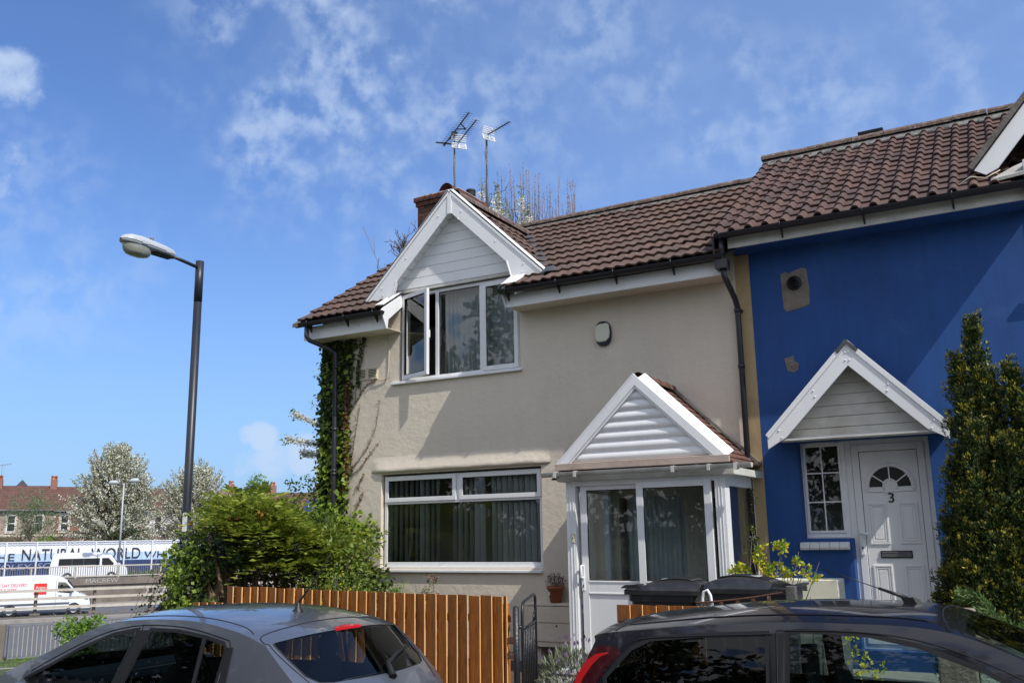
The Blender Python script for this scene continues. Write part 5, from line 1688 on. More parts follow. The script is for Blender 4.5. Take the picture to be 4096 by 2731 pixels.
    # underbody/interior floor
    b = MB(); b.box(.25, Lc-.25, -Wm+.13, Wm-.13, .2, .42); b.build('chassis', M['black'], t)
    for xc in (xr, xf):
        for sg in (-1, 1):
            wl = MB(); yc = sg*(Wm-.10)
            wl.lathe([(.19, -.09), (.26, -.10), (.31, -.085), (.325, -.05), (.325, .05), (.31, .085), (.26, .10), (.19, .09)], (xc, yc, .325), axis='Y', n=28)
            w1 = wl.build('wheel', M['tyre'], t)
            rm = MB(); rm.lathe([(.195, -.08), (.19, -.03), (.06, -.05), (0, -.055)], (xc, yc, .325), axis='Y', n=28); rm.lathe([(.195, .08), (.19, .03), (.06, .05), (0, .055)], (xc, yc, .325), axis='Y', n=28)
            rm.build('rim', M['rim'], w1)
            ar = MB(); ar.lathe([(.372, -.14), (.372, .09)], (xc, yc, .33), axis='Y', n=28); ar.build('wheel_arch', M['black'], t)
    # seats
    for xs_, ys_ in spec['seats']:
        b = MB()
        P = []
        for z, xo, w_, th_ in ((.45, 0, .24, .12), (.6, -.04, .26, .14), (.85, -.12, .25, .12), (1.0, -.17, .20, .09), (1.05, -.18, .13, .05)):
            P.append([(xs_+xo+th_*math.cos(a)*.5, ys_+w_*math.sin(a), z) for a in np.linspace(0, 2*math.pi, 17)])
        b.grid(P)
        P = []
        for z, w_ in ((1.04, .0), (1.05, .09), (1.12, .125), (1.20, .12), (1.235, .06), (1.24, 0)):
            P.append([(xs_-.19+.045*math.cos(a)*(1 if w_ else 0), ys_+w_*math.sin(a), z) for a in np.linspace(0, 2*math.pi, 13)])
        b.grid(P)
        b.box(xs_, xs_+.48, ys_-.24, ys_+.24, .42, .58)
        b.build('seat', M['seat'], t)
    b = MB(); xd = spec['dash']
    b.prism([(xd, -Wm+.18, .55), (xd-.02, -Wm+.18, .86), (xd+.12, -Wm+.18, .93), (xd+.5, -Wm+.18, .93), (xd+.5, -Wm+.18, .55)], (0, 2*(Wm-.18), 0)); b.build('dashboard', M['trim'], t)
    b = MB(); yq = spec['drv']*.36
    b.tube([(xd-.2+.05*math.cos(a), yq+.18*math.sin(a), .85+.17*math.cos(a)) for a in np.linspace(0, 2*math.pi, 25)], .014, 6, cap=False); b.tube([(xd-.2, yq, .85), (xd, yq, .78)], .03, 6); b.build('steering_wheel', M['trim'], t)
    for sg in (-1, 1):
        x, z = spec['mirror']; y = sg*(sy(x, z)+.10)
        b = MB(); P = []
        for q, s_ in ((-.06, .2), (-.04, .8), (0, 1), (.05, .85), (.09, .4)):
            P.append([(x+q, y+.095*s_*math.cos(a), z+.062*s_*math.sin(a)) for a in np.linspace(0, 2*math.pi, 15)])
        b.grid(P); b.tube([(x, sg*(sy(x, z)-.01), z-.03), (x, y, z-.02)], .022, 6); mo = b.build('wing_mirror', paint, t)
    return t, top, sy

# near black hatchback: local x from rear bumper (0) forward; faces +X
black = dict(L=4.03, W=1.69, belt=.93, tumble=.22, us=.16, crown=2.5,
    rt=(.7, .13), ft=(1.0, .22),
    center=[(.06, .22), (-.0, .42), (-.01, .62), (.10, .92), (.22, 1.10), (.30, 1.28), (.32, 1.325), (.66, 1.385), (1.20, 1.445), (1.80, 1.465), (2.32, 1.425), (2.75, 1.235), (3.15, 1.045), (3.5, .93), (3.82, .80), (4.0, .62), (4.03, .42), (3.97, .22)],
    rail=[(.26, .22), (.16, .40), (.12, .62), (.16, .92), (.27, 1.10), (.335, 1.235), (.36, 1.285), (.68, 1.325), (1.22, 1.375), (1.80, 1.392), (2.36, 1.36), (2.85, 1.17), (3.22, .995), (3.45, .90), (3.65, .78), (3.72, .6), (3.72, .42), (3.65, .22)],
    wheels=(.78, 3.28),
    wins=[('glass', [(.44, 1.04), (.60, 1.205), (.72, 1.26), (1.0, 1.29), (1.40, 1.315), (1.41, .90), (.62, .90), (.46, .96)]),
          ('glassf', [(1.535, .885), (1.535, 1.325), (1.62, 1.335), (1.95, 1.325), (2.20, 1.28), (2.50, 1.175), (2.78, 1.03), (2.95, .925), (2.9, .885)])],
    trims=[('tail', [(.14, .80), (.145, .93), (.20, 1.06), (.30, 1.19), (.385, 1.225), (.50, 1.215), (.53, 1.19), (.44, 1.10), (.34, .97), (.27, .80)]), ('trim', [(1.415, 1.325), (1.53, 1.335), (1.53, .88), (1.415, .88)])],
    seams=[[(.55, 1.235), (.68, 1.275), (1.0, 1.30), (1.44, 1.325)], [(1.465, 1.345), (1.47, 1.0), (1.47, .62), (1.42, .35)], [(1.465, 1.345), (1.9, 1.35), (2.25, 1.31), (2.6, 1.19), (2.9, 1.03), (3.05, .93)], [(.55, 1.235), (.44, 1.13), (.34, 1.02)]],
    top=[('rear', [(3.35, -.80), (4.72, -.86), (4.72, .86), (3.35, .80)]), ('front', [(10.15, -.90), (11.95, -.94), (11.95, .94), (10.15, .90)])],
    topseams=[[(6.6, -.78), (8, -.8), (9.9, -.80)], [(6.6, .78), (8, .8), (9.9, .80)], [(6.45, -.96), (6.55, -.5), (6.58, 0), (6.55, .5), (6.45, .96)], [(10.0, -.97), (9.94, -.5), (9.92, 0), (9.94, .5), (10.0, .97)]],
    seats=[(1.75, -.36), (1.75, .36), (.95, -.36), (.95, .36)], dash=2.45, drv=-1, mirror=(2.68, .99))
bt, btop, bsy = make_car('black_hatchback', 'blue black three door hatchback parked at the kerb in front of the porch', 'car', black, (-2.86, 6.17, 0), 0, M['carblack'], M['carglassd'])
p0 = Vector(btop(9.58*8, 0, 0))
b = MB(); b.prism([p0+Vector((.055, 0, -.01)), p0+Vector((.02, .018, 0)), p0+Vector((-.05, .015, 0)), p0+Vector((-.05, -.015, 0)), p0+Vector((.02, -.018, 0))], (-.018, 0, .034))
b.tube([p0+Vector((-.03, 0, .03)), p0+Vector((-.19, 0, .085))], [.012, .008], 8); b.tube([p0+Vector((-.19, 0, .085)), p0+Vector((-.52, 0, .20))], [.0035, .003], 6)
b.build('roof_aerial', M['black'], bt)
for q in (-1, 1):
    b = MB(); b.grid([[(lambda v: (v[0], v[1]-q*.0, v[2]+.004))(btop(u*8, q*(.80+.012*k), 0)) for k in (0, 1)] for u in np.linspace(6.7, 9.8, 24)])
    b.build('roof_strip', M['trim'], bt)
for q in (-1, 1):
    b = MB(); P = []
    for k, (x, z, w_) in enumerate(((.20, .86, .014), (.205, .93, .017), (.25, 1.04, .021), (.31, 1.12, .021), (.37, 1.165, .015), (.44, 1.185, .006))):
        P.append([(x-w_, q*(bsy(x-w_, z)+.0075), z+w_*.5), (x+w_, q*(bsy(x+w_, z)+.0075), z-w_*.5)])
    b.grid(P); b.build('brake_lamp', M['redlens'], bt)
b = MB(); b.box(.335, .40, -.32, .32, 1.315, 1.33); b.build('high_brake_light', M['darkred'], bt)
for q in (-1, 1):
    b = MB(); P = [[(3.45, q*(bsy(3.45, .8)+.004), .78), (3.45, q*(bsy(3.45, .7)+.004), .66)], [(3.66, q*(bsy(3.66, .74)+.004), .74), (3.66, q*(bsy(3.66, .62)+.004), .60)], [(3.85, q*.5, .74), (3.88, q*.5, .6)]]
    b.grid(P); b.build('headlight', M['lampbowl'], bt)
b = MB(); b.tube([(2.44, -.02, 1.30), (2.50, -.02, 1.27)], .012, 6); b.box(2.38, 2.42, -.13, .11, 1.235, 1.30); b.build('rear_view_mirror', M['trim'], bt)

# grey hatchback, faces -X
grey = dict(L=4.32, W=1.79, belt=.94, tumble=.20, us=.16, crown=2.2,
    rt=(.95, .20), ft=(1.1, .26),
    center=[(.10, .22), (-.0, .42), (-.02, .66), (.04, .86), (.22, 1.03), (.54, 1.285), (.62, 1.345), (.95, 1.42), (1.45, 1.480), (2.0, 1.480), (2.45, 1.425), (3.0, 1.205), (3.5, 1.02), (3.85, .93), (4.1, .82), (4.28, .62), (4.32, .42), (4.26, .22)],
    rail=[(.34, .22), (.22, .42), (.19, .66), (.22, .85), (.38, 1.01), (.66, 1.245), (.74, 1.29), (1.02, 1.365), (1.48, 1.42), (2.02, 1.415), (2.50, 1.355), (3.05, 1.14), (3.58, .955), (3.80, .87), (3.95, .76), (4.02, .60), (4.02, .42), (3.95, .22)],
    wheels=(.85, 3.45),
    wins=[('glass', [(1.10, 1.005), (1.075, 1.24), (1.10, 1.268), (1.28, 1.30), (1.29, .945), (1.13, .94)]),
          ('glass', [(1.335, .945), (1.325, 1.305), (1.60, 1.335), (1.90, 1.335), (2.06, .93)]),
          ('glass', [(2.21, .93), (2.06, 1.33), (2.32, 1.285), (2.65, 1.175), (2.98, 1.03), (3.24, .925), (3.2, .90)])],
    trims=[('trim', [(1.88, 1.345), (2.10, 1.335), (2.26, .92), (2.02, .92)])],
    seams=[[(2.0, 1.385), (2.0, 1.34)], [(2.09, .92), (2.12, .62), (2.1, .32)], [(1.0, .95), (1.02, .75), (.98, .65)], [(1.04, 1.30), (1.5, 1.37), (2.0, 1.375), (2.4, 1.31), (2.8, 1.165), (3.2, .99)], [(1.04, 1.30), (1.00, 1.2), (1.0, .95)]],
    top=[('rear', [(4.0, -.66), (4.06, -.78), (4.25, -.85), (4.7, -.89), (5.2, -.915), (5.5, -.91), (5.63, -.87), (5.68, -.76), (5.68, .76), (5.63, .87), (5.5, .91), (5.2, .915), (4.7, .89), (4.25, .85), (4.06, .78), (4.0, .66)]), ('front', [(10.15, -.90), (12.0, -.94), (12.0, .94), (10.15, .90)])],
    topseams=[[(9.6, -.84), (8.5, -.86), (7.2, -.86), (6.6, -.93)], [(9.6, .84), (8.5, .86), (7.2, .86), (6.6, .93)], [(5.93, -.985), (6.40, -.9), (6.55, -.5), (6.6, 0), (6.55, .5), (6.40, .9), (5.93, .985)], [(5.93, -.985), (5.5, -.965), (4.8, -.95), (4.0, -.86), (3.4, -.8)], [(5.93, .985), (5.5, .965), (4.8, .95), (4.0, .86), (3.4, .8)]],
    seats=[(2.15, -.36), (2.15, .36), (1.3, -.38), (1.3, .38)], dash=2.85, drv=-1, mirror=(3.16, .86))
gt, gtop, gsy = make_car('grey_hatchback', 'metallic grey five door hatchback parked left with a red high brake light', 'car', grey, (-4.22, 5.87, -.12), math.pi, M['grey'], M['carglass'])
b = MB(); P = []
for v in np.linspace(-.20, .20, 13):
    a = gtop(5.80*8, v, .010); c = gtop((6.04-.12*abs(v)/.2)*8, v*.92, .010)
    P.append([a, c])
b.grid(P); b.grid([[(p[0][0]-.004, p[0][1], p[0][2]-.02), p[0]] for p in P])
b.build('high_brake_light', M['redlens'], gt)
p0 = Vector(gtop(7.35*8, 0, 0)); b = MB()
b.lathe([(.045, -.005), (.043, .006), (.026, .02), (.018, .06), (.010, .075)], p0, n=14)
b.tube([p0+Vector((0, 0, .06)), p0+Vector((-.13, 0, .20)), p0+Vector((-.33, 0, .45))], [.009, .006, .003], 6); b.build('roof_aerial', M['black'], gt)
b = MB(); pts = [gtop(u*8, v, .02) for u, v in ((3.75, 0), (4.15, -.08), (4.32, -.35), (4.42, -.62))]
b.tube(pts, [.03, .022, .014, .008], 6); b.build('rear_wiper', M['trim'], gt)
for q in (-1, 1):
    b = MB(); P = []
    for z in np.linspace(.74, .96, 7):
        P.append([(x, q*(gsy(x, z)+.005), z) for x in np.linspace(.27+(z-.74)*.5, .52, 5)])
    b.grid(P); b.build('tail_light', M['redlens'], gt)
    b = MB(); P = [[(3.85, q*(gsy(3.85, .78)+.004), .78), (3.85, q*(gsy(3.85, .64)+.004), .64)], [(3.98, q*(gsy(3.98, .72)), .72), (3.98, q*(gsy(3.98, .6)), .6)], [(4.2, q*.45, .74), (4.24, q*.45, .6)]]
    b.grid(P); b.build('headlight', M['lampbowl'], gt)
# quarter window block behind the rear doors
for q in (-1, 1):
    b = MB(); P = []
    for z in np.linspace(.90, 1.255, 8):
        P.append([(x, q*(gsy(x, z)+.006), z) for x in (.985, 1.055)])
    b.grid(P); b.build('door_trim_block', M['trim'], gt)
b = MB(); b.box(.10, .30, -.5, .5, .80, .83); b.build('parcel_shelf', M['seat'], gt)

# ------------------------------------------------------------ distant vehicles
def place(t, a, s, z):
    p = bgp(a, s, z); t.location = p; t.rotation_euler = (0, 0, math.atan2(BT.y, BT.x)); return t
def slabvan(parent, prof, W_, paint, wfun, nm='body', hole=None):
    """side profile (x,z) closed, extruded with rounded roof edges: layers in y"""
    b = MB(); rows = []
    for f, y in ((.90, -W_/2+.14), (.965, -W_/2+.03), (1.0, -W_/2)):
        pass
    lay = [(-W_/2, .06), (-W_/2+.02, .03), (-W_/2+.07, .008), (-W_/2+.16, 0), (W_/2-.16, 0), (W_/2-.07, .008), (W_/2-.02, .03), (W_/2, .06)]
    n = len(prof); zm = max(p[1] for p in prof)
    P = []
    for y, dn in lay:
        P.append([(x, y, z-(dn if z > .5*zm else 0)) for x, z in prof]+[(prof[0][0], y, prof[0][1]-(dn if prof[0][1] > .5*zm else 0))])
    b.grid(P)
    for p, fl in ((P[0][:-1], 0), (P[-1][:-1], 1)):
        if hole:
            y_ = p[0][1]; res = cdt([(q[0], q[2]) for q in p], [], [hole], .5, lambda x, z, o: (x, y_, z), {})
            for vs, fs, _ in res.values(): b.add(vs, fs)
        else: b.add(p, [tuple(range(n)) if fl else tuple(reversed(range(n)))])
    return b.build(nm, paint, parent)
def vwheels(t, xs_, W_, r=.35):
    for x in xs_:
        for q in (-1, 1):
            b = MB(); b.lathe([(r*.6, -.1), (r*.9, -.11), (r, -.08), (r, .08), (r*.9, .11), (r*.6, .1)], (x, q*(W_/2-.1), r), axis='Y', n=22); w_ = b.build('wheel', M['tyre'], t)
            b = MB(); b.lathe([(r*.6, q*.08), (r*.35, q*.05), (0, q*.07)], (x, q*(W_/2-.1), r), axis='Y', n=22); b.build('rim', M['rim'], w_)
            b = MB(); b.lathe([(r*1.18, -.1), (r*1.18, .118)] if q > 0 else [(r*1.18, -.118), (r*1.18, .1)], (x, q*(W_/2-.1), r), axis='Y', n=22)
            b.lathe([(r*1.18, q*.118), (r*.98, q*.113)], (x, q*(W_/2-.1), r), axis='Y', n=22); b.build('wheel_arch', M['black'], t)
def poly(t, nm, pts, y, m, off=.012, parent=None):
    b = MB(); s_ = -1 if y < 0 else 1
    b.prism([(x, y, z) for x, z in pts], (0, s_*off, 0)); return b.build(nm, m, parent or t)
# delivery van
t = thing('delivery_van', 'white delivery van with red lettering and a red square badge on the lower road', 'van', (0, 0, 0), world=False)
place(t, -5.55, 72, -2.87)
W_ = 2.0
slabvan(t, [(0, .35), (0, 1.4), (.06, 2.45), (.25, 2.58), (2, 2.62), (3.9, 2.60), (4.35, 2.50), (4.75, 2.22), (5.2, 1.70), (5.32, 1.50), (5.9, 1.25), (6.15, 1.08), (6.25, .8), (6.28, .38), (6.2, .3)], W_, M['vanw'], None, hole=[(4.22, 1.92), (4.25, 2.16), (4.68, 2.12), (4.98, 1.82), (5.24, 1.48), (4.9, 1.42), (4.25, 1.50)])
b = MB(); b.box(-.03, 6.3, -W_/2-.015, W_/2+.015, .28, .42); b.box(-.02, 5.0, -W_/2-.012, W_/2+.012, .68, .84); b.box(5.95, 6.32, -W_/2+.02, W_/2-.02, .3, .82); b.build('side_moulding', M['vanlow'], t, bevel=.03)
vwheels(t, (1.45, 5.28), W_, .36)
win = [(4.22, 1.92), (4.25, 2.16), (4.68, 2.12), (4.98, 1.82), (5.24, 1.48), (4.9, 1.42), (4.25, 1.50)]
for y in (-W_/2, W_/2): poly(t, 'cab_window', win, y, M['glass'], .004)
b = MB(); b.box(3.6, 3.65, -.95, .95, .5, 2.5); b.box(3.65, 5.7, -.95, .95, .5, .6); b.box(5.0, 5.6, -.95, .95, .6, 1.4); b.build('cab_interior', M['dark'], t)
b = MB(); b.prism([(4.80, -.86, 2.22), (5.30, -.9, 1.60), (5.30, .9, 1.60), (4.80, .86, 2.22)], (.02, 0, .02)); b.build('windscreen', M['black'], t)
b = MB(); b.box(5.02, 5.14, -W_/2-.26, -W_/2-.04, 1.42, 1.72); b.build('wing_mirror', M['vanlow'], t, bevel=.03)
b = MB(); b.prism([(5.72, -W_/2-.005, 1.22), (6.02, -W_/2-.005, 1.12), (6.16, -W_/2-.005, .92), (5.9, -W_/2-.005, .98)], (0, .2, 0)); b.build('headlight', M['chrome'], t)
textmesh('lettering', 'SAME DAY DELIVERY', .30, 2.38, .20, (0, -W_/2-.004, 1.93), (1, 0, 0), (0, 0, 1), M['wred'], t, thick=.01)
textmesh('lettering', '7 DAYS A WEEK', .28, 1.80, .19, (0, -W_/2-.004, 1.64), (1, 0, 0), (0, 0, 1), M['wred'], t, thick=.01)
b = MB(); b.box(2.80, 3.56, -W_/2-.008, -W_/2, 1.38, 2.10); bd_ = b.build('badge', M['red'], t)
textmesh('badge_lettering', 'Argos', 2.90, 3.48, .24, (0, -W_/2-.012, 1.70), (1, 0, 0), (0, 0, 1), M['hoardw'], bd_, thick=.006)
b = MB(); b.tube([(2.98+.4*k/10, -W_/2-.012, 1.66-.10*math.sin(math.pi*k/10)) for k in range(11)], .018, 5); b.build('badge_smile', M['hoardw'], bd_)
textmesh('lettering', 'TRACK', 4.45, 4.90, .13, (0, -W_/2-.006, 1.0), (1, 0, 0), (0, 0, 1), M['purple'], t, thick=.01)
b = MB(); b.box(4.12, 4.135, -W_/2-.005, -W_/2, .6, 2.3); b.box(4.3, 4.5, -W_/2-.02, -W_/2, 1.24, 1.29); b.build('door_seam', M['vanlow'], t)
# minibus
t = thing('minibus', 'white minibus with a long dark window strip on the upper road', 'minibus', (0, 0, 0), world=False)
place(t, -2.35, 88, -1.3)
W_ = 1.95
slabvan(t, [(0, .35), (-.02, 1.1), (.18, 2.18), (.35, 2.28), (1.5, 2.32), (3.9, 2.30), (4.35, 2.22), (4.6, 2.12), (5.15, 1.36), (5.6, 1.2), (5.9, 1.0), (5.95, .5), (5.85, .32)], W_, M['vanw'], None)
vwheels(t, (1.35, 4.7), W_, .33)
b = MB(); b.box(-.03, .1, -W_/2+.03, W_/2-.03, .3, .6); b.box(0, 5.9, -W_/2-.01, W_/2+.01, .28, .4); b.build('lower_trim', M['vanlow'], t, bevel=.02)
for y in (-W_/2, W_/2):
    poly(t, 'side_window', [(.62, 1.30), (.66, 1.84), (3.75, 1.84), (3.75, 1.30)], y, M['black'], .012)
    poly(t, 'cab_window', [(3.92, 1.30), (3.92, 1.84), (4.42, 1.84), (4.85, 1.40), (4.8, 1.25), (4.2, 1.24)], y, M['black'], .012)
for x in (1.62, 2.5):
    b = MB(); b.box(x, x+.035, -W_/2-.016, -W_/2-.012, 1.3, 1.84); b.build('window_pillar', M['vanlow'], t)
b = MB(); b.box(2.86, 2.87, -W_/2-.005, -W_/2, .45, 2.2); b.build('door_seam', M['vanlow'], t)
b = MB(); b.prism([(-.0, -.8, 1.28), (.16, -.75, 1.95), (.16, .75, 1.95), (-.0, .8, 1.28)], (-.02, 0, 0)); b.build('rear_window', M['black'], t)
b = MB(); b.prism([(4.66, -.8, 2.03), (5.12, -.86, 1.42), (5.12, .86, 1.42), (4.66, .8, 2.03)], (.025, 0, .02)); b.build('windscreen', M['black'], t)
b = MB()
for q in (-1, 1): b.box(-.03, .03, q*.8-.07, q*.8+.07, .85, 1.2)
b.build('tail_light', M['darkred'], t)
textmesh('lettering', 'ONE', .95, 1.30, .12, (0, -W_/2-.006, 1.10), (1, 0, 0), (0, 0, 1), M['wred'], t, thick=.01)
textmesh('lettering', 'GLENN', 2.78, 3.28, .12, (0, -W_/2-.006, 1.10), (1, 0, 0), (0, 0, 1), M['wred'], t, thick=.01)
# dark car half hidden by the ivy
t = thing('blue_car', 'dark blue car on the lower road half hidden by trailing ivy', 'car', (0, 0, 0), world=False)
place(t, 3.9, 60, -2.87)
slabvan(t, [(0, .3), (-.02, .75), (.25, 1.0), (.7, 1.32), (1.2, 1.44), (2.0, 1.44), (2.6, 1.3), (3.1, .98), (3.9, .82), (4.15, .6), (4.15, .3)], 1.7, M['carblack'], None)
for y in (-.85, .85): poly(t, 'side_window', [(.75, .98), (.95, 1.28), (1.5, 1.36), (2.2, 1.32), (2.8, .98)], y, M['carglassd'], .012)
vwheels(t, (.8, 3.3), 1.7, .31)
b = MB(); b.prism([(2.62, -.7, 1.31), (3.08, -.75, 1.0), (3.08, .75, 1.0), (2.62, .7, 1.31)], (.02, 0, .02)); b.build('windscreen', M['black'], t)

# the van driver, seated at the near side window
vb = bgp(-5.55, 72, -2.87)
def vl(x, y, z): p = vb+BT*x+BN*y+Vector((0, 0, z)); return (p.x, p.y, p.z)
def skinfig(name, J, bones, m, parent=None, sub=2):
    me = bpy.data.meshes.new(name)
    o0 = Vector(J[0][0]) if parent is None else Vector((0, 0, 0))
    me.from_pydata([tuple(Vector(j[0])-o0) for j in J], bones, [])
    o = bpy.data.objects.new(name, me); o.location = o0; link(o, parent)
    me.materials.append(m)
    sk = o.modifiers.new('s', 'SKIN'); sk.use_smooth_shade = True
    for i, j in enumerate(J):
        d = me.skin_vertices[0].data[i]; d.radius = (j[1], j[1]); d.use_root = (i == 0)
    ss = o.modifiers.new('u', 'SUBSURF'); ss.levels = sub; ss.render_levels = sub
    return o
YD = -.62
J = [(vl(4.35, YD, 1.0), .15), (vl(4.33, YD, 1.25), .14), (vl(4.36, YD, 1.48), .15), (vl(4.40, YD, 1.62), .06), (vl(4.45, YD, 1.72), .075), (vl(4.46, YD, 1.82), .085), (vl(4.45, YD, 1.90), .06),
     (vl(4.37, YD-.20, 1.50), .062), (vl(4.55, YD-.24, 1.34), .046), (vl(4.80, YD-.18, 1.50), .034), (vl(4.88, YD-.16, 1.54), .04), (vl(4.95, YD-.15, 1.53), .018),
     (vl(4.37, YD+.20, 1.50), .062), (vl(4.55, YD+.24, 1.32), .046), (vl(4.80, YD+.16, 1.48), .034), (vl(4.88, YD+.14, 1.51), .04), (vl(4.53, YD, 1.79), .02), (vl(4.40, YD, .98), .12), (vl(4.75, YD-.08, .98), .09), (vl(4.75, YD+.08, .98), .09)]
bo = [(0, 1), (1, 2), (2, 3), (3, 4), (4, 5), (5, 6), (2, 7), (7, 8), (8, 9), (9, 10), (10, 11), (2, 12), (12, 13), (13, 14), (14, 15), (5, 16), (0, 17), (17, 18), (17, 19)]
pr = skinfig('person', J, bo, M['skin'])
tag(pr, 'person in a dark red top driving the white delivery van, one arm forward', 'person')
o0 = Vector(J[0][0])
K = [((Vector(J[i][0])-o0), J[i][1]+.015) for i in (0, 1, 2, 7, 8, 9, 12, 13, 14)]
skinfig('sweater', [(tuple(k[0]), k[1]) for k in K], [(0, 1), (1, 2), (2, 3), (3, 4), (4, 5), (2, 6), (6, 7), (7, 8)], M['cloth'], pr)
b = MB(); c = Vector(vl(4.44, YD, 1.86))-o0
b.grid([[c+Vector((.09*math.cos(a)*math.cos(e), .09*math.sin(a)*math.cos(e), .02+.085*math.sin(e))) for a in np.linspace(0, 2*math.pi, 13)] for e in np.linspace(-.1, 1.5, 6)])
b.build('hair', M['trim'], pr)
# ------------------------------------------------------------ fences, gate, bins
def board_fence(label, X0, X1, top0, top1, zb, seed, bwid=.132):
    t = thing('wooden_fence', label, 'fence', ((X0+X1)/2, 8.3, zb), group='orange close board fences')
    rg = random.Random(seed); b = MB(); x = X0; n = 0
    while x < X1-.02:
        wd = bwid*rg.uniform(.93, 1.08); x2 = min(x+wd, X1)
        f = (x-X0)/(X1-X0); zt = top0+(top1-top0)*f+rg.uniform(-.006, .006)
        zt2 = zt+rg.uniform(-.004, .004)
        th_ = rg.uniform(.016, .022); ln = rg.uniform(-.006, .006)
        y0 = 8.305; y1 = 8.262+rg.uniform(-.004, .004)
        # tapered board: thin hidden left edge, thick proud right edge
        xs_ = [x-.012, (x+x2)/2, x2-.002]
        ys_ = [y0, (y0+y1)/2+rg.uniform(-.002, .002), y1]
        v = []
        for z, l in ((zb, 0), (zt, ln)):
            for k in range(3): v.append((xs_[k]+l, ys_[k], z if z == zb else (zt+(zt2-zt)*k/2)))
            v.append((xs_[2]+l, ys_[2]+th_, z if z == zb else zt2)); v.append((xs_[0]+l, ys_[0]+.008, z))
        b.add(v, [(0, 1, 6, 5), (1, 2, 7, 6), (3, 4, 9, 8), (4, 0, 5, 9), (5, 6, 7, 8, 9), (4, 3, 2, 1, 0)], 0)
        b.add([v[2], v[3], v[8], v[7]], [(0, 1, 2, 3)], 1)
        x = x2
    b.build('board_panel', [M['wood'], M['woodend']], t)
    b = MB()
    for z in (zb+.2, top1-.25): b.box(X0, X1, 8.325, 8.365, z, z+.07)
    b.build('rail', M['wood'], t)
    for px in np.linspace(X0+.1, X1-.1, max(2, int((X1-X0)/1.8)+1)):
        b = MB(); b.box(px-.04, px+.04, 8.366, 8.44, zb-.2, top1-.08); b.build('post', M['wood'], t)
    return t
board_fence('long orange stained wooden fence behind the grey car', -8.66, -4.775, 1.348, 1.292, .05, 3)
board_fence('short low end of orange fence under the ivy by the tree stump', -9.22, -8.70, 1.155, 1.150, -.1, 4)
board_fence('short orange fence in front of the wheelie bins', -3.59, -2.74, 1.235, 1.245, .15, 5)
# gate
t = thing('iron_gate', 'old black iron garden gate standing open beside the orange fence', 'gate', (-4.68, 8.3, .2))
b = MB(); b.tube([(-4.685, 8.3, .1), (-4.685, 8.3, 1.19)], .031, 14); b.lathe([(.031, 0), (.02, .012), (0, .015)], (-4.685, 8.3, 1.19), n=14); b.build('post', M['iron'], t)
b = MB(); b.box(-4.775, -4.70, 8.27, 8.33, .84, .90); b.box(-4.775, -4.70, 8.27, 8.33, .70, .76); b.build('post_bracket', M['rust'], t)
g0 = Vector((-4.625, 8.32, 0)); gd = Vector((-.26, .80, 0)).normalized(); b = MB()
def gp(u, z): p = g0+gd*u; return (p.x, p.y, z)
b.tube([gp(0, .28), gp(0, 1.13), gp(.015, 1.19), gp(.06, 1.225), gp(.12, 1.24), gp(.62, 1.275), gp(.70, 1.265), gp(.74, 1.23), gp(.745, 1.15), gp(.745, .28)], .0155, 8)
b.tube([gp(0, .98), gp(.745, 1.0)], .013, 8); b.tube([gp(0, .34), gp(.745, .34)], .013, 8)
b.build('gate_frame', M['iron'], t)
b = MB()
for k in range(1, 8): b.tube([gp(.745*k/8, .34), gp(.745*k/8, .99)], .0085, 6)
b.tube([gp(.6, 1.0), gp(.64, 1.08), gp(.70, 1.1)], .01, 6)
b.build('gate_bars', M['iron'], t)
b = MB(); b.tube([(-4.69, 8.3, 1.0), gp(.0, 1.0)], .018, 8); b.tube([(-4.69, 8.3, .45), gp(.0, .45)], .018, 8); b.build('hinge', M['iron'], t)
# rusty railing and post
t = thing('rusty_railing', 'low rusty iron railing between the short fence and the weathered post', 'railing', (-2.4, 8.4, .3))
b = MB(); P = [(-2.86, 8.40, 1.262), (-2.6, 8.40, 1.285), (-2.3, 8.40, 1.325), (-2.04, 8.40, 1.37)]
b.tube([tuple(p) for p in crom(P, 4)], .009, 6); b.build('top_rail', M['rust'], t)
b = MB()
for x, z in ((-2.78, 1.262), (-2.62, 1.275), (-2.47, 1.29), (-2.33, 1.31), (-2.19, 1.335)): b.box(x-.013, x+.013, 8.38, 8.41, .35, z)
b.build('bars', M['rust'], t)
b = MB(); b.tube([(-2.80, 8.42, .5), (-2.80, 8.42, 1.30), (-2.785, 8.42, 1.36), (-2.75, 8.42, 1.375), (-2.725, 8.42, 1.33), (-2.71, 8.42, 1.2), (-2.71, 8.42, .5)], .014, 6)
b.build('latch_bracket', M['upvc'], t)
b = MB(); b.box(-2.035, -1.955, 8.36, 8.45, .2, 1.42)
tag(b.build('weathered_post', M['oldwood'], bevel=.006), 'weathered grey timber post at the right end of the rusty railing', 'post')
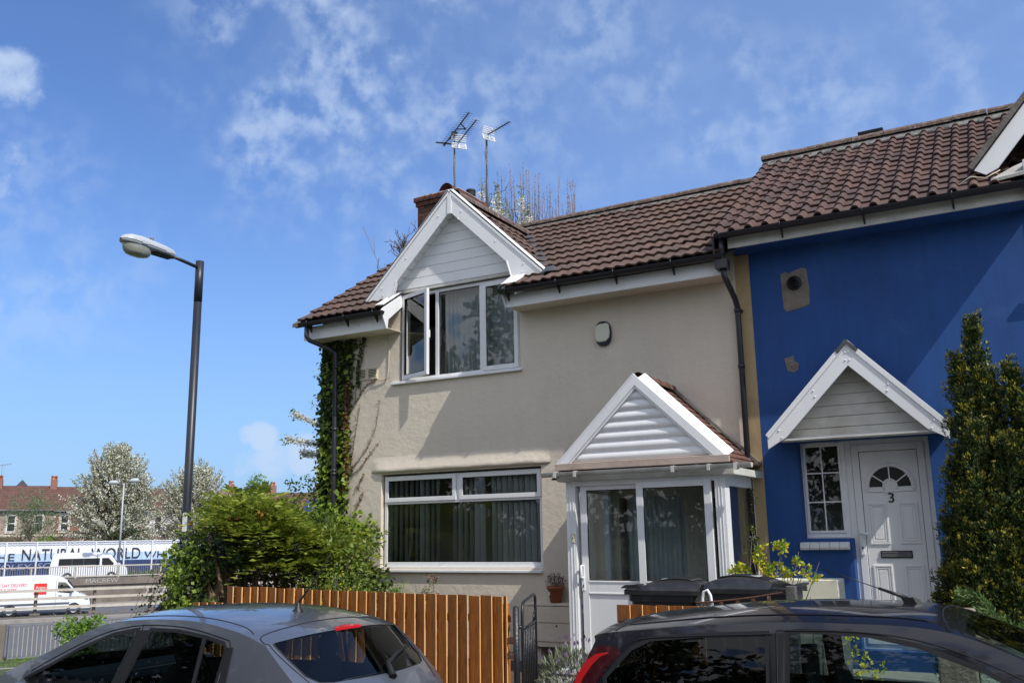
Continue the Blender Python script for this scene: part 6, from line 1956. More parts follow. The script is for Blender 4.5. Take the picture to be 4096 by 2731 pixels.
# bins
def bin_(label, xh, dirn, yc, zb, Ht, Ln, Wd, grp='black wheelie bins'):
    t = thing('wheelie_bin', label, 'wheelie bin', (xh+dirn*Ln/2, yc, zb), group=grp)
    def X(f): return xh+dirn*f*Ln
    zt = zb+Ht*.885
    b = MB(); P = []
    for z, f0, f1, w_ in ((zb+.08, .16, .84, .78), (zb+.5, .10, .91, .88), (zt-.10, .06, .97, .95), (zt-.10, .03, 1.0, 1.0), (zt-.02, .03, 1.0, 1.0), (zt-.02, .0, 1.03, 1.04), (zt+.01, .0, 1.03, 1.04)):
        y = Wd/2*w_; r = .035
        P.append([(X(f0), yc-y+r, z), (X(f0)+dirn*r, yc-y, z), (X(f1)-dirn*r, yc-y, z), (X(f1), yc-y+r, z), (X(f1), yc+y-r, z), (X(f1)-dirn*r, yc+y, z), (X(f0)+dirn*r, yc+y, z), (X(f0), yc+y-r, z), (X(f0), yc-y+r, z)])
    b.grid(P, smooth=False); b.add(P[0][:-1], [tuple(range(8))]); b.build('bin_body', M['binb'], t, bevel=.004)
    b = MB(); P = []
    nn_ = 18
    for i in range(nn_+1):
        f = i/nn_
        cz = zt+.02+Ht*.095*(math.sin(math.pi*min(1, f*1.06+.08))**.6)*(1-.25*f)
        if i == nn_: cz = zt+.035
        row = []
        for v in np.linspace(-1, 1, 17):
            a = abs(v); y = yc+Wd/2*1.06*v
            z = zt+.015+(cz-zt-.015)*(1-a**7)
            row.append((X(-.01+f*1.055), y, z))
        P.append(row)
    b.grid(P); 
    for q in (0, -1): b.grid([[(r_[q][0], r_[q][1], r_[q][2]-.045) for r_ in P], [r_[q] for r_ in P]])
    b.grid([[(p[0], p[1], p[2]-.045) for p in P[-1]], P[-1]]); b.grid([[(p[0], p[1], p[2]-.045) for p in P[0]], P[0]])
    # front lip, ribs
    b.prism([(X(.80), yc-Wd*.545, zt+.035), (X(.84), yc-Wd*.545, zt+.075), (X(1.02), yc-Wd*.545, zt+.07), (X(1.08), yc-Wd*.545, zt+.05), (X(1.08), yc-Wd*.545, zt+.035)], (0, .014, 0))
    b.beam((X(1.055), yc-Wd*.42, zt+.045), (X(1.055), yc+Wd*.42, zt+.045), .05, .02)
    for v in (-.4, 0, .4):
        b.tube([(X(f), yc+Wd/2*v, zt+.03+Ht*.095*(math.sin(math.pi*min(1, f*1.06+.08))**.6)*(1-.25*f)) for f in np.linspace(.12, .8, 8)], .010, 5)
    b.build('lid', M['binb'], t)
    b = MB(); b.tube([(X(-.05), yc-Wd*.40, zt+.03), (X(-.05), yc+Wd*.40, zt+.03)], .014, 8)
    for v in (-.4, -.12, .12, .4): b.box(X(-.06), X(.03), yc+Wd*v-.02, yc+Wd*v+.02, zt-.03, zt+.05)
    b.build('handle', M['binb'], t)
    for v in (-1, 1):
        b = MB(); b.lathe([(0, -.025), (.1, -.025), (.1, .025), (0, .025)], (X(.10), yc+v*Wd*.46, zb+.10), axis='Y', n=18); b.build('wheel', M['tyre'], t)
    f = .5; cz = zt+.02+Ht*.095*(math.sin(math.pi*.61)**.6)*(1-.125)
    b = MB(); b.prism([(X(.42), yc-.10, cz+.010), (X(.60), yc-.10, cz+.006), (X(.60), yc+.04, cz+.008), (X(.42), yc+.04, cz+.012)], (0, 0, .004)); b.build('sticker', M['sticker'], t)
    return t
bin_('lower black wheelie bin with its lid lip pointing left, standing nearer the porch door', -3.19, -1, 9.75, .26, 1.155, .78, .56)
bin_('taller black wheelie bin with its lid lip pointing right, beside the rusty railing', -2.95, 1, 9.25, .30, 1.175, .80, .60)
# potted plant
t = thing('plant_pot', 'terracotta pot with a dried plant standing on the low cupboard', 'plant pot', (-5.80, 11.36, 1.0))
b = MB(); b.lathe([(0, 0), (.072, 0), (.10, .17), (.115, .17), (.12, .215), (.105, .215), (.098, .18), (0, .17)], (-5.80, 11.36, 1.002), n=22); b.build('pot', M['terra'], t)
b = MB(); b.box(-5.86, -5.835, 11.262, 11.27, 1.10, 1.15)
b.v = [(x, y-.0, z) for x, y, z in b.v]; b.build('price_label', M['sticker'], t)
P, D = shell((-5.80, 11.36, 1.28), (.13, .12, .10), 260, .3)
o = npmesh('dry_plant', leafv(P, .035, .35, D=D, jit=.6), 4, M['l_dry'], t)
b = MB()
for k in range(12):
    a = random.uniform(0, 6.28); b.tube([(-5.80+.03*math.cos(a), 11.36+.03*math.sin(a), 1.18), (-5.80+.1*math.cos(a), 11.36+.1*math.sin(a), 1.33)], .003, 4)
b.build('stems', M['twigg'], t)
# stone pier and pebbledash wall
b = MB(); b.box(-.875, -.595, 8.3, 8.58, .0, 1.19); b.prism([(-.89, 8.28, 1.19), (-.58, 8.28, 1.19), (-.58, 8.6, 1.19), (-.89, 8.6, 1.19)], (0, 0, .065))
tag(b.build('stone_pier', M['stone'], bevel=.015), 'rough stone gate pier behind the black car roof', 'gate pier')
b = MB(); b.box(-.59, 3.6, 8.36, 8.55, .0, 1.0); b.box(-.59, 3.6, 8.33, 8.58, 1.0, 1.06, 1)
tag(b.build('garden_wall', [M['pebble'], M['stone']], bevel=.01), 'pale pebbledashed garden wall with stone coping beside the pier', 'garden wall')
b = MB(); b.box(-1.95, -.89, 8.36, 8.52, .0, .55); tag(b.build('low_stone_wall', M['stone'], bevel=.015), 'low stone wall between the weathered post and the stone pier', 'garden wall')

# ------------------------------------------------------------ far terrace
def bgbox(b, a0, a1, s0, s1, z0, z1, m=0):
    q = [bgp(a0, s0, z0), bgp(a1, s0, z0), bgp(a1, s1, z0), bgp(a0, s1, z0)]
    b.prism(q, (0, 0, z1-z0), m)
def terrace(a0, a1, wallm, label, zr, ze, dorm=False):
    S0 = 125
    t = thing('terraced_house', label, 'house', bgp((a0+a1)/2, S0, -1.2), group='terraced houses beyond the hoarding')
    w_ = a1-a0
    b = MB(); bgbox(b, a0, a1-.02, S0, S0+8, -1.3, ze); b.build('wall', wallm, t)
    b = MB(); bgbox(b, a0-.0, a0+.22, S0-.06, S0, -1.3, ze); bgbox(b, a0, a1-.03, S0-.05, S0, 2.6, 2.85)
    b.build('stone_dressing', M['dress'], t)
    b = MB(); n = 12; P = []
    for i in range(n+1):
        f = i/n
        P.append([bgp(a0-.02, S0-.4+4.6*f, ze+(zr-ze)*f+.0), bgp(a1+.0, S0-.4+4.6*f, ze+(zr-ze)*f)])
        if i < n: P.append([bgp(a0-.02, S0-.4+4.6*(f+1/n), ze+(zr-ze)*(f+1/n)-.06), bgp(a1, S0-.4+4.6*(f+1/n), ze+(zr-ze)*(f+1/n)-.06)])
    b.grid(P, smooth=False); b.grid([[bgp(a0, S0+4.2, zr), bgp(a1, S0+4.2, zr)], [bgp(a0, S0+8.6, ze), bgp(a1, S0+8.6, ze)]], smooth=False)
    b.prism([bgp(a0+.01, S0, ze-.1), bgp(a0+.01, S0+4.2, zr-.05), bgp(a0+.01, S0+8.2, ze-.1)], BT*(w_-.05))
    rf = b.build('roof', M['rooft'], t)
    b = MB(); b.beam(bgp(a0, S0-.42, ze-.06), bgp(a1, S0-.42, ze-.06), .14, .12); b.build('gutter', M['railgrey'], t)
    for k, f in enumerate((.26, .74)):
        c = a0+w_*f
        for z0, z1 in ((3.2, 5.1), (-.6, 1.6)):
            b = MB(); bgbox(b, c-.62, c+.62, S0-.09, S0-.02, z0-.2, z1+.22); sur = b.build('window', M['dress'], t)
            b = MB(); bgbox(b, c-.44, c+.44, S0-.11, S0-.091, z0, z1); b.build('sash', M['upvc'], sur)
            b = MB(); zm = (z0+z1)/2
            bgbox(b, c-.36, c+.36, S0-.125, S0-.111, z0+.08, zm-.05); bgbox(b, c-.36, c+.36, S0-.125, S0-.111, zm+.05, z1-.08); b.build('pane', M['glassd'] if False else M['dark'], sur)
    b = MB(); bgbox(b, a0+w_*.26-1.1, a0+w_*.26+1.1, S0-1.0, S0-.13, -1.3, 1.95); b.build('bay', M['dress'], t)
    b = MB(); b.prism([bgp(a0+w_*.26-1.25, S0-1.15, 1.95), bgp(a0+w_*.26+1.25, S0-1.15, 1.95), bgp(a0+w_*.26+1.2, S0-.1, 2.5), bgp(a0+w_*.26-1.2, S0-.1, 2.5)], (0, 0, .1)); b.build('bay_roof', M['rooft'], t)
    b = MB(); bgbox(b, a1-.75, a1+.0, S0+3.6, S0+5.0, zr-1.0, zr+.75); c_ = b.build('chimney', M['brickr'], t)
    for k in range(4):
        b = MB(); p = bgp(a1-.62+.16*k, S0+4.0+.2*k, zr+.75); b.lathe([(.12, 0), (.10, .4), (.13, .42), (.13, .5), (0, .5)], p, n=10); b.build('chimney_pot', M['potc'] if k != 1 else M['potb'], c_)
    if dorm:
        b = MB(); c = a0+w_*.35; b.prism([bgp(c-.9, S0+4.3, zr-.3), bgp(c+.9, S0+4.3, zr-.3), bgp(c, S0+4.3, zr+.75)], BN*2.0); b.build('rear_dormer', M['lead'], rf)
ws = [('brickr', 'far terraced house of red brick directly right of the stone one'), ]
H_ = [(-15.4, -9.4, 'stonew', 'far grey stone terraced house cut by the left edge of the picture', 8.75, 5.75, False),
      (-9.4, -3.4, 'stonew', 'far pale stone terraced house behind the small green tree', 8.75, 5.72, True),
      (-3.4, 1.3, 'brickr', 'far red brick terraced house left of the tall cherry tree', 8.65, 5.62, False),
      (1.3, 6.9, 'brickr', 'far red brick terraced house hidden behind the tall cherry tree', 8.55, 5.55, False),
      (6.9, 12.4, 'whitew', 'far white rendered terraced house between the two cherry trees', 8.45, 5.45, False),
      (12.4, 17.9, 'brickr', 'far red roofed terraced house behind the street lamp column', 8.3, 5.35, True),
      (17.9, 23.4, 'brickr', 'far red roofed terraced house beside the bright green tree', 8.2, 5.25, True),
      (23.4, 29.4, 'brickr', 'far red roofed terraced house behind the blue cycle sign', 8.0, 5.1, False),
      (29.4, 35.4, 'brickr', 'far red roofed terraced house hidden behind the cream house', 8.0, 5.1, False)]
for a0, a1, wm, lb, zr, ze, dm in H_: terrace(a0, a1, M[wm], lb, zr, ze, dm)
t = thing('distant_aerial', 'thin television aerial on the far left chimney', 'aerial', bgp(-9.6, 129, 9.6))
b = MB(); b.tube([bgp(-9.6, 129.2, 8.8), bgp(-9.6, 129.2, 11.4)], .035, 5); b.build('mast', M['railgrey'], t)
b = MB(); b.tube([bgp(-9.9, 129.2, 11.2), bgp(-8.6, 129.2, 11.4)], .025, 5)
for k in range(6): b.tube([bgp(-9.6+k*.17, 129.0, 11.1+k*.03), bgp(-9.6+k*.17, 129.4, 11.35+k*.03)], .018, 4)
b.build('boom', M['railgrey'], t)
# ------------------------------------------------------------ vegetation
def branches(b, p, d, L, r, depth, spread, nb, out, up=.15, seg=3, wob=.12, tips=None, n=5, rmin=.004):
    p = Vector(p); d = Vector(d).normalized()
    pts = [p]; rs = [r]
    for i in range(seg):
        d = (d+Vector((random.gauss(0, wob), random.gauss(0, wob), random.gauss(0, wob)+up*.3))).normalized()
        pts.append(pts[-1]+d*L/seg); rs.append(max(rmin, r*(1-.45*(i+1)/seg)))
    b.tube(pts, rs, n, cap=False)
    for i in range(1, len(pts)): out.append((pts[i], d, depth))
    if depth <= 0:
        if tips is not None: tips.append((pts[-1], d))
        return
    for k in range(nb):
        a = random.uniform(0, 2*math.pi)
        s = d.cross(Vector((math.cos(a), math.sin(a), .3))).normalized()
        nd = (d+s*spread*random.uniform(.6, 1.2)+Vector((0, 0, up))).normalized()
        i = random.randint(max(1, seg-2), seg)
        branches(b, pts[i], nd, L*random.uniform(.6, .85), rs[i]*.75, depth-1, spread, nb, out, up, seg, wob, tips, n, rmin)

def far_tree(name, label, cat, base, H_, Wr, leafm, blos=None, nleaf=6000, lsz=.22, group=None, blobs=None, trunkh=None, barkm='bark', depth=4, nb=3, cr=.45, clr=None, gap=1.0, L0=None, spread=.75, nbl=0, skip=0.0, up=.15):
    t = thing(name, label, cat, base, group=group)
    b = MB(); out = []; tips = []
    th_ = trunkh or H_*.22
    b.tube([base, (base[0], base[1], base[2]+th_)], [H_*.022, H_*.017], 8, cap=False)
    for k in range(5):
        a = 2*math.pi*k/5+random.uniform(-.4, .4)
        branches(b, (base[0], base[1], base[2]+th_*random.uniform(.75, 1)), (math.cos(a)*spread*.7, math.sin(a)*spread*.7, 1), L0 or H_*.26, H_*.011, depth-1, spread, nb, out, up, 3, .1, tips, 4, .012)
    b.build('trunk', M[barkm], t)
    pts = np.array([p for p, d, q in out if q <= 2]); dd = np.array([d for p, d, q in out if q <= 2])
    # normalise: pull nodes to fit the crown ellipsoid
    if len(pts) > 4:
        k = max(1, nleaf//len(pts))
        P = np.repeat(pts, k, 0)+rng.normal(size=(len(pts)*k, 3))*cr*.5
        D = np.repeat(dd, k, 0)
    if blobs:
        P2, D2_ = clumps(blobs, max(10, nleaf//14), cr, 14, .35)
        P = np.concatenate([P, P2]); D = np.concatenate([D, D2_])
    if skip: 
        keep = rng.uniform(size=len(P)) > skip; P, D = P[keep], D[keep]
    npmesh('crown', leafv(P, lsz, .6, D=D*.8, jit=1), 4, leafm, t)
    if blos is not None:
        idx = rng.choice(len(P), min(nbl, len(P)), replace=False)
        Q = P[idx]+rng.normal(size=(len(idx), 3))*.05
        k = 3
        Q = np.repeat(Q, k, 0)+rng.normal(size=(len(Q)*k, 3))*lsz*.35
        npmesh('blossom', leafv(Q, lsz*.75, .95, jit=1), 4, blos, t)
    return t
def spikes(t, c, n, rx, rz_, lm, lsz, elo=-.35, lift=.35, seed=3, fl=M['blos'], frac=.5, th=.05):
    """radiating flowering shoots"""
    rg = random.Random(seed); b = MB(); LP = []; FP = []; LD = []
    for k in range(n):
        a = rg.uniform(0, 2*math.pi); e = rg.uniform(elo, 1.45)
        d = Vector((math.cos(a)*math.cos(e), math.sin(a)*math.cos(e), math.sin(e)))
        R_ = rx*rg.uniform(.62, 1.16)
        tip = Vector(c)+Vector((d.x*R_, d.y*R_, d.z*rz_*rg.uniform(.8, 1.12)))
        L_ = rg.uniform(1.2, 2.4)*rx/4.4
        dd = (d+Vector((0, 0, lift))).normalized()
        p0 = tip-dd*L_; m_ = (p0+tip)/2+Vector((rg.gauss(0, .06), rg.gauss(0, .06), -.05))
        b.tube([Vector(c)+(p0-Vector(c))*.35-Vector((0, 0, .5)), p0, m_, tip], [th*.8, th*.5, th*.3, .012], 4, cap=False)
        for j in range(int(34*L_)):
            f = rg.uniform(0, 1)**.8; q = p0+(tip-p0)*f
            o = Vector((rg.gauss(0, .07), rg.gauss(0, .07), rg.gauss(0, .07)))
            if rg.random() < frac: FP.append(q+o)
            else: LP.append(q+o); LD.append(dd)
    b.build('limbs', M['bark'], t)
    npmesh('shoot_leaves', leafv(np.array(LP), lsz, .45, D=np.array(LD)*1.2, jit=.8), 4, lm, t)
    if FP: npmesh('shoot_blossom', leafv(np.array(FP), lsz*.9, .95, jit=1), 4, fl, t)
def bl(a, s, z, ra, rs, rz_):  # ellipsoid blob in the background frame (isotropic in plan)
    p = bgp(a, s, z); return ((p.x, p.y, p.z), ((ra+rs)/2, (ra+rs)/2, rz_))
random.seed(21)
p = bgp(2.9, 106, -1.2)
tr = far_tree('cherry_tree', 'large white blossoming cherry tree behind the twin street lamp', 'tree', tuple(p), 12.5, 4.4, M['l_chy'], M['blos'], nleaf=3800, lsz=.18, nbl=3600, group='cherry trees beyond the hoarding',
         blobs=[bl(2.6, 106, 5.0, 3.6, 3.3, 2.4), bl(3.0, 106, 3.0, 3.9, 3.5, 2.0), bl(2.8, 106, 7.2, 2.4, 2.2, 1.8)], cr=.55, depth=4, nb=3, L0=3.0, spread=.6, up=.25)
c_ = bgp(2.7, 106, 4.2); spikes(tr, c_, 620, 4.8, 7.4, M['l_chy'], .17, seed=3, frac=.52)
p = bgp(11.2, 109, -1.2)
tr = far_tree('cherry_tree', 'white blossoming cherry tree behind the dark lamp column', 'tree', tuple(p), 11.2, 3.6, M['l_chy'], M['blos'], nleaf=3400, lsz=.18, nbl=3200, group='cherry trees beyond the hoarding',
         blobs=[bl(11, 109, 4.4, 3.5, 3.2, 2.4), bl(11, 109, 2.2, 4.0, 3.6, 2.0), bl(11.2, 109, 6.4, 2.1, 2.0, 1.6)], cr=.55, depth=4, nb=3, L0=2.6, spread=.6, up=.25)
c_ = bgp(11.0, 109, 3.6); spikes(tr, c_, 520, 4.5, 6.6, M['l_chy'], .17, seed=4, frac=.52)
p = bgp(-5.1, 107, -1.2)
far_tree('small_tree', 'small sparse green tree in front of the pale stone terraced house', 'tree', tuple(p), 7.6, 2.8, M['l_far'], None, nleaf=5200, lsz=.15, blobs=[bl(-5.0, 107, 5.6, 2.5, 2.3, 1.7), bl(-4.1, 107, 4.9, 2.1, 2.0, 1.5), bl(-6.4, 107, 4.2, 1.4, 1.4, 1.5)], cr=.4, depth=5, nb=3, L0=2.3, spread=.8, skip=.35, trunkh=1.2, up=.05)
p = bgp(21.4, 131, -1.2)
far_tree('green_tree', 'bright green leafy tree rising above the hedge left of the sign', 'tree', tuple(p), 11.4, 2, M['l_grn'], None, nleaf=3200, lsz=.34, blobs=[bl(21.3, 131, 7.4, 2.2, 2.2, 2.6), bl(22.4, 131, 6.2, 2.0, 2.0, 1.6), bl(20.2, 131, 5.8, 1.6, 1.6, 1.5), bl(21.3, 131, 9.4, 1.0, 1.0, 1.0)], cr=.6, depth=3, L0=2.4)
# dark shrubs behind hoarding
for i, (a, s, z, r, lb) in enumerate(((-8.8, 104, 1.6, 1.3, 'low green bush at the far left behind the hoarding'), (-3.2, 104, 1.7, 1.3, 'low green bush under the red brick terraced house'), (3.4, 102.5, 2.2, 2.2, 'dark evergreen bush under the large cherry tree'))):
    t = thing('far_bush', lb, 'bush', bgp(a, s, -1.2), group='bushes behind the hoarding')
    P, D = clumps([bl(a, s, z-.3, r, r, 1.1), bl(a, s, .4, r, r, 1.4)], 140, .4, 12, .4)
    npmesh('foliage', leafv(P, .22, .6, D=D), 4, M['l_fard'] if i == 2 else M['l_grn'], t)
    b = MB(); out = []
    for k in range(4): branches(b, bgp(a, s, -1.2), (math.cos(k*1.6)*.5, math.sin(k*1.6)*.5, 1), 1.6, .05, 1, .6, 2, out, n=4)
    b.build('stem', M['bark'], t)
# bush by the grey railing
c0 = bgp(.12, 30.6, -.75)
t = thing('roadside_bush', 'leafy green bush growing over the grey railing', 'bush', bgp(.1, 30.6, -1.55))
P, D = clumps([((c0.x, c0.y, -.85), (.5, .5, .55)), ((c0.x+.15, c0.y+.2, -.5), (.38, .38, .3)), ((c0.x-.25, c0.y-.3, -.55), (.3, .3, .32)), ((c0.x, c0.y, -1.3), (.42, .42, .4))], 150, .16, 12, .4)
npmesh('foliage', leafv(P, .12, .5, D=D), 4, M['l_grn'], t)
b = MB(); out = []
for k in range(5): branches(b, (c0.x, c0.y, -1.6), (math.cos(k*1.3)*.4, math.sin(k*1.3)*.4, 1), .6, .02, 1, .5, 2, out, n=4)
b.build('stem', M['bark'], t)
# grass tufts near lane
P = np.array([tuple(bgp(random.uniform(-6, 6), random.uniform(30.4, 33.4), -1.6)) for _ in range(1400)])
D = np.tile([0, 0, 2.0], (len(P), 1))
tag(npmesh('verge_weeds', leafv(P, .16, .18, D=D, jit=.7), 4, M['l_grn']), 'weeds and long grass on the verge below the grey railing', 'grass', kind='stuff')
P = np.array([tuple(bgp(random.uniform(-12, 12), random.uniform(47.5, 51.3), -1.45)) for _ in range(260)])
tag(npmesh('dirt_weeds', leafv(P, .12, .3, D=np.tile([0, 0, 1.2], (len(P), 1)), jit=1), 4, M['l_dry']), 'scattered dry weeds and litter on the dirt verge under the barrier', 'weeds', kind='stuff')
P = np.array([tuple(bgp(random.uniform(-1, 16), random.uniform(94.2, 94.8), -1.2)) for _ in range(900)])
tag(npmesh('hoarding_weeds', leafv(P, .5, .3, D=np.tile([0, 0, 1.6], (len(P), 1)), jit=.8), 4, M['l_far']), 'weeds along the foot of the mural hoarding', 'weeds', kind='stuff')

# ivy on the house corner
t = thing('wall_ivy', 'dense climbing ivy on the corner of the cream house around the downpipe', 'ivy', (-9.75, 11.4, .3))
def xr(z):   # right edge of the ivy band
    return np.interp(z, [1.0, 2.4, 2.9, 3.6, 3.85, 4.4, 4.8, 5.05], [-9.5, -9.5, -9.43, -9.46, -9.45, -9.43, -9.38, -9.34])
K = 4300
z = rng.uniform(1.2, 5.04, K); x = rng.uniform(-10.10, -9.2, K); ok = x < xr(z)+rng.normal(0, .018, K)
den = np.interp(z, [1.2, 2.3, 2.75, 5.04], [1, .55, 1, 1]); ok &= rng.uniform(size=K) < den
z, x = z[ok], x[ok]
ok2 = rng.uniform(size=len(x)) < np.clip(.25+(x+10.10)/.16, 0, 1); z, x = z[ok2], x[ok2]
y = WY-.015-.06*rng.uniform(0, 1, len(x))**1.3*np.clip((xr(z)-x)/.15, .3, 1)
P = np.stack([x, y, z], 1)
# wrap round the corner
K2 = 500; z2 = rng.uniform(1.2, 4.2, K2); P2 = np.stack([-10.10-.07*rng.uniform(0, 1, K2), rng.uniform(11.45, 12.3, K2), z2], 1)
npmesh('leaves', leafv(np.concatenate([P, P2]), .075, .95, D=np.tile([0, -.35, -.6], (len(P)+K2, 1)), Nn=np.tile([0, -1.6, .5], (len(P)+K2, 1)), jit=.7, fold=.1), 4, M['l_ivy'], t)
K = 420; z = rng.uniform(2.0, 4.9, K)**1; z = np.where(rng.uniform(size=K) < .6, rng.uniform(2.2, 3.7, K), z); x = rng.uniform(-10.0, -9.42, K)
npmesh('pale_leaves', leafv(np.stack([x, WY-.07-.03*rng.uniform(size=K), z], 1), .085, .95, D=np.tile([0, -.4, -.6], (K, 1)), Nn=np.tile([0, -1.5, .6], (K, 1)), jit=.7, fold=.1), 4, M['l_ivyb'], t)
K = 520; z = rng.uniform(2.5, 4.35, K); x = xr(z)-.05*rng.uniform(0, 1.3, K)
npmesh('dead_leaves', leafv(np.stack([x, WY-.05-.03*rng.uniform(size=K), z], 1), .05, .8, D=np.tile([0, -.3, -.6], (K, 1)), jit=.9), 4, M['l_brown'], t)
b = MB()
tend = [[(-9.42, 3.02), (-9.37, 3.35), (-9.30, 3.72), (-9.27, 3.93)], [(-9.42, 2.95), (-9.25, 3.1), (-9.05, 3.35), (-8.93, 3.62), (-8.87, 4.0)], [(-9.42, 2.85), (-9.25, 2.95), (-9.1, 3.1), (-8.9, 3.33)], [(-9.38, 3.98), (-9.30, 4.05), (-9.2, 4.2), (-9.05, 4.28), (-8.98, 4.31)],
        [(-9.32, 2.3), (-9.22, 2.48), (-9.16, 2.58)], [(-9.28, 2.62), (-9.22, 2.75), (-9.15, 2.87)], [(-9.36, 4.05), (-9.34, 4.35), (-9.30, 4.7), (-9.28, 5.0)], [(-9.25, 4.1), (-9.27, 4.45), (-9.22, 4.75), (-9.15, 5.02)]]
LP = []
for T in tend:
    c = crom([(x, WY-.008, z) for x, z in T], 8); b.tube([tuple(q) for q in c], [.0045*(1-.6*i/len(c)) for i in range(len(c))], 5)
    for q in c[1:]:
        for k in range(2): LP.append(q+rng.normal(size=3)*np.array([.012, .008, .012])+np.array([0, -.012, 0]))
b.build('tendril', M['twig'], t)
npmesh('tendril_leaves', leafv(np.array(LP), .028, .8, jit=1), 4, M['l_brown'], t)
c = crom([(-9.25, WY-.03, 4.25), (-9.27, WY-.03, 4.5), (-9.22, WY-.03, 4.78), (-9.15, WY-.03, 5.03)], 12)
P = np.repeat(c-np.array([.03, 0, 0]), 5, 0)+rng.normal(size=(len(c)*5, 3))*np.array([.018, .010, .02])
npmesh('ivy_strand', leafv(P, .045, .9, D=np.tile([0, -.4, -.5], (len(P), 1)), jit=.7), 4, M['l_ivy'], t)
# bright ivy mass under it
t = thing('bright_ivy', 'bright green ivy mass at the foot of the downpipe', 'ivy', (-9.5, 11.3, .3))
P, D = clumps([((-9.75, 11.3, 2.15), (.32, .18, .30)), ((-9.45, 11.3, 1.95), (.38, .2, .35)), ((-9.15, 11.35, 1.95), (.18, .12, .36)), ((-9.0, 11.35, 1.85), (.12, .1, .45)), ((-9.6, 11.3, 1.5), (.5, .2, .5))], 170, .10, 11, .4)
npmesh('leaves', leafv(P, .085, .9, D=np.tile([.2, -.5, -.4], (len(P), 1)), Nn=np.tile([.3, -1.2, .8], (len(P), 1)), jit=.7, fold=.1), 4, M['l_ivyb'], t)
b = MB(); out = []
for k in range(5): branches(b, (-9.6+k*.12, 11.4, .3), (.1*k-.2, -.05, 1), .9, .014, 1, .3, 2, out, n=4)
b.build('stem', M['bark'], t)

# mahonia hedge: pinnate fronds radiating from stem tops
def fronds(cents, per, L, npair, lsz, spreadz=.25):
    V_ = []
    F = []
    for c in cents:
        a0 = random.uniform(0, 6.28)
        for k in range(per):
            a = a0+2*math.pi*k/per+random.uniform(-.3, .3)
            el = random.uniform(-.15, .75)
            d = np.array([math.cos(a)*math.cos(el), math.sin(a)*math.cos(el), math.sin(el)])
            LL = L*random.uniform(.6, 1.15)
            s = np.cross(d, [0, 0, 1]); s = s/(np.linalg.norm(s)+1e-9)
            up = np.cross(s, d)
            for i in range(1, npair+1):
                f = i/npair
                p = np.array(c)+d*LL*f+np.array([0, 0, -.35*LL*f*f])
                lw = lsz*(1-.35*abs(f-.45))
                for sg in (-1, 1):
                    F.append((p, d*.45+s*sg*1.0+up*.18, up+rng.normal(size=3)*.15, lw*random.uniform(.8, 1.15)))
            F.append((np.array(c)+d*LL+np.array([0, 0, -.35*LL]), d, up, lsz))
    P = np.array([f[0] for f in F]); D = np.array([f[1] for f in F]); Nn = np.array([f[2] for f in F]); S_ = np.array([f[3] for f in F])
    return leafv(P, S_, .46, D=D*4, Nn=Nn*4, jit=.35, fold=.10)
hedge = thing('mahonia_hedge', 'tall yellow green mahonia hedge with drooping fronds behind the orange fence', 'hedge', (-9.5, 9.9, .2))
random.seed(33)
cents = []
def topz(x):   # silhouette of the hedge at Y ~ 9.6
    return float(np.interp(x, [-11.4, -10.9, -10.68, -10.4, -10.14, -9.86, -9.55, -9.18, -8.9, -8.7, -8.4, -7.9], [1.8, 1.95, 2.14, 2.3, 2.4, 2.48, 2.5, 2.38, 2.22, 2.08, 2.02, 1.98]))
for k in range(230):
    x = random.uniform(-11.2, -8.3); y = random.uniform(8.75, 10.7)
    xe = x*9.6/y; zt = 1.9+(topz(xe)-1.9)*y/9.6+random.gauss(0, .05)-(.05 if -8.9 < xe < -8.2 else 0)
    if x/y < -1.045-.05*random.random(): continue
    z = random.uniform(1.62, 1) if False else zt-.12-abs(random.gauss(0, .30))
    if z < 1.45: continue
    cents.append((x, y, z))
Vv = fronds(cents, 7, .50, 6, .135)
npmesh('fronds', Vv, 4, M['l_mah'], hedge)
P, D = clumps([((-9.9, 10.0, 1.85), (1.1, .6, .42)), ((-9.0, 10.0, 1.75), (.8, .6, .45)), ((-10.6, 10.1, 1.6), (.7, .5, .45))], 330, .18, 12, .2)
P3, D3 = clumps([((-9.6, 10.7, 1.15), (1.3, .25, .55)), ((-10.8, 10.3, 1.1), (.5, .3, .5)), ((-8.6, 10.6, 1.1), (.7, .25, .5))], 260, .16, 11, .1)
npmesh('shade_toned_leaves', leafv(P3, .10, .6, D=D3), 4, M['l_mahd'], hedge)
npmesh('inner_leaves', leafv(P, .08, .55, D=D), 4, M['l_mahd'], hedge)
P = np.array(cents)[rng.choice(len(cents), 26)]+rng.normal(size=(26, 3))*.12+np.array([0, -.1, 0])
P = np.repeat(P, 7, 0)+rng.normal(size=(26*7, 3))*.05
npmesh('orange_leaves', leafv(P, .075, .5, jit=1), 4, M['l_org'], hedge)
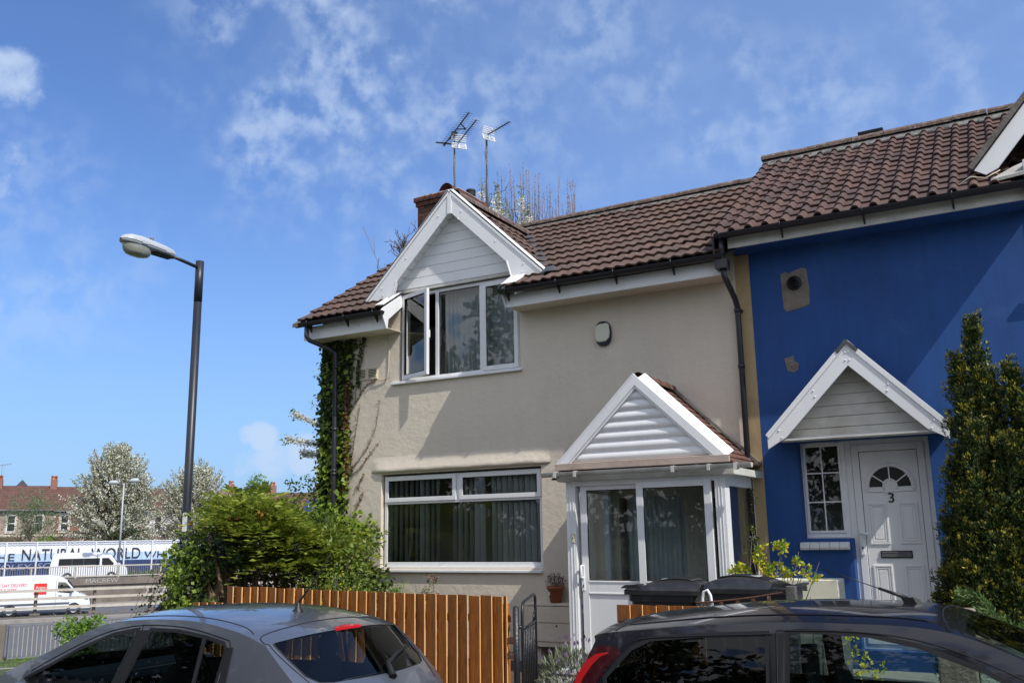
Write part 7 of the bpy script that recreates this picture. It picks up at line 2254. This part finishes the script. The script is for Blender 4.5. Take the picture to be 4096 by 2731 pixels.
# berries
b = MB()
for k in range(26):
    c = random.choice(cents); 
    c = (c[0]+random.uniform(-.1, .1), c[1]-.2, c[2]+random.uniform(-.05, .12))
    for j in range(26):
        f = j/26; p = (c[0]+.05*math.sin(j*2.4)+.08*f, c[1]-.04+.05*math.cos(j*2.4), c[2]-.02-.20*f)
        r = .0085
        b.add([(p[0]+r, p[1], p[2]), (p[0]-r, p[1], p[2]), (p[0], p[1]+r, p[2]), (p[0], p[1]-r, p[2]), (p[0], p[1], p[2]+r), (p[0], p[1], p[2]-r)], [(0, 2, 4), (2, 1, 4), (1, 3, 4), (3, 0, 4), (2, 0, 5), (1, 2, 5), (3, 1, 5), (0, 3, 5)], 0, True)
o = b.build('berries', M['berry'], hedge); o['kind'] = 'stuff'
b = MB(); out = []
for k in range(24):
    x = random.uniform(-10.4, -8.6); y = random.uniform(9.0, 10.2)
    b.tube([(x, y, .1), (x+random.uniform(-.12, .12), y, .8), (x+random.uniform(-.25, .25), y+random.uniform(-.1, .1), 1.75)], [.035, .028, .016], 7)
b.build('stems', M['stem'], hedge)
t = thing('tree_stump', 'broken brown tree stump behind the low end of the orange fence', 'stump', (-9.25, 8.85, .2))
b = MB(); P = []
for z, r in ((.1, .10), (.8, .085), (1.15, .075), (1.27, .07)):
    P.append([(-9.38+r*math.cos(a)*(1+.12*math.sin(5*a)), 8.75+r*math.sin(a), z+(.14*math.sin(3*a+1)*abs(math.cos(a*2)) if z > 1.2 else 0)) for a in np.linspace(0, 2*math.pi, 25)])
b.grid(P); b.add([(-9.38, 8.75, 1.22)]+P[-1][:-1], [(0, i+1, (i+1) % 24+1) for i in range(24)])
b.build('trunk', M['stem'], t)
b = MB(); b.tube([(-9.55, 8.8, 1.95), (-9.35, 8.75, 1.6), (-9.15, 8.7, 1.18)], [.02, .025, .022], 7); b.tube([(-9.62, 8.8, .3), (-9.55, 8.8, 1.2), (-9.6, 8.85, 1.9)], [.03, .025, .02], 7); b.build('broken_branch', M['stem'], t)
# trailing ivy over the fence end
t = thing('trailing_ivy', 'mass of trailing ivy hanging around the foot of the dark lamp column', 'ivy', (-10.1, 8.7, -.1))
P, D = clumps([((-10.2, 8.95, 1.75), (.34, .3, .32)), ((-10.25, 8.9, 1.35), (.42, .28, .42)), ((-10.15, 8.8, .85), (.36, .25, .5)), ((-9.85, 8.75, 1.55), (.3, .25, .35)), ((-9.75, 8.7, 1.05), (.28, .2, .42)), ((-10.05, 8.75, .3), (.35, .2, .5)), ((-9.55, 8.9, 1.75), (.35, .3, .22))], 380, .10, 13, .5)
P = P+np.array([.28, 0, 0])
npmesh('leaves', leafv(P, .055, .9, D=np.tile([0, -.2, -.8], (len(P), 1)), Nn=np.tile([.2, -1, .5], (len(P), 1)), jit=.8, fold=.1), 4, M['l_ivy'], t)
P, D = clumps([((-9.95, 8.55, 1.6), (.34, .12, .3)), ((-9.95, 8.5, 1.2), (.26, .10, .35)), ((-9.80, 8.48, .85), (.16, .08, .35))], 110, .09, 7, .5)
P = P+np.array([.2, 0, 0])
npmesh('sun_toned_leaves', leafv(P, .058, .9, D=np.tile([0, -.2, -.8], (len(P), 1)), Nn=np.tile([.3, -1, .6], (len(P), 1)), jit=.8, fold=.1), 4, M['l_ivyb'], t)  # brighter leaf colour paints sunlight on the front of the ivy
b = MB(); LP = []
for k in range(34):
    x = -10.18+random.uniform(-.25, .45); y = 8.7+random.uniform(-.1, .2); z = random.uniform(1.3, 1.75)
    pts = [(x, y, z)]; dx = -random.uniform(.02, .16)
    for i in range(6):
        pts.append((pts[-1][0]+dx*random.uniform(.4, 1.1), pts[-1][1]-.01, pts[-1][2]-random.uniform(.10, .22)))
    b.tube(pts, .0035, 4)
    for q in pts[1:]:
        for j in range(4): LP.append((q[0]+random.gauss(0, .03), q[1], q[2]+random.gauss(0, .05)))
b.build('trailing_stems', M['twig'], t)
npmesh('trailing_leaves', leafv(np.array(LP), .035, .9, D=np.tile([0, -.2, -.8], (len(LP), 1)), jit=.8), 4, M['l_ivy'], t)
# rose and hypericum shrubs in front of the wall
def shrub(name, label, cat, base, blobs_, lm, lsz, K, cr=.09, per=9, aspect=.55, stemm='twigg', extra=None, group=None, nst=9, inner=.35, up=None, h=None):
    t = thing(name, label, cat, base, group=group)
    P, D = clumps(blobs_, K, cr, per, inner)
    Dd = D if up is None else D*.5+np.array(up)
    npmesh('foliage', leafv(P, lsz, aspect, D=Dd, jit=.8), 4, lm, t)
    b = MB(); out = []
    for k in range(nst):
        c = blobs_[k % len(blobs_)][0]
        p = Vector((base[0]+random.uniform(-.12, .12), base[1]+random.uniform(-.08, .08), base[2])); q = Vector(c)+Vector((random.uniform(-.1, .1), random.uniform(-.06, .06), random.uniform(-.1, .15)))
        m_ = (p+q)/2+Vector((random.uniform(-.08, .08), 0, .05)); b.tube([p, m_, q], [.009, .006, .003], 5)
    b.build('stem', M[stemm], t)
    if extra:
        for nm, mm, k, s_ in extra:
            idx = rng.choice(len(P), min(k, len(P)), replace=False)
            npmesh(nm, leafv(P[idx]+np.array([0, -.03, .02]), s_, .7, jit=1), 4, mm, t)
    return t
shrub('rose_bush', 'tall leafy rose bush between the mahonia hedge and the lower window', 'bush', (-8.3, 9.7, .22),
      [((-8.35, 9.6, 1.75), (.42, .28, .30)), ((-8.0, 9.65, 1.55), (.38, .25, .35)), ((-8.55, 9.5, 1.4), (.35, .22, .35)), ((-7.9, 9.8, 1.15), (.3, .2, .3)), ((-7.75, 9.9, 1.85), (.18, .12, .2))], M['l_ros'], .062, 260, extra=[('rose_buds', M['l_org'], 30, .04)], nst=16)
shrub('hypericum_shrub', 'low yellow flecked shrub at the right end of the hedge', 'shrub', (-7.9, 9.3, .22),
      [((-7.75, 9.2, 1.3), (.28, .2, .22)), ((-7.5, 9.3, 1.1), (.3, .2, .22)), ((-8.05, 9.2, 1.25), (.3, .2, .25)), ((-7.9, 9.1, .9), (.5, .25, .3))], M['l_ros'], .040, 190, cr=.07, per=9, extra=[('yellow_leaves', M['l_yel'], 160, .03), ('flower_heads', M['l_org'], 70, .03)])
shrub('window_shrub', 'small twiggy green shrub under the left side of the lower window', 'shrub', (-7.6, 9.8, .22),
      [((-7.35, 9.8, 1.20), (.16, .1, .16)), ((-7.15, 9.8, 1.15), (.16, .1, .2)), ((-6.95, 9.8, 1.10), (.10, .08, .15))], M['l_grn'], .030, 60, cr=.06, per=7, nst=12)
shrub('seed_head_plant', 'thin plant with a brown seed head beside the window shrub', 'plant', (-6.75, 9.8, .22),
      [((-6.72, 9.8, 1.18), (.09, .07, .20))], M['l_grn'], .028, 14, cr=.05, per=6, nst=4, extra=[('seed_head', M['l_dry'], 60, .03)])
P, D = clumps([((-6.7, 9.8, 1.38), (.08, .05, .05))], 10, .03, 9)
tag(npmesh('dry_flower_head', leafv(P, .03, .6, jit=1), 4, M['l_dry']), 'brown dried flower head above the orange fence', 'flower head')
shrub('marigold_plant', 'tiny yellow flowers just above the orange fence', 'plant', (-6.05, 9.0, .22), [((-6.1, 9.0, 1.15), (.2, .08, .07))], M['l_yel'], .03, 10, cr=.04, per=5, nst=5)
# lavender
t = thing('lavender_bush', 'silvery lavender bush beside the open iron gate', 'bush', (-4.35, 8.8, .22))
K = 2400; P, D = shell((-4.33, 8.75, .40), (.31, .28, .36), K, .55); k = P[:, 2] > .25; P, D = P[k], D[k]
npmesh('foliage', leafv(P, .075, .18, D=D*1.2+np.array([0, 0, 1.0]), jit=.45, fold=.05), 4, M['l_lav'], t)
K = 90; P, D = shell((-4.30, 8.75, .55), (.34, .30, .34), K, .9); P = P[P[:, 2] > .5]
npmesh('flower_spikes', leafv(P, .05, .5, D=np.tile([0, 0, 2.0], (len(P), 1)), jit=.4), 4, leaf('lavender_flower', (.16, .09, .22), (.24, .16, .28)), t)['kind'] = 'stuff'
# euonymus
shrub('euonymus_bush', 'variegated yellow and green euonymus behind the wheelie bins', 'bush', (-2.6, 10.0, .3),
      [((-2.88, 9.95, 1.42), (.12, .08, .12)), ((-2.66, 9.95, 1.62), (.045, .05, .13)), ((-2.56, 9.95, 1.74), (.10, .05, .03)), ((-2.42, 9.95, 1.70), (.05, .05, .08)), ((-2.48, 9.95, 1.48), (.18, .08, .06)), ((-2.28, 9.95, 1.58), (.05, .05, .04)), ((-2.18, 9.95, 1.49), (.05, .04, .05)), ((-2.11, 9.9, 1.42), (.05, .04, .05))], M['l_yel'], .045, 62, cr=.045, per=10, aspect=.65, nst=14, extra=[('green_leaves', M['l_grn'], 260, .042)])
shrub('euonymus_sprig', 'small yellow euonymus sprig hanging beside the weathered post', 'shrub', (-1.9, 9.0, .35), [((-1.93, 9.0, 1.18), (.05, .04, .10)), ((-1.75, 9.2, .7), (.2, .12, .3)), ((-1.5, 9.1, .6), (.15, .1, .2))], M['l_yel'], .04, 40, cr=.04, per=7, nst=5)
shrub('climber', 'thin green climber on the downpipe beside the porch', 'climber', (-3.05, 11.2, .3), [((-3.08, 11.3, 1.85), (.04, .04, .12)), ((-3.08, 11.3, 1.6), (.05, .04, .12)), ((-3.08, 11.35, 2.2), (.02, .03, .25))], M['l_ivyb'], .035, 16, cr=.05, per=7, nst=4)
# conifer
t = thing('conifer', 'tall dark green upright conifer with golden tips beside the blue house door', 'conifer', (-.3, 10.2, .3))
random.seed(5)
spires = [(-.425, 10.2, 3.93, .18), (-.60, 10.15, 3.58, .15), (-.36, 10.2, 3.35, .20), (-.13, 10.15, 3.42, .14), (-.02, 10.0, 3.08, .20), (.14, 10.15, 3.5, .15), (-.70, 10.05, 2.55, .18), (-.78, 10.1, 1.95, .18), (-.50, 9.95, 2.9, .2), (-.25, 9.9, 2.7, .22), (-.05, 9.85, 2.2, .22), (-.6, 9.9, 2.2, .2), (-.82, 10.0, 1.55, .16), (-.40, 9.8, 2.0, .22), (.3, 10.0, 2.9, .25), (.2, 9.85, 2.1, .25), (-.65, 9.85, 1.6, .2), (-.2, 9.78, 1.6, .22), (.45, 10.1, 2.3, .25), (-.9, 10.1, 1.25, .12)]
LP = []; LD = []; TP = []; TD = []
for sx_, sy_, zt, r in spires:
    ns_ = int(120*(zt-.3)/1.5)
    for k in range(ns_):
        f = random.random()**.85; z = .35+(zt-.35)*f
        rr = r*1.2*(1-f**2.6)*(.55+.55*random.random())+.012
        a = random.uniform(0, 6.28)
        c = np.array([sx_+rr*math.cos(a), sy_+rr*math.sin(a), z-.05])
        if c[0] < -1.02: continue
        d = np.array([math.cos(a)*.38, math.sin(a)*.38, 1.0]); d = d/np.linalg.norm(d)
        hl = random.uniform(.12, .24)*(1 if f < .9 else .8); cw = hl*.26
        n_ = 46; gold = random.random() < .24
        t_ = rng.uniform(0, 1, n_)
        o = rng.normal(size=(n_, 3)); o -= np.outer(o@d, d); o = unit(o)
        q = c+np.outer(t_*hl, d)+o*(cw*np.sin(np.pi*np.clip(t_*.85+.12, 0, 1))*rng.uniform(.5, 1, n_))[:, None]
        dd = d*1.2+o*.7
        for i_ in range(n_):
            if t_[i_] > (.55 if gold else .93): TP.append(q[i_]); TD.append(dd[i_])
            else: LP.append(q[i_]); LD.append(dd[i_])
LP, LD, TP, TD = map(np.array, (LP, LD, TP, TD))
npmesh('foliage', leafv(LP, .036, .40, D=LD, jit=.35, fold=.1), 4, M['l_con'], t)
npmesh('golden_tips', leafv(TP, .034, .40, D=TD, jit=.35, fold=.1), 4, M['l_cony'], t)
CP = []
for sx_, sy_, zt, r in spires:
    for k in range(int(620*(zt-.3)/1.5)):
        f = random.random(); rr = r*.72*(1-f**2.2)*random.random()**.5; a = random.uniform(0, 6.28)
        CP.append((sx_+rr*math.cos(a), sy_+rr*math.sin(a), .35+(zt-.45)*f))
npmesh('inner_foliage', leafv(np.array(CP), .075, .6, D=np.tile([0, 0, .8], (len(CP), 1)), jit=.8), 4, M['l_con'], t)
b = MB()
for sx_, sy_, zt, r in spires: b.tube([(-.3+(sx_+.3)*.3, 10.15, .3), (sx_, sy_, .9), (sx_, sy_, zt-.1)], [.04, .03, .006], 6)
b.build('trunk', M['bark'], t)
# juniper
t = thing('juniper', 'bright green feathery juniper over the pebbledashed wall', 'juniper', (-.2, 8.95, .2))
LP = []; LD = []; b = MB()
br = [[(-.25, 8.9, .5), (-.45, 8.8, 1.1), (-.55, 8.75, 1.30), (-.70, 8.72, 1.36)], [(-.25, 8.9, .5), (-.42, 8.75, 1.0), (-.5, 8.7, 1.2), (-.62, 8.68, 1.18)], [(-.2, 8.9, .5), (-.3, 8.75, 1.0), (-.42, 8.7, 1.15)], [(-.1, 8.9, .5), (-.2, 8.75, .95), (-.28, 8.68, 1.08)], [(-.1, 8.9, .5), (0, 8.75, .95), (.08, 8.7, 1.05)], [(-.2, 8.9, .5), (-.45, 8.65, .9), (-.55, 8.5, 1.02)], [(.1, 8.9, .5), (.25, 8.8, .98), (.4, 8.7, 1.04)], [(.2, 8.9, .5), (.5, 8.8, .95), (.7, 8.7, 1.02)], [(-.3, 8.9, .4), (-.55, 8.7, .95), (-.62, 8.62, 1.05)]]
for q in br:
    c = crom(q, 10); b.tube([tuple(x) for x in c], [.014*(1-.8*i/len(c)) for i in range(len(c))], 5)
    for i in range(8, len(c)):
        d = c[i]-c[i-1]; d = d/np.linalg.norm(d)
        for k in range(20):
            o = rng.normal(size=3); o -= d*o.dot(d); o /= np.linalg.norm(o)
            LP.append(c[i]+o*random.uniform(0, .05)); LD.append(d*1.0+o*.8)
b.build('stem', M['bark'], t)
npmesh('foliage', leafv(np.array(LP), .042, .3, D=np.array(LD)*1.5, jit=.5), 4, M['l_jun'], t)
# bare trees behind the roofs
random.seed(9)
t = thing('bare_tree', 'pollarded bare tree with upright reddish shoots behind the roof ridge', 'tree', (-12.0, 22, -.5))
b = MB(); out = []
b.tube([(-12, 22, -.5), (-12, 22, 4.5)], [.28, .2], 8)
heads = [(-13.4, 9.3), (-12.9, 9.6), (-12.35, 9.4), (-11.8, 9.6), (-11.3, 9.3), (-10.8, 9.2), (-10.35, 8.9)]
for hx, hz in heads: b.tube([(-12, 22, 4.2), (-12+(hx+12)*.6, 22, 6.8), (hx, 22, hz)], [.13, .09, .05], 6)
b.build('trunk', M['twigg'], t)
b = MB()
for hx, hz in heads:
    for k in range(13):
        x = hx+random.uniform(-.26, .26); y = 22+random.uniform(-.5, .5); L_ = random.uniform(1.3, 2.95)*(1 if hx < -10.9 else .85)
        x2 = x+random.uniform(-.32, .32); wv = random.uniform(-.08, .08)
        pts = [(x, y, hz-.1), (x+(x2-x)*.5+wv, y, hz+L_*.3), (x2, y, hz+L_*.65), (x2+random.uniform(-.05, .05), y, hz+L_)]
        b.tube(pts, [.017, .014, .010, .007], 4)
        for j in range(int(L_*9)):
            f = random.uniform(.15, 1); z = hz+L_*f; xx = np.interp(f, [0, .3, .65, 1], [p[0] for p in pts]); s_ = random.choice((-1, 1))
            b.tube([(xx, y, z), (xx+s_*.03, y, z+.04)], [.007, .005], 3)
    for k in range(12):
        d = Vector((random.uniform(-.8, .8), random.uniform(-.3, .3), random.uniform(.1, 1)))
        branches(b, (hx+random.uniform(-.3, .3), 22, hz+random.uniform(-.1, .9)), d, .5, .010, 1, .9, 3, out, up=0, n=3, rmin=.005)
b.build('shoots', M['twig'], t)
t = thing('bare_tree', 'small twisted bare tree showing left of the brick chimney', 'tree', (-14.0, 18.5, -.8))
b = MB(); out = []
b.tube([(-13.6, 18.5, -.8), (-13.4, 18.5, 5)], [.2, .14], 8)
b.tube([(-13.4, 18.5, 5), (-12.9, 18.4, 7.6)], [.13, .06], 6)
for k in range(11):
    branches(b, (-12.9+random.uniform(-.25, .1), 18.4, 7.4+k*.13), (-1.0+random.uniform(-.2, .9), random.uniform(-.4, .4), random.uniform(.0, .8)), .62, .026, 3, .85, 3, out, up=.03, wob=.22, n=4, rmin=.008)
b.build('branches', M['twigg'], t)
t = thing('bare_twigs', 'thin bare shoots rising beside the left verge of the cream roof', 'shoots', (-12.0, 15.5, 3.0))
b = MB(); out = []
for x, z in ((-12.6, 6.3), (-12.2, 6.6), (-11.9, 7.3), (-11.6, 7.7), (-12.9, 6.0)):
    branches(b, (x, 15.5, z-1.2), (.05, 0, 1), .9, .014, 2, .55, 2, out, up=.2, n=4, rmin=.006)
b.tube([(-12.2, 15.6, 2.5), (-12.1, 15.5, 5.2)], .04, 6)
for x, z in ((-12.6, 6.3), (-12.2, 6.6), (-11.9, 7.3), (-11.6, 7.7), (-12.9, 6.0)): b.tube([(-12.1, 15.5, 5.0), (x, 15.5, z-1.2)], .014, 4)
b.build('twigs', M['twig'], t)
# garden cherry behind the house
random.seed(14)
t = thing('garden_cherry', 'white flowering cherry branches reaching out from behind the ivy corner', 'tree', (-11.9, 15.2, -.4))
b = MB(); b.tube([(-11.7, 15.2, -.4), (-11.6, 15.2, 3.2), (-11.4, 15.0, 5.5)], [.12, .10, .05], 8); FP = []; GP = []
def spray(pts, fl, f0=.45, f1=.95, den=60):
    c = crom(pts, 8); b.tube([tuple(q) for q in c], [.016*(1-.75*i/len(c)) for i in range(len(c))], 5)
    n_ = len(c)
    for i in range(n_):
        f = i/n_
        if fl and f0 < f < f1:
            for k in range(den): FP.append(c[i]+rng.normal(size=3)*.032)
        if f > .9 or (f < f0 and f > .15):
            for k in range(10): GP.append(c[i]+rng.normal(size=3)*.05)
spray([(-11.6, 15.1, 3.6), (-12.1, 14.3, 4.0), (-12.4, 14.0, 4.12), (-12.97, 14, 4.36)], True)
spray([(-11.6, 15.1, 3.2), (-12.1, 14.3, 3.68), (-12.45, 14.0, 3.72), (-13.16, 14, 3.86)], True, .4)
spray([(-11.6, 15.1, 3.0), (-12.1, 14.3, 3.4), (-12.35, 14.0, 3.5), (-12.72, 14, 3.55)], True, .55)
spray([(-11.6, 15.1, 4.0), (-12.1, 14.3, 4.7), (-12.36, 14.0, 5.12)], False)
spray([(-11.6, 15.1, 3.6), (-12.2, 14.3, 4.3), (-12.42, 14.0, 4.5)], False)
spray([(-11.6, 15.1, 2.6), (-12.1, 14.3, 2.8), (-12.6, 14.0, 3.05)], False)
spray([(-11.6, 15.1, 2.2), (-12.1, 14.3, 2.6), (-12.5, 14.0, 2.7)], False)
b.build('trunk', M['bark'], t)
npmesh('blossom', leafv(np.array(FP), .035, .95, jit=1), 4, M['blos'], t)
# leafy low sprays
for (x, z) in ((-12.95, 3.0), (-12.85, 2.88), (-12.7, 2.75), (-12.55, 2.95), (-12.45, 2.8), (-12.3, 3.05), (-12.2, 2.95), (-12.75, 2.6), (-12.95, 2.62), (-12.4, 2.6), (-12.25, 2.75)):
    for k in range(24): GP.append(np.array([x, 14, z])+rng.normal(size=3)*np.array([.07, .06, .06]))
npmesh('leaves', leafv(np.array(GP), .085, .45, D=np.tile([0, 0, -.5], (len(GP), 1)), jit=.9), 4, M['l_grn'], t)
# blossoms behind the dormer
t = thing('flowering_cherry', 'white blossom spikes of a cherry behind the dormer ridge', 'tree', (-10.6, 18, -.5))
b = MB(); b.tube([(-10.5, 18, -.5), (-10.5, 18, 6)], [.15, .1], 8); FP = []; GP = []
for x, z0, z1 in ((-10.72, 9.2, 9.55), (-10.5, 8.9, 9.8), (-10.3, 8.85, 9.3), (-10.42, 8.8, 9.5), (-9.82, 8.8, 9.6), (-9.66, 8.8, 9.1), (-10.15, 8.7, 9.1), (-10.9, 9.75, 9.95)):
    b.tube([(-10.5, 18, 6), (x, 18, z0-.4), (x, 18, z1+.25)], [.05, .02, .008], 5)
    for k in range(int(330*(z1-z0))): FP.append((x+random.gauss(0, .06), 18+random.gauss(0, .06), random.uniform(z0, z1)))
    for k in range(26): GP.append((x+random.gauss(0, .04), 18+random.gauss(0, .04), z1+random.uniform(0, .35)))
b.build('trunk', M['twigg'], t)
npmesh('blossom', leafv(np.array(FP), .05, .95, jit=1), 4, M['blos'], t)
npmesh('leaves', leafv(np.array(GP), .08, .45, D=np.tile([0, 0, -.6], (len(GP), 1)), jit=.8), 4, M['l_chy'], t)

# what the glass reflects: trees and a palisade fence on the bank behind the camera
t = thing('palisade_fence', 'galvanised palisade fence on the far side of the street', 'fence', (-6, -5.2, .3))
b = MB()
for k in range(150):
    x = -26+k*.27; z0 = gz(x, -5.2)+.15
    b.prism([(x, -5.2, z0+.1), (x+.07, -5.2, z0+.1), (x+.07, -5.2, z0+2.2), (x+.035, -5.2, z0+2.32), (x, -5.2, z0+2.2)], (0, .02, 0))
b.build('pales', M['palis'], t)['kind'] = 'stuff'
b = MB()
for zz_ in (.5, 1.9): b.beam((-26, -5.24, zz_+gz(-26, -5.2)+.1), (-8, -5.24, zz_+gz(-8, -5.2)+.1), .05, .05); b.beam((-8, -5.24, zz_+.15), (14, -5.24, zz_+.15), .05, .05)
b.build('rail', M['palis'], t)
for i, (x, y, r, hh) in enumerate(((-23, -8.5, 3.2, 11), (-16.5, -8, 3.4, 13), (-10, -8, 3.4, 12.5), (-3.5, -9, 3.2, 10), (3.5, -9, 3.2, 10))):
    t = thing('street_tree', 'broad leafy tree behind the palisade fence across the street', 'tree', (x, y, gz(x, y)), group='trees across the street')
    b = MB(); out = []
    b.tube([(x, y, gz(x, y)), (x, y, 2.6)], [.22, .16], 7)
    for k in range(5): branches(b, (x, y, 2.4), (math.cos(k*1.26), math.sin(k*1.26), 1), 1.9, .08, 2, .7, 3, out, n=4)
    b.build('trunk', M['bark'], t)
    P, D = clumps([((x, y, hh*.58), (r, r*.8, hh*.38)), ((x-1, y+.5, hh*.35), (r*.8, r*.6, hh*.3)), ((x+1.2, y+.3, hh*.4), (r*.7, r*.6, hh*.32))], 420, .6, 13, .3)
    npmesh('crown', leafv(P, .36, .7, D=D), 4, M['backl'], t)
    if i in (1, 2, 3):
        Q = P[rng.choice(len(P), 900)]; npmesh('blossom', leafv(Q, .2, .9, jit=1), 4, M['blos'], t)
